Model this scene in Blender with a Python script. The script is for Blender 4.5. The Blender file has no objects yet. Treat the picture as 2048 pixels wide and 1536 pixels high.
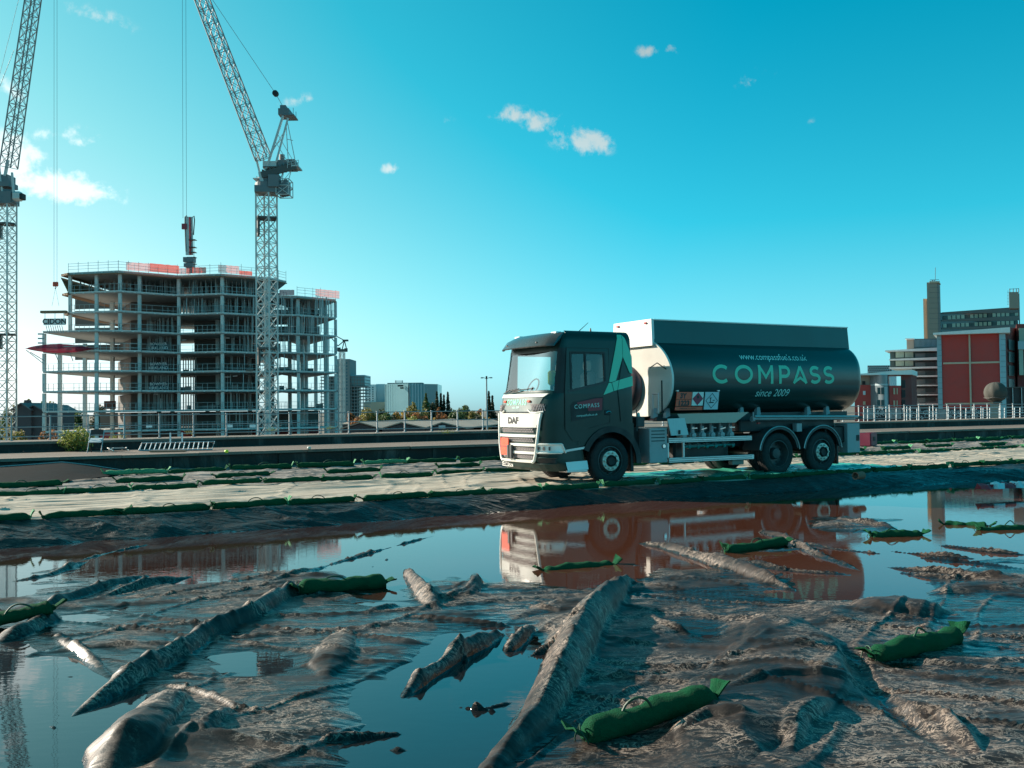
import bpy, math, random
import numpy as np
from mathutils import Vector, Matrix
random.seed(7); rng = np.random.default_rng(11)
SC = bpy.context.scene
COL = SC.collection
R = math.radians
# ------------------------------------------------------------------ camera
CAM_H = 2.05; FPX = 1980.0; ROLL = 0.011
PITCH = math.atan((816-768)/FPX)
cam = bpy.data.cameras.new('camera'); camo = bpy.data.objects.new('camera', cam); COL.objects.link(camo)
cam.sensor_fit = 'HORIZONTAL'; cam.sensor_width = 36.0; cam.lens = 36.0*FPX/2048.0
cam.clip_start = 0.1; cam.clip_end = 9000
_f = Vector((0, math.cos(PITCH), math.sin(PITCH))); _u0 = Vector((0, -math.sin(PITCH), math.cos(PITCH))); _r0 = Vector((1, 0, 0))
_r = _r0*math.cos(ROLL) - _u0*math.sin(ROLL); _u = _u0*math.cos(ROLL) + _r0*math.sin(ROLL)
camo.matrix_world = Matrix(((_r.x, _u.x, -_f.x, 0), (_r.y, _u.y, -_f.y, 0), (_r.z, _u.z, -_f.z, CAM_H), (0, 0, 0, 1)))
SC.camera = camo
# ------------------------------------------------------------------ sun, sky, exposure
SUN_EL = R(24.0)
SUN_AZ = (-0.92, 0.39)                       # horizontal direction towards the sun
_n = math.hypot(*SUN_AZ); SUN_AZ = (SUN_AZ[0]/_n, SUN_AZ[1]/_n)
SUN_DIR = Vector((SUN_AZ[0]*math.cos(SUN_EL), SUN_AZ[1]*math.cos(SUN_EL), math.sin(SUN_EL)))
sl = bpy.data.lights.new('sun', 'SUN'); sl.energy = 5.0; sl.angle = R(0.5); sl.color = (1.0, 0.87, 0.72)
so = bpy.data.objects.new('sun', sl); COL.objects.link(so)
so.rotation_euler = SUN_DIR.to_track_quat('Z', 'Y').to_euler()
SKY_STRENGTH = 0.064; SKY_G0, SKY_G1 = 1.34, -0.16
SC.view_settings.view_transform = 'Standard'; SC.view_settings.look = 'None'
SC.view_settings.exposure = 0.9; SC.view_settings.gamma = 1.0; SC.view_settings.use_curve_mapping = False

def ray(px, py):
    return _f + _r*((px-1024)/FPX) + _u*((768-py)/FPX)
def gp(px, py, z=0.0):                       # point of the level z seen at a pixel of the photograph
    d = ray(px, py); t = (z-CAM_H)/d.z
    return Vector((0, 0, CAM_H)) + d*t
def at(px, py, Y):                           # point at distance Y seen at a pixel
    d = ray(px, py)
    return Vector((0, 0, CAM_H)) + d*(Y/d.y)

class NT:
    def __init__(s, nt): s.nt = nt; s.n = nt.nodes; s.l = nt.links
    def node(s, t, **kw):
        n = s.n.new(t)
        for k, v in kw.items(): setattr(n, k, v)
        return n
    def put(s, sock, v):
        if isinstance(v, bpy.types.NodeSocket): s.l.new(v, sock)
        elif v is not None:
            if sock.type == 'RGBA' and len(v) == 3: v = (*v, 1)
            sock.default_value = v
    def math(s, op, a, b=None, c=None, clamp=False):
        n = s.node('ShaderNodeMath', operation=op, use_clamp=clamp); s.put(n.inputs[0], a)
        if b is not None: s.put(n.inputs[1], b)
        if c is not None: s.put(n.inputs[2], c)
        return n.outputs[0]
    def mix(s, f, a, b, blend='MIX'):
        n = s.node('ShaderNodeMix', data_type='RGBA', blend_type=blend)
        s.put(n.inputs[0], f); s.put(n.inputs[6], a); s.put(n.inputs[7], b); return n.outputs[2]
    def noise(s, vec, scale, detail=4, rough=.55, dist=0):
        n = s.node('ShaderNodeTexNoise'); s.put(n.inputs['Vector'], vec); n.inputs['Scale'].default_value = scale
        n.inputs['Detail'].default_value = detail; n.inputs['Roughness'].default_value = rough; n.inputs['Distortion'].default_value = dist
        return n.outputs[0]
    def ramp(s, f, pts):
        n = s.node('ShaderNodeValToRGB'); s.put(n.inputs[0], f); e = n.color_ramp.elements
        while len(e) < len(pts): e.new(.5)
        for q, (p, c) in zip(e, pts):
            q.position = p; q.color = (c, c, c, 1) if not hasattr(c, '__len__') else (*c, 1)
        return n.outputs[0]
    def maprange(s, v, a, b, c=0., d=1., smooth=True):
        n = s.node('ShaderNodeMapRange', interpolation_type='SMOOTHSTEP' if smooth else 'LINEAR'); s.put(n.inputs[0], v)
        for i, q in zip((1, 2, 3, 4), (a, b, c, d)): s.put(n.inputs[i], q)
        return n.outputs[0]
    def mapping(s, vec, scale=(1, 1, 1), rot=(0, 0, 0), loc=(0, 0, 0)):
        n = s.node('ShaderNodeMapping'); s.put(n.inputs[0], vec); n.inputs[3].default_value = scale; n.inputs[2].default_value = rot; n.inputs[1].default_value = loc
        return n.outputs[0]

# world: Nishita sky, tinted to the photograph's cyan air, with a few small fair weather clouds
W = bpy.data.worlds.new('World'); SC.world = W; W.use_nodes = True
w = NT(W.node_tree); w.n.clear()
sky = w.node('ShaderNodeTexSky', sky_type='NISHITA'); sky.sun_disc = False
sky.sun_elevation = SUN_EL; sky.sun_rotation = math.atan2(SUN_AZ[0], SUN_AZ[1])
sky.air_density = 1.0; sky.dust_density = 0.6; sky.ozone_density = 1.0
bw0 = w.node('ShaderNodeRGBToBW'); w.put(bw0.inputs[0], sky.outputs[0])
tcg = w.node('ShaderNodeTexCoord').outputs['Generated']
sxyz = w.node('ShaderNodeSeparateXYZ'); w.put(sxyz.inputs[0], tcg)
pal = w.math('POWER', w.maprange(sxyz.outputs[2], 0.40, -0.02, 0, 1, False), 1.35)            # the air pales towards the horizon
sdn = w.node('ShaderNodeVectorMath', operation='DOT_PRODUCT'); w.put(sdn.inputs[0], tcg); sdn.inputs[1].default_value = SUN_DIR
glow = w.math('POWER', w.maprange(sdn.outputs['Value'], .28, 1.0, 0, 1, False), 1.2)           # and towards the sun
palest = w.math('ADD', w.math('MULTIPLY', pal, .72), w.math('MULTIPLY', glow, .75), clamp=True)
hue = w.ramp(palest, [(.0, (.0, 1.02, 1.60)), (.30, (.07, 1.10, 1.50)), (.6, (.40, 1.12, 1.24)), (1.0, (.92, 1.02, 1.0))])
gain = w.math('MULTIPLY', bw0.outputs[0], w.math('ADD', SKY_G0, w.math('MULTIPLY', pal, SKY_G1)))
tint = w.mix(1.0, hue, gain, 'MULTIPLY')
tc = w.node('ShaderNodeTexCoord').outputs['Generated']
CLOUDS = [(125, 377, 125, 46, 1.0, 4), (12, 322, 75, 62, .9, 0), (1162, 286, 84, 44, .80, 8), (1080, 248, 62, 30, .66, -20), (1028, 232, 62, 28, .6, 0), (1297, 103, 36, 22, .62, 0), (1340, 98, 40, 24, .4, 0),
          (782, 338, 28, 18, .66, 0), (195, 36, 80, 26, .48, 10), (1503, 161, 50, 24, .42, -15), (600, 200, 56, 18, .42, -15), (118, 270, 70, 24, .55, -10), (165, 283, 50, 20, .5, -15), (15, 180, 60, 36, .5, 30),
          (1620, 243, 22, 10, .25, 0), (1200, 433, 30, 10, .2, 0), (40, 742, 60, 12, .5, 0), (1785, 672, 90, 12, .2, -3), (890, 243, 30, 14, .2, -20)]
def dirv(px, py): return ray(px, py).normalized()
acc = None
nz1 = w.noise(tc, 38, 6, .62, .3); nz2 = w.noise(tc, 130, 4, .6)
nz = w.math('ADD', w.math('MULTIPLY', nz1, .72), w.math('MULTIPLY', nz2, .28))
for (px, py, rx, ry, st, ang) in CLOUDS:
    c0 = dirv(px, py); a = R(ang)
    ex = (ray(px+math.cos(a), py+math.sin(a)) - ray(px, py)); ey = (ray(px-math.sin(a), py+math.cos(a)) - ray(px, py))
    ex.normalize(); ey.normalize()
    def dotn(vec, off, k):
        n = w.node('ShaderNodeVectorMath', operation='DOT_PRODUCT'); w.put(n.inputs[0], tc); n.inputs[1].default_value = vec
        return w.math('MULTIPLY', w.math('SUBTRACT', n.outputs['Value'], off), k)
    u = dotn(ex, ex.dot(c0), FPX/rx); v = dotn(ey, ey.dot(c0), FPX/ry)
    vb = w.math('MULTIPLY', v, w.maprange(v, -.1, .1, 1.0, 1.35))                     # flatter base, puffier top
    r2 = w.math('ADD', w.math('MULTIPLY', u, u), w.math('MULTIPLY', vb, vb))
    n = w.node('ShaderNodeVectorMath', operation='DOT_PRODUCT'); w.put(n.inputs[0], tc); n.inputs[1].default_value = c0
    front = w.math('GREATER_THAN', n.outputs['Value'], 0.5)
    m = w.math('SUBTRACT', 1.0, w.math('SQRT', r2), clamp=True)
    m = w.math('MULTIPLY', w.math('MULTIPLY', m, st*(1.25 if st > .8 else 1.0)), front)
    acc = m if acc is None else w.math('MAXIMUM', acc, m)
cm = w.maprange(w.math('ADD', w.math('MULTIPLY', acc, .75), w.math('MULTIPLY', w.math('SUBTRACT', nz, .5), 1.9)), .14, .56)
cm = w.math('MULTIPLY', cm, w.maprange(acc, 0.0, .35))
cloudc = w.mix(1.0, tint, (0.0, 0.0, 0.0), 'MIX')
bw = w.node('ShaderNodeRGBToBW'); w.put(bw.inputs[0], sky.outputs[0])
lum = w.math('MULTIPLY', bw.outputs[0], 2.0)
cmb = w.node('ShaderNodeCombineColor'); w.put(cmb.inputs[0], w.math('MULTIPLY', lum, .86)); w.put(cmb.inputs[1], lum); w.put(cmb.inputs[2], lum)
skyc = w.mix(w.math('MULTIPLY', cm, .85), tint, cmb.outputs[0])
bg = w.node('ShaderNodeBackground'); w.put(bg.inputs[0], skyc); bg.inputs[1].default_value = SKY_STRENGTH
wo = w.node('ShaderNodeOutputWorld'); w.l.new(bg.outputs[0], wo.inputs[0])

# ------------------------------------------------------------------ helpers
def link(o): COL.objects.link(o); return o
def tag(o, label=None, cat=None, group=None, kind=None):
    if label: o['label'] = label
    if cat: o['category'] = cat
    if group: o['group'] = group
    if kind: o['kind'] = kind
    return o
def thing(name, label, cat, loc=(0, 0, 0), rz=0.0, group=None):
    o = bpy.data.objects.new(name, None); o.empty_display_size = .2; link(o)
    o.location = loc; o.rotation_euler = (0, 0, rz)
    return tag(o, label, cat, group)
CHILDREN = {}
class MB:
    def __init__(s, off=(0, 0, 0)): s.v = []; s.f = []; s.mi = []; s.m = 0; s.off = Vector(off)
    def add(s, vs, fs):
        b = len(s.v); ox, oy, oz = s.off
        s.v.extend((p[0]-ox, p[1]-oy, p[2]-oz) for p in vs)
        for f in fs: s.f.append(tuple(i+b for i in f)); s.mi.append(s.m)
        return s
    def box(s, x0, x1, y0, y1, z0, z1):
        return s.add([(x0, y0, z0), (x1, y0, z0), (x1, y1, z0), (x0, y1, z0), (x0, y0, z1), (x1, y0, z1), (x1, y1, z1), (x0, y1, z1)],
                     [(3, 2, 1, 0), (4, 5, 6, 7), (0, 1, 5, 4), (1, 2, 6, 5), (2, 3, 7, 6), (3, 0, 4, 7)])
    def cbox(s, c, sx, sy, sz, rz=0.0, rx=0.0, ry=0.0):
        M = Matrix.Translation(c) @ Matrix.Rotation(rz, 4, 'Z') @ Matrix.Rotation(ry, 4, 'Y') @ Matrix.Rotation(rx, 4, 'X')
        vs = [M @ Vector((a*sx/2, b*sy/2, d*sz/2)) for d in (-1, 1) for a, b in ((-1, -1), (1, -1), (1, 1), (-1, 1))]
        return s.add(vs, [(3, 2, 1, 0), (4, 5, 6, 7), (0, 1, 5, 4), (1, 2, 6, 5), (2, 3, 7, 6), (3, 0, 4, 7)])
    def bbox(s, x0, x1, y0, y1, z0, z1, b=.01):      # box with chamfered edges
        xs = (x0, x1); ys = (y0, y1); zs = (z0, z1)
        import itertools
        vs = []; idx = {}
        for i, j, k in itertools.product((0, 1), repeat=3):
            sx = b if i == 0 else -b; sy = b if j == 0 else -b; sz = b if k == 0 else -b
            for ax, p in enumerate(((xs[i], ys[j]+sy, zs[k]+sz), (xs[i]+sx, ys[j], zs[k]+sz), (xs[i]+sx, ys[j]+sy, zs[k]))):
                idx[(i, j, k, ax)] = len(vs); vs.append(p)
        F = []
        q = ((0, 0), (1, 0), (1, 1), (0, 1))
        for i in (0, 1):
            F.append([idx[(i, a, c, 0)] for a, c in q][::(1 if i else -1)]); F.append([idx[(a, i, c, 1)] for a, c in q][::(-1 if i else 1)]); F.append([idx[(a, c, i, 2)] for a, c in q][::(1 if i else -1)])
        for a in (0, 1):
            for c in (0, 1):
                F.append([idx[(0, a, c, 1)], idx[(1, a, c, 1)], idx[(1, a, c, 2)], idx[(0, a, c, 2)]])
                F.append([idx[(a, 0, c, 0)], idx[(a, 1, c, 0)], idx[(a, 1, c, 2)], idx[(a, 0, c, 2)]])
                F.append([idx[(a, c, 0, 0)], idx[(a, c, 1, 0)], idx[(a, c, 1, 1)], idx[(a, c, 0, 1)]])
        for i, j, k in itertools.product((0, 1), repeat=3): F.append([idx[(i, j, k, 0)], idx[(i, j, k, 1)], idx[(i, j, k, 2)]])
        return s.add(vs, F)
    def bar(s, p, q, w=.05, h=None, n=4):
        p = Vector(p); q = Vector(q); d = q-p
        if d.length < 1e-6: return s
        d.normalize(); up = Vector((0, 0, 1)) if abs(d.z) < .95 else Vector((1, 0, 0))
        a = d.cross(up).normalized(); b = a.cross(d)
        h = w if h is None else h
        if n == 4: ring = [(-w/2, -h/2), (w/2, -h/2), (w/2, h/2), (-w/2, h/2)]
        else: ring = [(math.cos(2*math.pi*i/n)*w/2, math.sin(2*math.pi*i/n)*h/2) for i in range(n)]
        vs = [P + a*x + b*y for P in (p, q) for x, y in ring]
        fs = [(i, (i+1) % n, n+(i+1) % n, n+i) for i in range(n)] + [tuple(range(n))[::-1], tuple(range(n, 2*n))]
        return s.add(vs, fs)
    def tube(s, pts, r, n=8, caps=True, rz=None):
        pts = [Vector(p) for p in pts]; rs = r if hasattr(r, '__len__') else [r]*len(pts)
        vs = []; fs = []; a = None
        for i, p in enumerate(pts):
            d = (pts[min(i+1, len(pts)-1)] - pts[max(i-1, 0)]).normalized()
            if a is None:
                up = Vector((0, 0, 1)) if abs(d.z) < .9 else Vector((1, 0, 0)); a = d.cross(up).normalized()
            else: a = (a - d*a.dot(d)).normalized()
            b = a.cross(d)
            for k in range(n):
                t = 2*math.pi*k/n; vs.append(p + a*(math.cos(t)*rs[i]) + b*(math.sin(t)*rs[i]*(rz if rz else 1)))
        for i in range(len(pts)-1):
            for k in range(n): fs.append((i*n+k, i*n+(k+1) % n, (i+1)*n+(k+1) % n, (i+1)*n+k))
        if caps: fs += [tuple(range(n))[::-1], tuple(range((len(pts)-1)*n, len(pts)*n))]
        return s.add(vs, fs)
    def loft(s, rings, closed=True, caps=(True, True)):
        n = len(rings[0]); vs = [p for r in rings for p in r]; fs = []
        for i in range(len(rings)-1):
            for k in range(n if closed else n-1): fs.append((i*n+k, i*n+(k+1) % n, (i+1)*n+(k+1) % n, (i+1)*n+k))
        if caps[0]: fs.append(tuple(range(n))[::-1])
        if caps[1]: fs.append(tuple(range((len(rings)-1)*n, len(rings)*n)))
        return s.add(vs, fs)
    def lathe(s, prof, c, axis='Y', n=32):            # prof: (radius, offset along the axis)
        vs = []; fs = []
        for r, o in prof:
            for k in range(n):
                t = 2*math.pi*k/n; a, b = math.cos(t)*r, math.sin(t)*r
                vs.append({'Y': (c[0]+a, c[1]+o, c[2]+b), 'X': (c[0]+o, c[1]+a, c[2]+b), 'Z': (c[0]+a, c[1]+b, c[2]+o)}[axis])
        for i in range(len(prof)-1):
            for k in range(n): fs.append((i*n+k, i*n+(k+1) % n, (i+1)*n+(k+1) % n, (i+1)*n+k))
        return s.add(vs, fs)
    def prism(s, poly, d, axis='Y', o=0.0):            # polygon in the plane across 'axis', from o to o+d
        n = len(poly)
        f3 = {'Y': lambda a, b, t: (a, t, b), 'X': lambda a, b, t: (t, a, b), 'Z': lambda a, b, t: (a, b, t)}[axis]
        vs = [f3(a, b, o) for a, b in poly] + [f3(a, b, o+d) for a, b in poly]
        return s.add(vs, [tuple(range(n)), tuple(range(2*n-1, n-1, -1))] + [((i+1) % n, i, n+i, n+(i+1) % n) for i in range(n)])
    def quad(s, *p): return s.add(p, [tuple(range(len(p)))])
    def text(s, body, size, fn, align='CENTER', shear=0.0, bold=0.0, spacing=1.0):
        cu = bpy.data.curves.new('t', 'FONT'); cu.body = body; cu.size = size; cu.align_x = align; cu.shear = shear; cu.offset = bold; cu.space_character = spacing; cu.resolution_u = 3
        ob = bpy.data.objects.new('t', cu); me = bpy.data.meshes.new_from_object(ob)
        s.add([fn(v.co.x, v.co.y) for v in me.vertices], [tuple(p.vertices) for p in me.polygons])
        bpy.data.objects.remove(ob); bpy.data.curves.remove(cu); bpy.data.meshes.remove(me)
        return s
    def build(s, name, mats, parent=None, smooth=0, kind=None, label=None):
        used = sorted({i for f in s.f for i in f})
        if len(used) < len(s.v):
            ix = {a: b for b, a in enumerate(used)}; s.v = [s.v[i] for i in used]; s.f = [tuple(ix[i] for i in f) for f in s.f]
        me = bpy.data.meshes.new(name); me.from_pydata([tuple(p) for p in s.v], [], s.f)
        mats = mats if isinstance(mats, (list, tuple)) else [mats]
        for m in mats: me.materials.append(m)
        if len(mats) > 1: me.polygons.foreach_set('material_index', s.mi)
        if smooth:
            me.polygons.foreach_set('use_smooth', [True]*len(me.polygons)); me.set_sharp_from_angle(angle=R(smooth))
        me.update()
        o = bpy.data.objects.new(name, me); link(o)
        if parent is not None: o.parent = parent; CHILDREN.setdefault(parent.name, []).append(o)
        if kind: o['kind'] = kind
        if label: o['label'] = label
        return o
def inst(o, parent=None, loc=None, rz=None, name=None):       # one more object on the same mesh
    c = o.copy(); link(c)
    if parent is not None: c.parent = parent; CHILDREN.setdefault(parent.name, []).append(c)
    if loc is not None: c.location = loc
    if rz is not None: c.rotation_euler = (0, 0, rz)
    return c
def dup(o, parent=None):
    c = o.copy(); link(c)
    if parent is not None: c.parent = parent; CHILDREN.setdefault(parent.name, []).append(c)
    for ch in list(CHILDREN.get(o.name, [])): dup(ch, c)
    return c

MATS = {}
def mat(name, col, rough=.6, metal=0.0, var=.15, scale=3.0, bump=0.0, bscale=40.0, coat=0.0, spec=.5, stretch=None, dirt=0.0, dirtc=(.12, .10, .08), alpha=1.0):
    m = bpy.data.materials.new(name); m.use_nodes = True; t = NT(m.node_tree); b = t.n['Principled BSDF']
    co = t.node('ShaderNodeTexCoord').outputs['Object']
    if stretch: co = t.mapping(co, stretch)
    n = t.noise(co, scale, 5, .6)
    c = t.mix(n, tuple(max(0, x*(1-var)) for x in col), tuple(x*(1+var) for x in col))
    if dirt:
        d = t.maprange(t.noise(co, scale*.6, 7, .7, .4), .52, .75, 0, dirt); c = t.mix(d, c, dirtc)
    t.put(b.inputs['Base Color'], c); b.inputs['Metallic'].default_value = metal
    t.put(b.inputs['Roughness'], t.maprange(n, .3, .7, max(0.02, rough*.85), min(1, rough*1.15)))
    b.inputs['Coat Weight'].default_value = coat; b.inputs['Coat Roughness'].default_value = .06
    b.inputs['Specular IOR Level'].default_value = spec; b.inputs['Alpha'].default_value = alpha
    if bump:
        bp = t.node('ShaderNodeBump'); bp.inputs['Strength'].default_value = bump; bp.inputs['Distance'].default_value = .02
        t.put(bp.inputs['Height'], t.noise(co, bscale, 5, .65)); t.l.new(bp.outputs[0], b.inputs['Normal'])
    MATS[name] = m; return m
def glassy(name, tintc=(.75, .85, .85), refl=1.0, rough=.02, base=0.25):
    m = bpy.data.materials.new(name); m.use_nodes = True; t = NT(m.node_tree); t.n.remove(t.n['Principled BSDF']); out = t.n['Material Output']
    tr = t.node('ShaderNodeBsdfTransparent'); tr.inputs[0].default_value = (*tintc, 1)
    gl = t.node('ShaderNodeBsdfGlossy'); gl.inputs['Roughness'].default_value = rough; gl.inputs[0].default_value = (1, 1, 1, 1)
    lw = t.node('ShaderNodeFresnel'); lw.inputs[0].default_value = 1.5
    f = t.math('ADD', t.math('MULTIPLY', lw.outputs[0], refl), base, clamp=True)
    mx = t.node('ShaderNodeMixShader'); t.put(mx.inputs[0], f); t.l.new(tr.outputs[0], mx.inputs[1]); t.l.new(gl.outputs[0], mx.inputs[2])
    t.l.new(mx.outputs[0], out.inputs[0]); MATS[name] = m; return m
def netting(name, col, dens=.6):
    m = bpy.data.materials.new(name); m.use_nodes = True; t = NT(m.node_tree); t.n.remove(t.n['Principled BSDF']); out = t.n['Material Output']
    df = t.node('ShaderNodeBsdfDiffuse'); df.inputs[0].default_value = (*col, 1); tl = t.node('ShaderNodeBsdfTranslucent'); tl.inputs[0].default_value = (*col, 1)
    tr = t.node('ShaderNodeBsdfTransparent'); m1 = t.node('ShaderNodeMixShader'); m1.inputs[0].default_value = .4; t.l.new(df.outputs[0], m1.inputs[1]); t.l.new(tl.outputs[0], m1.inputs[2])
    m2 = t.node('ShaderNodeMixShader'); m2.inputs[0].default_value = dens; t.l.new(tr.outputs[0], m2.inputs[1]); t.l.new(m1.outputs[0], m2.inputs[2]); t.l.new(m2.outputs[0], out.inputs[0])
    MATS[name] = m; return m
# ------------------------------------------------------------------ noise for the land forms
def vnoise(x, y, seed):
    xi = np.floor(x).astype(np.int64); yi = np.floor(y).astype(np.int64); fx = x-xi; fy = y-yi
    fx = fx*fx*fx*(fx*(fx*6-15)+10); fy = fy*fy*fy*(fy*(fy*6-15)+10)
    def h(a, b):
        k = (a*374761393 + b*668265263 + seed*1442695041) & 0xFFFFFFFF
        k = ((k ^ (k >> 13))*1274126177) & 0xFFFFFFFF
        return ((k ^ (k >> 16)) & 0xFFFF)/65535.0
    return (h(xi, yi)*(1-fx)+h(xi+1, yi)*fx)*(1-fy) + (h(xi, yi+1)*(1-fx)+h(xi+1, yi+1)*fx)*fy
def fbm(x, y, seed, oct=4, gain=.5):
    s = 0; a = 1.0; t = 0
    for i in range(oct): s = s + a*(vnoise(x*2**i, y*2**i, seed+i*17)-.5); t += a; a *= gain
    return s/t
def ridged(x, y, seed, oct=3):
    s = 0; a = 1.0; t = 0
    for i in range(oct): s = s + a*(1-np.abs(2*vnoise(x*2**i, y*2**i, seed+i*31)-1)); t += a; a *= .5
    return s/t
def crease(X, Y, ang, la, lb, seed, thr=.62, pw=1.4, warp=.5):
    c, s_ = math.cos(ang), math.sin(ang); a = (X*c+Y*s_)/la; b = (-X*s_+Y*c)/lb
    b = b + warp*(vnoise(a*1.7, b*.6, seed+5)-.5)*2
    r = 1-np.abs(2*vnoise(a, b, seed)-1)
    return (np.clip((r-thr)/(1-thr), 0, 1))**pw
def grid_obj(name, P, nx, ny, m, kind=None, parent=None):
    """P: (ny*nx, 3) points row by row"""
    i = np.arange((ny-1)*(nx-1)); r = i//(nx-1); c = i % (nx-1); a = r*nx+c
    F = np.stack([a, a+1, a+nx+1, a+nx], 1).astype(np.int32)
    me = bpy.data.meshes.new(name); me.vertices.add(len(P)); me.vertices.foreach_set('co', P.astype(np.float32).ravel())
    me.loops.add(F.size); me.loops.foreach_set('vertex_index', F.ravel()); me.polygons.add(len(F))
    me.polygons.foreach_set('loop_start', np.arange(0, F.size, 4, dtype=np.int32)); me.polygons.foreach_set('use_smooth', np.ones(len(F), bool))
    me.update(calc_edges=True); me.materials.append(m)
    o = bpy.data.objects.new(name, me); link(o)
    if kind: o['kind'] = kind
    if parent: o.parent = parent
    return o

# ------------------------------------------------------------------ materials of the ground
def sheet_mat(name, dark, light, wet=True, ripple=0.0, rough=.62, bumpd=.02, fine=55.0, spec=.3, vein=.8, veinc=(.24, .19, .155)):
    m = bpy.data.materials.new(name); m.use_nodes = True; t = NT(m.node_tree); b = t.n['Principled BSDF']
    P = t.node('ShaderNodeNewGeometry').outputs['Position']; sx = t.node('ShaderNodeSeparateXYZ'); t.put(sx.inputs[0], P); z = sx.outputs[2]
    PR = t.mapping(P, (1, 1, 1), (0, 0, -R(29)))
    n1 = t.noise(P, 1.1, 6, .68, .6); n2 = t.noise(P, 9.0, 5, .7); n3 = t.noise(P, fine, 3, .75)
    blot = t.maprange(t.math('ADD', t.math('MULTIPLY', n1, .7), t.math('MULTIPLY', n2, .3)), .40, .62)
    c = t.mix(blot, dark, light); rg = t.maprange(n2, .3, .75, rough*.8, min(1, rough*1.2))
    if vein:                                                   # thin pale lines and specks painted into the colour as wet glints
        patch_ = t.maprange(t.noise(P, .9, 5, .65, .5), .40, .58)
        v1 = t.noise(t.mapping(P, (1, 1.5, 1)), 5.5, 7, .72, 1.2); v2 = t.noise(t.mapping(P, (1.2, 2.2, 1)), 17.0, 5, .75, .8)
        l1 = t.maprange(t.math('ABSOLUTE', t.math('SUBTRACT', v1, .5)), .026, .004); l2 = t.maprange(v2, .54, .68)
        k = t.math('MULTIPLY', t.math('MAXIMUM', l1, l2), t.math('MULTIPLY', patch_, vein))
        c = t.mix(k, c, veinc)
    if wet:                                                    # patches of water film lie in the low places of the cloth
        fn = t.math('ADD', t.math('MULTIPLY', t.noise(t.mapping(P, (.8, 1.7, 1)), 2.0, 5, .62, .8), .105), t.math('MULTIPLY', z, -.9))
        film = t.maprange(fn, .024, .040)
        c = t.mix(t.math('MULTIPLY', film, .75), c, tuple(x*.6 for x in dark))
        wz = t.maprange(t.math('ADD', z, t.math('MULTIPLY', t.math('SUBTRACT', n2, .5), .06)), .0, .05)   # soaked close to the waterline
        c = t.mix(wz, t.mix(.6, c, dark), c)
        rg = t.math('MULTIPLY', rg, t.math('SUBTRACT', 1.0, t.math('MULTIPLY', film, .85)))
    t.put(b.inputs['Base Color'], c); t.put(b.inputs['Roughness'], rg); b.inputs['Specular IOR Level'].default_value = spec
    if not ripple:                                             # taut fabric: sharp-edged creases running in three directions
        def cr(vec, sc, det): return t.math('SUBTRACT', 1.0, t.math('MULTIPLY', t.math('ABSOLUTE', t.math('SUBTRACT', t.noise(vec, sc, det, .5, .5), .5)), 5.0), clamp=True)
        wr = t.math('ADD', t.math('MULTIPLY', cr(t.mapping(P, (.45, 2.4, 1), (0, 0, R(12))), 2.2, 2), .8), t.math('ADD', t.math('MULTIPLY', cr(t.mapping(P, (.5, 2.6, 1), (0, 0, -R(48))), 2.6, 2), .7), t.math('MULTIPLY', cr(t.mapping(P, (.4, 2.0, 1), (0, 0, R(38))), 4.0, 2), .3)))
    else:
        def cr(vec, sc, det): return t.math('SUBTRACT', 1.0, t.math('MULTIPLY', t.math('ABSOLUTE', t.math('SUBTRACT', t.noise(vec, sc, det, .5, .5), .5)), 4.0), clamp=True)
        wr = t.math('ADD', cr(t.mapping(PR, (.05, ripple*.45, 1)), 1.6, 1), t.math('ADD', t.math('MULTIPLY', cr(t.mapping(PR, (.07, ripple*.8, 1), (0, 0, .03)), 2.0, 1), .6), t.math('MULTIPLY', cr(t.mapping(PR, (.25, .5, 1), (0, 0, .9)), .9, 1), .4)))
    fib = t.noise(P, fine*2.2, 2, .7)
    hh = t.math('ADD', t.math('ADD', wr, t.math('MULTIPLY', n3, .25)), t.math('MULTIPLY', fib, .10)) if not ripple else wr
    bp = t.node('ShaderNodeBump'); bp.inputs['Strength'].default_value = .9; bp.inputs['Distance'].default_value = bumpd
    t.put(bp.inputs['Height'], hh); t.l.new(bp.outputs[0], b.inputs['Normal'])
    MATS[name] = m; return m
M_SHEET = sheet_mat('wet geotextile', (.0085, .0064, .0056), (.040, .0275, .0225), bumpd=.0045, rough=.48, spec=.32, vein=1.0, veinc=(.40, .31, .25))
M_ROAD = sheet_mat('dry geotextile', (.38, .33, .265), (.47, .415, .34), wet=False, ripple=3.6, rough=.8, bumpd=.022, spec=.15, vein=0)
M_REAR = sheet_mat('grey geotextile', (.12, .11, .10), (.33, .29, .26), wet=False, ripple=3.0, rough=.7, bumpd=.045, spec=.2, vein=0, veinc=(.05, .045, .04))
M_SKIRT = sheet_mat('black plastic sheeting', (.008, .008, .0085), (.026, .023, .021), wet=True, rough=.40, bumpd=.03, fine=30, spec=.5, vein=.35, veinc=(.12, .10, .085))  # black sheeting, its tones lowered further to deepen the shade
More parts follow.
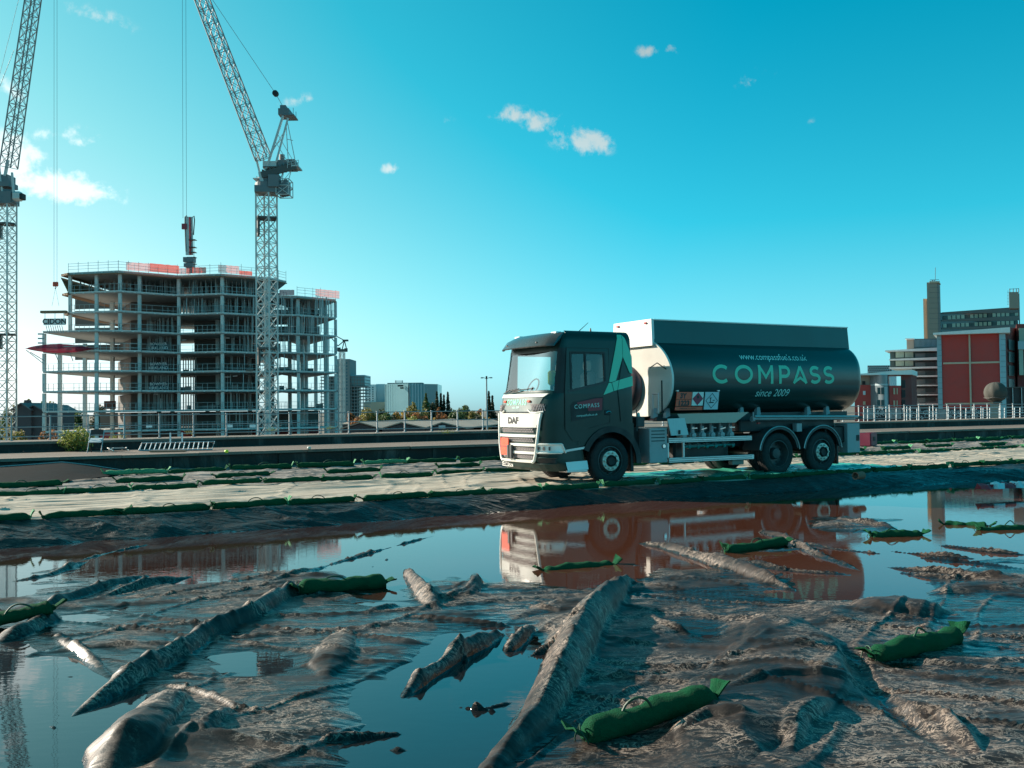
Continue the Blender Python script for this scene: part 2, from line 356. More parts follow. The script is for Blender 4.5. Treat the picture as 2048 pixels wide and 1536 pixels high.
def water_mat():
    m = bpy.data.materials.new('muddy rain water'); m.use_nodes = True; t = NT(m.node_tree); b = t.n['Principled BSDF']
    P = t.node('ShaderNodeNewGeometry').outputs['Position']; sx = t.node('ShaderNodeSeparateXYZ'); t.put(sx.inputs[0], P)
    n = t.noise(P, .35, 3, .5)
    near = t.maprange(t.math('ADD', sx.outputs[1], t.math('MULTIPLY', n, 4.0)), 9.0, 15.0)      # silt settles at the far, deeper side
    right = t.maprange(t.math('ADD', sx.outputs[0], t.math('MULTIPLY', n, 2.0)), -1.5, 2.0, .35, 1.0)
    c = t.mix(t.math('MULTIPLY', near, right), (.010, .010, .011), (.085, .030, .018))
    t.put(b.inputs['Base Color'], c); b.inputs['Roughness'].default_value = .012; b.inputs['IOR'].default_value = 1.55
    bp = t.node('ShaderNodeBump'); bp.inputs['Strength'].default_value = .12; bp.inputs['Distance'].default_value = .004
    t.put(bp.inputs['Height'], t.noise(t.mapping(P, (1, 2.5, 1)), 5.0, 3, .5)); t.l.new(bp.outputs[0], b.inputs['Normal'])
    MATS['water'] = m; return m
M_WATER = water_mat()
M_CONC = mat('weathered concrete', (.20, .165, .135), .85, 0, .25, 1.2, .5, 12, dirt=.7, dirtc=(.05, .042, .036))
M_CONCF = mat('stained concrete wall darkened for shade', (.036, .030, .027), .9, 0, .35, .9, .6, 14, dirt=.55, dirtc=(.24, .22, .20), stretch=(2.2, 2.2, .5))  # pale stains over a base tone darkened in place of shade
M_CONCT = mat('terrace asphalt', (.15, .115, .092), .9, 0, .3, .5, .5, 10, dirt=.5, dirtc=(.07, .055, .045))
M_BARK = mat('bark', (.07, .05, .035), .9)
M_GALV = mat('galvanised steel', (.42, .45, .46), .42, .6, .12, 6)
M_DGALV = mat('weathered rail steel', (.30, .33, .34), .5, .4, .15, 4)
M_EARTH = mat('distant ground', (.13, .115, .09), .95, 0, .3, .02)
M_SLAB = mat('roof deck', (.10, .09, .08), .9)

# ------------------------------------------------------------------ site frame: s runs along the truck, t away from the camera
TH = R(29.0); SA, CA = math.sin(TH), math.cos(TH); A0 = Vector((2.289, 23.197, 0.0)); ZR = 0.26
def st(s, t, z=0.0): return Vector((A0.x + s*CA - t*SA, A0.y + s*SA + t*CA, z))
def to_st(X, Y): dx = X-A0.x; dy = Y-A0.y; return dx*CA+dy*SA, -dx*SA+dy*CA

# heights of the loose sheet around the puddles; rows across the photographed ground, left to right every 128 px
HROWS = {
 1000: '-- -- -- -- -- -- -- -- -- -- -- -- -- -- -- -- --',
 1050: '-- -- -- -- -- -- -- -- -- -- -- -- -- .2 .0 -- --',
 1090: '-- -- -- -- -- -- -- -- -- -- -- -- .0 -- -- -- --',
 1120: '-- -- -- -- -- -- -- -- -- -- -- -- -. -- -- -. .0',
 1150: '-. -. -. -- .1 .1 -- -. -- -- -. .0 .0 -. -. .0 .1',
 1180: '-. .1 .2 .1 .2 .2 -. .0 .1 .0 .2 .2 .1 -- -- .1 .3',
 1230: '.2 .2 .1 .1 .3 .2 .0 .1 .1 .2 .0 .1 .2 .4 .2 .1 .2',
 1280: '-. .0 .1 .1 .2 .1 .2 -. -. .3 .2 -. .3 .4 .3 .1 .2',
 1330: '-- -. .1 .0 -. .2 .1 -- -- .4 .4 .4 .5 .5 .2 .2 .3',
 1380: '-- -- -. .2 .2 .2 -. -- -- .4 .4 .4 .5 .5 .3 .3 .3',
 1430: '-- -- -. .4 .1 .2 -. -- -. .4 .4 .5 .5 .4 .4 .3 .3',
 1480: '-- -- .2 .4 .2 .1 -. -- .2 .3 .3 .5 .5 .4 .4 .4 .3',
 1536: '-- -. .4 .3 .2 .1 -- -. .3 .3 .3 .4 .4 .4 .4 .4 .4',
 1800: '-- -. .3 .3 .2 .1 -. .0 .3 .3 .3 .4 .4 .4 .4 .4 .4'}
HV = {'--': -.06, '-.': -.014, '.0': .003, '.1': .011, '.2': .018, '.3': .030, '.4': .052, '.5': .078}
_py = np.array(sorted(HROWS)); _ht = np.array([[HV[q] for q in HROWS[k].split()] for k in _py])
def proj_np(X, Y, Z=0.0):
    vx = X; vy = Y; vz = Z-CAM_H
    wd = vx*_f.x+vy*_f.y+vz*_f.z
    return 1024+FPX*(vx*_r.x+vy*_r.y+vz*_r.z)/wd, 768-FPX*(vx*_u.x+vy*_u.y+vz*_u.z)/wd
def table(X, Y):
    px, py = proj_np(X, Y)
    py = np.clip(py, _py[0], _py[-1]-1e-3); i = np.clip(np.searchsorted(_py, py, 'right')-1, 0, len(_py)-2)
    fy = (py-_py[i])/(_py[i+1]-_py[i]); u = np.clip(px/128, 0, 15.999); j = u.astype(int); fx = u-j
    fx = fx*fx*(3-2*fx); fy = fy*fy*(3-2*fy)
    return (_ht[i, j]*(1-fx)+_ht[i, j+1]*fx)*(1-fy)+(_ht[i+1, j]*(1-fx)+_ht[i+1, j+1]*fx)*fy
RIDGES = [  # polyline in photograph pixels on the water level, half width (m), height (m)
 ([(100, 1462), (200, 1402), (300, 1347), (365, 1312), (420, 1272), (500, 1242), (560, 1207), (615, 1172)], .105, .140),
 ([(0, 1168), (100, 1150), (200, 1115), (260, 1097)], .05, .05), ([(60, 1232), (130, 1205), (200, 1180), (300, 1152)], .07, .075),
 ([(200, 1200), (300, 1172), (420, 1145)], .07, .07), ([(520, 1172), (600, 1150), (700, 1115), (770, 1098)], .045, .055),
 ([(806, 1136), (830, 1168), (850, 1195), (880, 1222)], .085, .11), ([(800, 1402), (850, 1357), (920, 1312), (1005, 1270)], .085, .12),
 ([(1008, 1312), (1040, 1285), (1062, 1255)], .06, .075), ([(935, 1200), (955, 1170), (950, 1140)], .06, .06), ([(890, 1205), (930, 1185), (960, 1165)], .05, .05),
 ([(985, 1545), (1080, 1462), (1120, 1402), (1150, 1332), (1180, 1272), (1222, 1212), (1262, 1166)], .15, .24),
 ([(1255, 1085), (1340, 1097), (1420, 1122), (1500, 1152), (1590, 1184)], .10, .15),
 ([(1488, 1056), (1570, 1076), (1640, 1112), (1725, 1142)], .07, .085), ([(1590, 1083), (1660, 1097), (1800, 1112)], .07, .07), ([(1683, 1040), (1750, 1050), (1785, 1058)], .12, .07),
 ([(1850, 1088), (1960, 1102), (2060, 1112)], .07, .07), ([(1730, 1128), (1900, 1150), (2060, 1172)], .05, .05), ([(1800, 1112), (1960, 1128), (2060, 1140)], .04, .04),
 ([(1560, 1240), (1600, 1300), (1580, 1390), (1500, 1460), (1440, 1560)], .42, .085), ([(1720, 1230), (1800, 1222), (1890, 1230)], .30, .085), ([(1850, 1190), (1960, 1182), (2060, 1188)], .18, .05),
 ([(110, 1357), (166, 1352)], .025, .045), ([(403, 1491), (430, 1462), (456, 1432)], .05, .06), ([(738, 1229), (770, 1219), (798, 1210)], .05, .055), ([(1090, 1295), (1150, 1300)], .04, .05), ([(900, 1300), (960, 1330)], .03, .05), ([(1290, 1235), (1330, 1262), (1380, 1275)], .05, .05), ([(1050, 1215), (1120, 1228), (1170, 1225)], .04, .05),
 ([(640, 1140), (690, 1122), (790, 1092), (895, 1064)], .05, .075), ([(730, 1141), (760, 1126), (790, 1112)], .05, .06), ([(827, 1144), (892, 1127), (995, 1100)], .045, .066), ([(140, 1128), (215, 1106), (330, 1083)], .055, .075), ([(1100, 1140), (1180, 1137), (1330, 1128)], .045, .06), ([(1740, 1098), (1860, 1112), (1950, 1118)], .05, .06), ([(1800, 1145), (1900, 1160), (2050, 1165)], .05, .06), ([(1480, 1120), (1560, 1140), (1700, 1150)], .05, .06),
 ([(350, 1400), (310, 1450), (250, 1515), (200, 1560)], .20, .12), ([(700, 1270), (680, 1310), (650, 1360)], .13, .06),
 ([(-20, 1412), (100, 1456), (215, 1492)], .025, .05), ([(310, 1376), (400, 1396), (470, 1428), (545, 1436)], .028, .055), ([(115, 1272), (170, 1310), (225, 1356)], .05, .06),
 ([(925, 1424), (980, 1416), (1035, 1402)], .035, .05), ([(900, 1412), (1010, 1427)], .018, .05), ([(800, 1236), (900, 1243), (1035, 1256)], .028, .045), ([(640, 1490), (700, 1480), (800, 1470), (830, 1460)], .03, .05),
 ([(760, 1500), (850, 1505), (950, 1502)], .04, .05), ([(880, 1482), (960, 1480)], .04, .045), ([(865, 1450), (905, 1462)], .05, .045),
 ([(560, 1200), (640, 1180), (760, 1170)], .08, .05), ([(0, 1285), (60, 1262), (110, 1235)], .12, .11), ([(0, 1362), (50, 1350)], .05, .05),
 ([(1010, 1330), (1100, 1300), (1160, 1290)], .02, .045), ([(1450, 1430), (1560, 1400), (1700, 1392), (1760, 1400)], .05, .05), ([(1760, 1420), (1880, 1450), (1960, 1536)], .06, .07), ([(1700, 1300), (1730, 1380), (1790, 1440), (1900, 1536)], .10, -.05),
 ([(1330, 1500), (1420, 1478), (1500, 1486)], .06, .06), ([(1580, 1536), (1600, 1480), (1660, 1440)], .07, .06)]
RW = [([gp(a, b) for a, b in pl], w_, h_) for pl, w_, h_ in RIDGES]
def ground_h(X, Y, fine=True):
    X = np.asarray(X, float); Y = np.asarray(Y, float)
    wx = X + .35*fbm(X*1.1, Y*.8, 5, 3); wy = Y + .55*fbm(X*1.0+9, Y*.7, 6, 3)
    h = table(wx, wy)
    s, t = to_st(X, Y)
    h = h + .036*fbm(X*.9, Y*.5, 21, 2) + .020*fbm((X+Y*.35)*1.9, (Y-X*.2)*1.2, 33, 3)
    rx = X + .05*fbm(X*1.3, Y*1.0, 71, 1); ry = Y + .09*fbm(X*1.1, Y*.8, 72, 1)
    for pl, w_, h_ in RW:
        best = np.full(X.shape, 1e9); par = np.zeros(X.shape); side = np.zeros(X.shape); L = 0; cum = []
        for a, b in zip(pl[:-1], pl[1:]): cum.append(L); L += (b-a).length
        for (a, b), c0 in zip(zip(pl[:-1], pl[1:]), cum):
            dx = b.x-a.x; dy = b.y-a.y; ll = dx*dx+dy*dy
            k = np.clip(((rx-a.x)*dx+(ry-a.y)*dy)/ll, 0, 1); d = np.hypot(rx-(a.x+k*dx), (ry-(a.y+k*dy)))
            q = d < best; best = np.where(q, d, best); par = np.where(q, (c0+k*math.sqrt(ll))/L, par); side = np.where(q, ((rx-a.x)*dy-(ry-a.y)*dx)*(1 if dx*.49+dy*.92 > 0 else -1), side)
        taper = np.clip(np.minimum(par, 1-par)*4+.12, 0, 1)
        wob = 1 + .45*(vnoise(par*4, par*0+w_*91, 3)-.5)
        u = best/(w_*wob*(.40+.60*taper)*np.where(side > 0, .85, 1.25))                  # cloth folds lean away from the light
        tent = np.clip(1-u/1.45, 0, 1)**1.15; core = np.sqrt(np.clip(1-u*u, 0, 1))
        rnd = .62 if w_ < .2 else .8
        h = h + h_*(.72 if .02 < w_ < .061 else .9 if w_ < .2 else 1)*taper**.8*(rnd*core+(1-rnd)*tent + .18*np.exp(-u*.8)*taper)
    if fine:
        dry = np.clip((h+.03)/.05, 0, 1)
        pa = vnoise(X*.55, Y*.4, 201); pb = vnoise(X*.6+7, Y*.45, 202)
        h = h + .006*fbm(X*1.9+.5*Y, Y*2.2, 203, 2)*dry
        def lap(ang, la, lb, seed, lv, wd):                   # edge of one sheet lying over the next
            c, s_ = math.cos(ang), math.sin(ang); n = vnoise((X*c+Y*s_)/la, (-X*s_+Y*c)/lb, seed) + .012*(vnoise(X*4, Y*4, seed+1)-.5)
            q = np.clip((n-lv)/wd, 0, 1); return q*q*(3-2*q)
        h = h + dry*(.012*lap(.18, 4.0, 1.3, 401, .5, .02) + .011*lap(-.55, 3.6, 1.2, 402, .46, .02) - .011)
        h = h + dry*(.030*crease(X, Y, .30, 3.4, .60, 404, .80, 1.5, .3) + .030*crease(X, Y, -.45, 3.0, .55, 405, .80, 1.5, .3) + .024*crease(X, Y, 1.05, 2.6, .50, 406, .82, 1.5, .3)
                   + .010*crease(X, Y, .12, 2.0, .17, 407, .72, 1.4, .3)*np.clip(pa*2-.4, 0, 1) + .010*crease(X, Y, .75, 1.8, .16, 408, .72, 1.4, .3)*np.clip(pb*2-.5, 0, 1))
    d_edge = np.clip((t+2.6)/.5, 0, 1)                         # slips below the road's skirt at the far side
    return h*(1-d_edge) - .2*d_edge
def build_ground():
    nx, ny = 760, 560
    v = np.linspace(0, 1, ny); Yr = 3.4*(26.0/3.4)**v
    u = np.linspace(-1, 1, nx); half = Yr*.60+1.6
    X = (u[None, :]*half[:, None]).ravel(); Y = np.repeat(Yr, nx)
    Z = ground_h(X, Y)
    grid_obj('ground_sheet', np.stack([X, Y, Z], 1), nx, ny, M_SHEET, 'structure')
build_ground()
wm = MB(); wm.quad((-16, 1.0, 0), (20, 1.0, 0), (34, 40, 0), (-16, 26, 0)); wm.build('water', M_WATER, kind='structure')

# raised sheeted road with its skirt hanging into the water
def road_z(s, t):
    edge = -1.15 + .18*fbm(s*.5, s*0, 81, 3)
    w_ = 1.05 + .55*np.clip((-s-4)/8, 0, 1) + 1.6*np.clip((s-6)/6, 0, 1) + .25*fbm(s*.4, s*0+4, 82, 2)
    k = np.clip((edge-t)/w_, 0, 1)
    z = ZR - (ZR+.10)*(k*k*(3-2*k)) + k*(1-k)*4*(.07*fbm(s*.4+t*.6, t*.6, 83, 3) + .085*(crease(s, t, -.62, 3.0, .70, 84, .45, 1.2)-.25) + .05*(crease(s, t, -.30, 2.4, .45, 184, .5, 1.2)-.25) + .025*crease(s, t, -.9, 1.4, .22, 89) + .015*crease(s, t, .3, 1.2, .16, 189))
    flat = (1-np.clip(k*4, 0, 1))
    z = z + flat*(.018*fbm(s*.2, t*.8, 85, 2) + .042*crease(s, t, .04, 5.0, .42, 86, .62, 1.3, .4) + .030*crease(s, t, -.07, 4.0, .26, 91, .62, 1.3, .4) + .030*crease(s, t, 1.15, 2.6, .6, 92, .85, 1.3, .3) + .02*fbm(s*.25, t*.4, 87, 2))
    z = z + flat*np.clip((t-5)/2, 0, 1)*.03*fbm(s*.7, t*1.0, 88, 2)
    return z
def build_road():
    s = np.linspace(-24, 44, 1000)
    def sheet(name, t0, t1, nt, m):
        t = np.linspace(t0, t1, nt); S, T_ = np.meshgrid(s, t); S = S.ravel(); T_ = T_.ravel()
        Z = road_z(S, T_); X = A0.x+S*CA-T_*SA; Y = A0.y+S*SA+T_*CA
        return grid_obj(name, np.stack([X, Y, Z], 1), len(s), nt, m, 'structure')
    sheet('sheeted_road', -1.12, 4.85, 120, M_ROAD); sheet('rear_sheeting', 4.85, 12.6, 110, M_REAR)
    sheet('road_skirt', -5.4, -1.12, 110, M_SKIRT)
build_road()
def rz_at(s, t): return float(road_z(np.array([s]), np.array([t]))[0])

# concrete terrace behind, its wall, the parapet and the railing
ZT = .75; T_WALL = 12.35; T_PAR = 17.6; ZP = 1.10
def stb(mb, s0, s1, t0, t1, z0, z1):
    p = [st(s0, t0, z0), st(s1, t0, z0), st(s1, t1, z0), st(s0, t1, z0), st(s0, t0, z1), st(s1, t0, z1), st(s1, t1, z1), st(s0, t1, z1)]
    return mb.add(p, [(3, 2, 1, 0), (4, 5, 6, 7), (0, 1, 5, 4), (1, 2, 6, 5), (2, 3, 7, 6), (3, 0, 4, 7)])
m = MB(); stb(m, -40, 75, T_WALL+.3, T_PAR+.02, -.4, ZT); m.build('terrace', M_CONCT, kind='structure')
wall = thing('retaining_wall', 'long stained concrete wall darkened for shade along the back of the sheeted road', 'wall', st(-40, T_WALL, 0))
random.seed(3)
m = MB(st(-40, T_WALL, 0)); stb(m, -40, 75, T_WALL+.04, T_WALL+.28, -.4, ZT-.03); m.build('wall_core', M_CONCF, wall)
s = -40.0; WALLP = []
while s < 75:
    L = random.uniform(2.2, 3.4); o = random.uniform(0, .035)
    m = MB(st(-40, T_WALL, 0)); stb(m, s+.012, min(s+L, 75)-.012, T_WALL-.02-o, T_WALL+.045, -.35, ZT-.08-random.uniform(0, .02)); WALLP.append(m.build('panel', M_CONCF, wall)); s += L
s = -40.0
while s < 75:
    L = random.uniform(1.5, 2.6); o = random.uniform(0, .05)
    m = MB(st(-40, T_WALL, 0)); stb(m, s+.006, min(s+L, 75)-.006, T_WALL-.10-o, T_WALL+.32, ZT-.06, ZT+.02+random.uniform(0, .012)); m.build('coping_stone', M_CONC, wall); s += L
par = thing('parapet', 'low concrete parapet kerb in front of the metal railing', 'parapet', st(-40, T_PAR, 0))
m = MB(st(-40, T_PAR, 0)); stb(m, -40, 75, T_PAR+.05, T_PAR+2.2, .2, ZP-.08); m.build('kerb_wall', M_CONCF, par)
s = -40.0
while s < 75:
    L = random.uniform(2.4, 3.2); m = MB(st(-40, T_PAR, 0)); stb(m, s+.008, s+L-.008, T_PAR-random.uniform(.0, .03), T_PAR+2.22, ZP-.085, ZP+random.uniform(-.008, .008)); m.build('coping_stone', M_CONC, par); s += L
rail = thing('railing', 'long grey metal railing with three rails along the parapet', 'railing', st(-40, T_PAR+1.5, ZP))
RB = st(-40, T_PAR+1.5, ZP)
post = None; s = -24.0
m = MB(); m.bar((0, 0, -.01), (0, 0, .86), .05, .05); m.cbox((0, 0, .01), .13, .13, .02); m.cbox((0, 0, .87), .07, .07, .03); PM = m
k = 0
while s < 62:
    loc = st(s, T_PAR+1.5, ZP) - RB
    if post is None: post = PM.build('post', M_DGALV, rail); post.location = loc; post.rotation_euler = (0, 0, TH)
    else: inst(post, rail, loc, TH)
    s += 1.22
for zz in (.84, .47, .14):
    m = MB(RB); m.bar(st(-26, T_PAR+1.5, ZP+zz), st(64, T_PAR+1.5, ZP+zz), .042, .042, 6); m.build('rail', M_DGALV, rail)
# the building under the site, and the land far below
m = MB(); m.box(-60, 90, -30, 9, -9.2, -.5); stb(m, -60, 90, -34, T_PAR+2.1, -9.1, -.52); m.build('roof_deck', M_SLAB, kind='structure')
ZG = -9.0
m = MB(); m.quad((-3500, -1500, ZG-.3), (3500, -1500, ZG-.3), (3500, 5000, ZG-.3), (-3500, 5000, ZG-.3)); m.build('ground', M_EARTH, kind='structure')

def on_t(px, py, t):                         # point of the upright plane at distance t seen at a pixel
    dd = ray(px, py); n = Vector((-SA, CA, 0)); P = st(0, t); k = (P-Vector((0, 0, CAM_H))).dot(n)/dd.dot(n); return Vector((0, 0, CAM_H))+dd*k
# ------------------------------------------------------------------ green sandbags
M_BAG = mat('green woven sandbag', (.005, .080, .033), .95, 0, .45, 22, 1.0, 90, dirt=.35, dirtc=(.03, .05, .028), spec=.15)
M_BAGL = mat('sun faded green sandbag', (.07, .30, .14), .8, 0, .3, 14, .6, 120)
M_STRAP = mat('dark green strap', (.010, .060, .030), .6, 0, .2, 20)
def make_bag(seed, L=.9, r=.105, m=M_BAG, ears=True, strap=True):
    rn = random.Random(seed); t = thing('sandbag', 'green sandbag', 'sandbag', (0, 0, 0))
    n = 40; rings = []; NS = 20
    sag = rn.uniform(-.03, .03); yaw = rn.uniform(-.05, .05)
    for i in range(n+1):
        u = i/n; x = (u-.5)*L
        e = min(1, max(0.0, min(u, 1-u)/.09)); rr = r*(.30+.70*math.sqrt(max(0, 1-(1-e)**2)))
        rr *= 1+.08*math.sin(u*9+seed)+.05*math.sin(u*21+seed*2)+.02*math.sin(u*47+seed)
        cz = rr*.86 + .0; cy = yaw*math.sin(u*3.1)+.012*math.sin(u*11+seed)
        ring = []
        for k in range(NS):
            a = 2*math.pi*k/NS; y = math.cos(a)*rr*1.08; z = math.sin(a)*rr
            z = max(z, -rr*.80); kk = 1+.05*math.sin(3*a+u*17+seed)+.035*math.sin(7*a-u*31+seed)*(1.6-e)+.02*math.sin(11*a+u*60)
            ring.append((x, cy+y*kk, max(0.0, cz+z*kk)+sag*0))
        rings.append(ring)
    b = MB().loft(rings).build('bag_body', m, t, smooth=60)
    if ears:
        for sg in (-1, 1):
            mb = MB(); x0 = sg*L*.49; ln = rn.uniform(.10, .16); tilt = rn.uniform(.35, 1.2)
            d = Vector((sg*math.cos(tilt), rn.uniform(-.3, .3), math.sin(tilt))); side = Vector((0, 1, 0)).cross(d).normalized(); lat = d.cross(side).normalized()
            rows = []
            for i in range(6):
                q = i/5; wdt = .022+.075*q**.8; p = Vector((x0, 0, r*.75))+d*(ln*q)
                rows.append([p + lat*(wdt*c)+side*(.010*math.sin(c*4+q*3+seed)*(0.3+q)) for c in (-1, -.6, -.2, .2, .6, 1)] + [p + lat*(wdt*c)+side*(.010*math.sin(c*4+q*3+seed)*(0.3+q)+.012) for c in (1, .6, .2, -.2, -.6, -1)])
            mb.loft(rows); mb.tube([Vector((x0, 0, r*.75))-d*.02, Vector((x0, 0, r*.75))+d*.03], .028, 8)
            mb.build('bag_neck', M_BAGL if seed in (51, 53) and sg > 0 else m, t, smooth=70)
    if strap:
        xa = rn.uniform(-.25, -.05)*L; xb = xa+rn.uniform(.22, .34); pts = []
        hgt = rn.uniform(.03, .085)
        for i in range(13):
            q = i/12; pts.append((xa+(xb-xa)*q, .02*math.sin(q*6+seed)-.02, r*1.72+hgt*math.sin(math.pi*q)-.02*(abs(q-.5)*2)**4))
        MB().tube(pts, .009, 6).build('strap', M_STRAP, t)
        pts = [(-L*.5-.03+.02*math.sin(a*2), r*.75*math.cos(a), r*.85+r*.85*math.sin(a)) for a in [2*math.pi*i/18 for i in range(19)]]
        MB().tube(pts, .005, 5, caps=False).build('drawstring', M_STRAP, t)
    return t
def put_bag(t, p, rz, tilt=0.0, sc=1.0, label=None, group=None):
    t.location = p; t.rotation_euler = (0, tilt, rz); t.scale = (sc, sc, sc)
    if label: t['label'] = label
    if group: t['group'] = group
# the bags in the foreground, each from its left end to its right end as they lie
FORE = [((1172, 1478), (1432, 1432), 0, 'large wet green sandbag lying nearest the camera with a looped strap', True),
        ((1742, 1318), (1918, 1276), 1, 'green sandbag with a folded tail, on the brown sheet at the lower right', True),
        ((598, 1184), (770, 1164), 2, 'green sandbag with a curved handle beside the puddle reflecting the unfinished building', True),
        ((1086, 1132), (1225, 1120), 3, 'plain green sandbag lying in the truck\'s reflection with its tied tail to the right', False),
        ((1452, 1098), (1572, 1084), 4, 'green sandbag resting across a silver fold in the brown water', True),
        ((1742, 1067), (1842, 1064), 5, 'green sandbag with an arched handle on a wet hump below the tanker\'s rear', True),
        ((1888, 1043), (1975, 1046), 6, 'green sandbag half sunk in rippled water, the farther of the pair at the right edge', False),
        ((1955, 1054), (2070, 1050), 7, 'green sandbag half sunk in rippled water, the nearer of the pair at the right edge', True),
        ((-30, 1248), (108, 1236), 8, 'green sandbag at the left edge beside the dark folds', True),
        ((590, 1568), (690, 1562), 9, 'green sandbag barely showing at the bottom edge of the picture', False)]
for (a, b, sd, lab, stp) in FORE:
    P = gp(*a, .05); Q = gp(*b, .05); L = (Q-P).length
    c = (P+Q)/2; hs = ground_h(np.array([P.x*.8+Q.x*.2, c.x, Q.x*.8+P.x*.2]), np.array([P.y*.8+Q.y*.2, c.y, Q.y*.8+P.y*.2]), False)
    z0 = max(float(hs[0]), -.06); z2 = max(float(hs[2]), -.06); z1 = max(float(hs[1]), -.06)
    t = make_bag(sd*3+1, L, .068 if sd > 2 else .082, M_BAG, sd != 9, stp)
    put_bag(t, (c.x, c.y, max((z0+z2)/2, z1)-.015), math.atan2(Q.y-P.y, Q.x-P.x), -math.atan2(z2-z0, L*.6)*.6, 1.0, lab, 'green sandbags scattered on the wet sheet')
PROTO = [make_bag(50+i, 1.42, .064, M_BAG if i != 3 else M_BAGL, True, i != 2) for i in range(4)]
ROWG = {}
LOOK = ('green sandbag with a looped strap', 'green sandbag with one pale tied end', 'plain strapless green sandbag', 'sun faded pale green sandbag')
def row_bag(s, t, rz, which, label, group, sc=1.0):
    side = 'left of the tanker' if s < -2.2 else 'under the tanker\'s side' if s < 8.6 else 'right of the tanker'
    if t > 3: side = 'left of the tanker' if s < -2.2 else 'behind the tanker' if s < 10 else 'right of the tanker'
    label = LOOK[which] + ' ' + label + ', ' + side
    k = (which,); first = k not in ROWG; ROWG[k] = 1
    o = PROTO[which] if first else dup(PROTO[which])
    P = st(s, t, 0); put_bag(o, (P.x, P.y, rz_at(s, t)+.0), TH+rz, 0, sc, label, group)
random.seed(21)
rows = [(-1.02, -13, 26, 1.42, .98, 'in the road\'s near row', 'sandbags along the road\'s near edge'),
        (4.75, -12, 34, 1.44, .98, 'in the road\'s far row', 'sandbags along the road\'s far side')]
for (tt, s0, s1, stp, sc, lab, grp) in rows:
    s = s0
    while s < s1:
        if not (tt < 0 and .25 < s < 1.2 and False):
            row_bag(s, tt+random.uniform(-.10, .10), random.uniform(-.11, .11)+(math.pi if random.random() < .5 else 0), random.choice((0, 0, 1, 1, 2)), lab, grp, sc*random.uniform(.93, 1.06))
        s += stp*random.uniform(.92, 1.10)
for (tt, s0, s1, a, b, lab, grp) in [(7.4, -12, 36, 2.2, 3.4, 'loose before the concrete wall', 'loose sandbags before the concrete wall'),
                                      (10.6, -9, 38, 1.4, 2.0, 'at the concrete wall\'s foot', 'sandbags at the foot of the concrete wall')]:
    s = s0
    while s < s1:
        row_bag(s, tt+random.uniform(-.3, .3), random.uniform(-.25, .25), random.choice((0, 1, 2, 0, 3 if random.random() < .7 else 1)), lab, grp, random.uniform(1.0, 1.3)); s += random.uniform(a, b)
# ================================================================== the fuel tanker
M_CAB = mat('dark green cab paint', (.004, .030, .026), .34, 0, .10, 1.5, coat=.15, spec=.35, dirt=.04, dirtc=(.09, .075, .06))
M_TANK = mat('dark teal tank paint', (.003, .036, .034), .34, 0, .06, 1.0, coat=.3, dirt=.05, dirtc=(.05, .045, .04))
M_MINT = mat('mint green vinyl', (.13, .68, .45), .4, 0, .05)
M_MINTL = mat('pale mint vinyl', (.50, .86, .78), .4, 0, .05)
M_WHITE = mat('white paint', (.78, .76, .70), .35, 0, .05, 2, coat=.3, dirt=.15, dirtc=(.45, .42, .36))
M_BLACK = mat('black plastic', (.012, .012, .013), .5, 0, .1)
M_GREYP = mat('dark grey plastic', (.05, .052, .054), .5, 0, .2, 4, dirt=.35, dirtc=(.12, .10, .08))
M_RUB = mat('tyre rubber', (.022, .022, .023), .8, 0, .3, 8, .3, 60, dirt=.35, dirtc=(.07, .06, .05))
M_RIM = mat('dirty steel rim', (.085, .085, .085), .5, .4, .3, 10, dirt=.4)
M_RIML = mat('bright wheel nuts', (.60, .57, .50), .45, .4, .3, 30)
M_ALU = mat('brushed aluminium', (.60, .54, .53), .42, .75, .1, 9, stretch=(.4, 6, 6))
M_GALU = mat('grey painted steel', (.44, .385, .385), .5, .1, .1, 5, dirt=.25, dirtc=(.16, .15, .13))
M_CHROME = mat('chrome', (.75, .76, .77), .12, 1.0, .03)
M_ORANGE = mat('orange plate', (.95, .10, .040), .45, 0, .06)
M_RED = mat('red vinyl', (.30, .035, .05), .5, 0, .2, 6)
M_LAMP = mat('clear lamp glass', (.86, .86, .83), .08, 0, .1, 10, coat=1)
M_REDL = mat('red lamp lens', (.45, .02, .02), .2)
M_YEL = mat('yellow plate', (.75, .52, .06), .5)
M_SEAT = mat('seat fabric', (.13, .12, .11), .8, 0, .2)
M_PALE = mat('pale upholstery', (.45, .40, .33), .8)
M_HIVIS = mat('high visibility cloth', (.45, .62, .05), .7)
M_GLASS = glassy('windscreen glass', (.93, .97, .95), 1.0, .02, .10)
M_SGLASS = glassy('side window glass', (.62, .74, .74), .8, .01, .03)

truck = thing('fuel_tanker', 'dark green six wheel fuel tanker truck with white nose parked on the sheeted road', 'tanker truck', (A0.x, A0.y, ZR), TH)
ML = MB
YC = 1.25
def lerp_tab(z, tab):
    if z <= tab[0][0]: return tab[0][1]
    for (a, x), (b, y) in zip(tab[:-1], tab[1:]):
        if z <= b: return x+(y-x)*(z-a)/(b-a)
    return tab[-1][1]
XF = [(.30, -1.62), (.38, -1.70), (.55, -1.80), (1.0, -1.83), (1.7, -1.82), (2.05, -1.76), (2.12, -1.70), (2.17, -1.67), (3.1, -1.47), (3.3, -1.44), (3.45, -1.32), (3.52, -1.15), (3.57, -.9)]
IN = [(.30, .05), (.5, .0), (2.1, .0), (3.1, .045), (3.4, .07), (3.5, .12), (3.57, .22)]
def front_x(y, z, o=0.0):
    xf = lerp_tab(z, XF); ins = lerp_tab(z, IN); hw = 1.25-ins
    v = min(1.0, abs(y-YC)/hw); D = (-1.12-xf); n = 3.0
    return xf + D*(1-(1-v**n)**(1/n)) - o
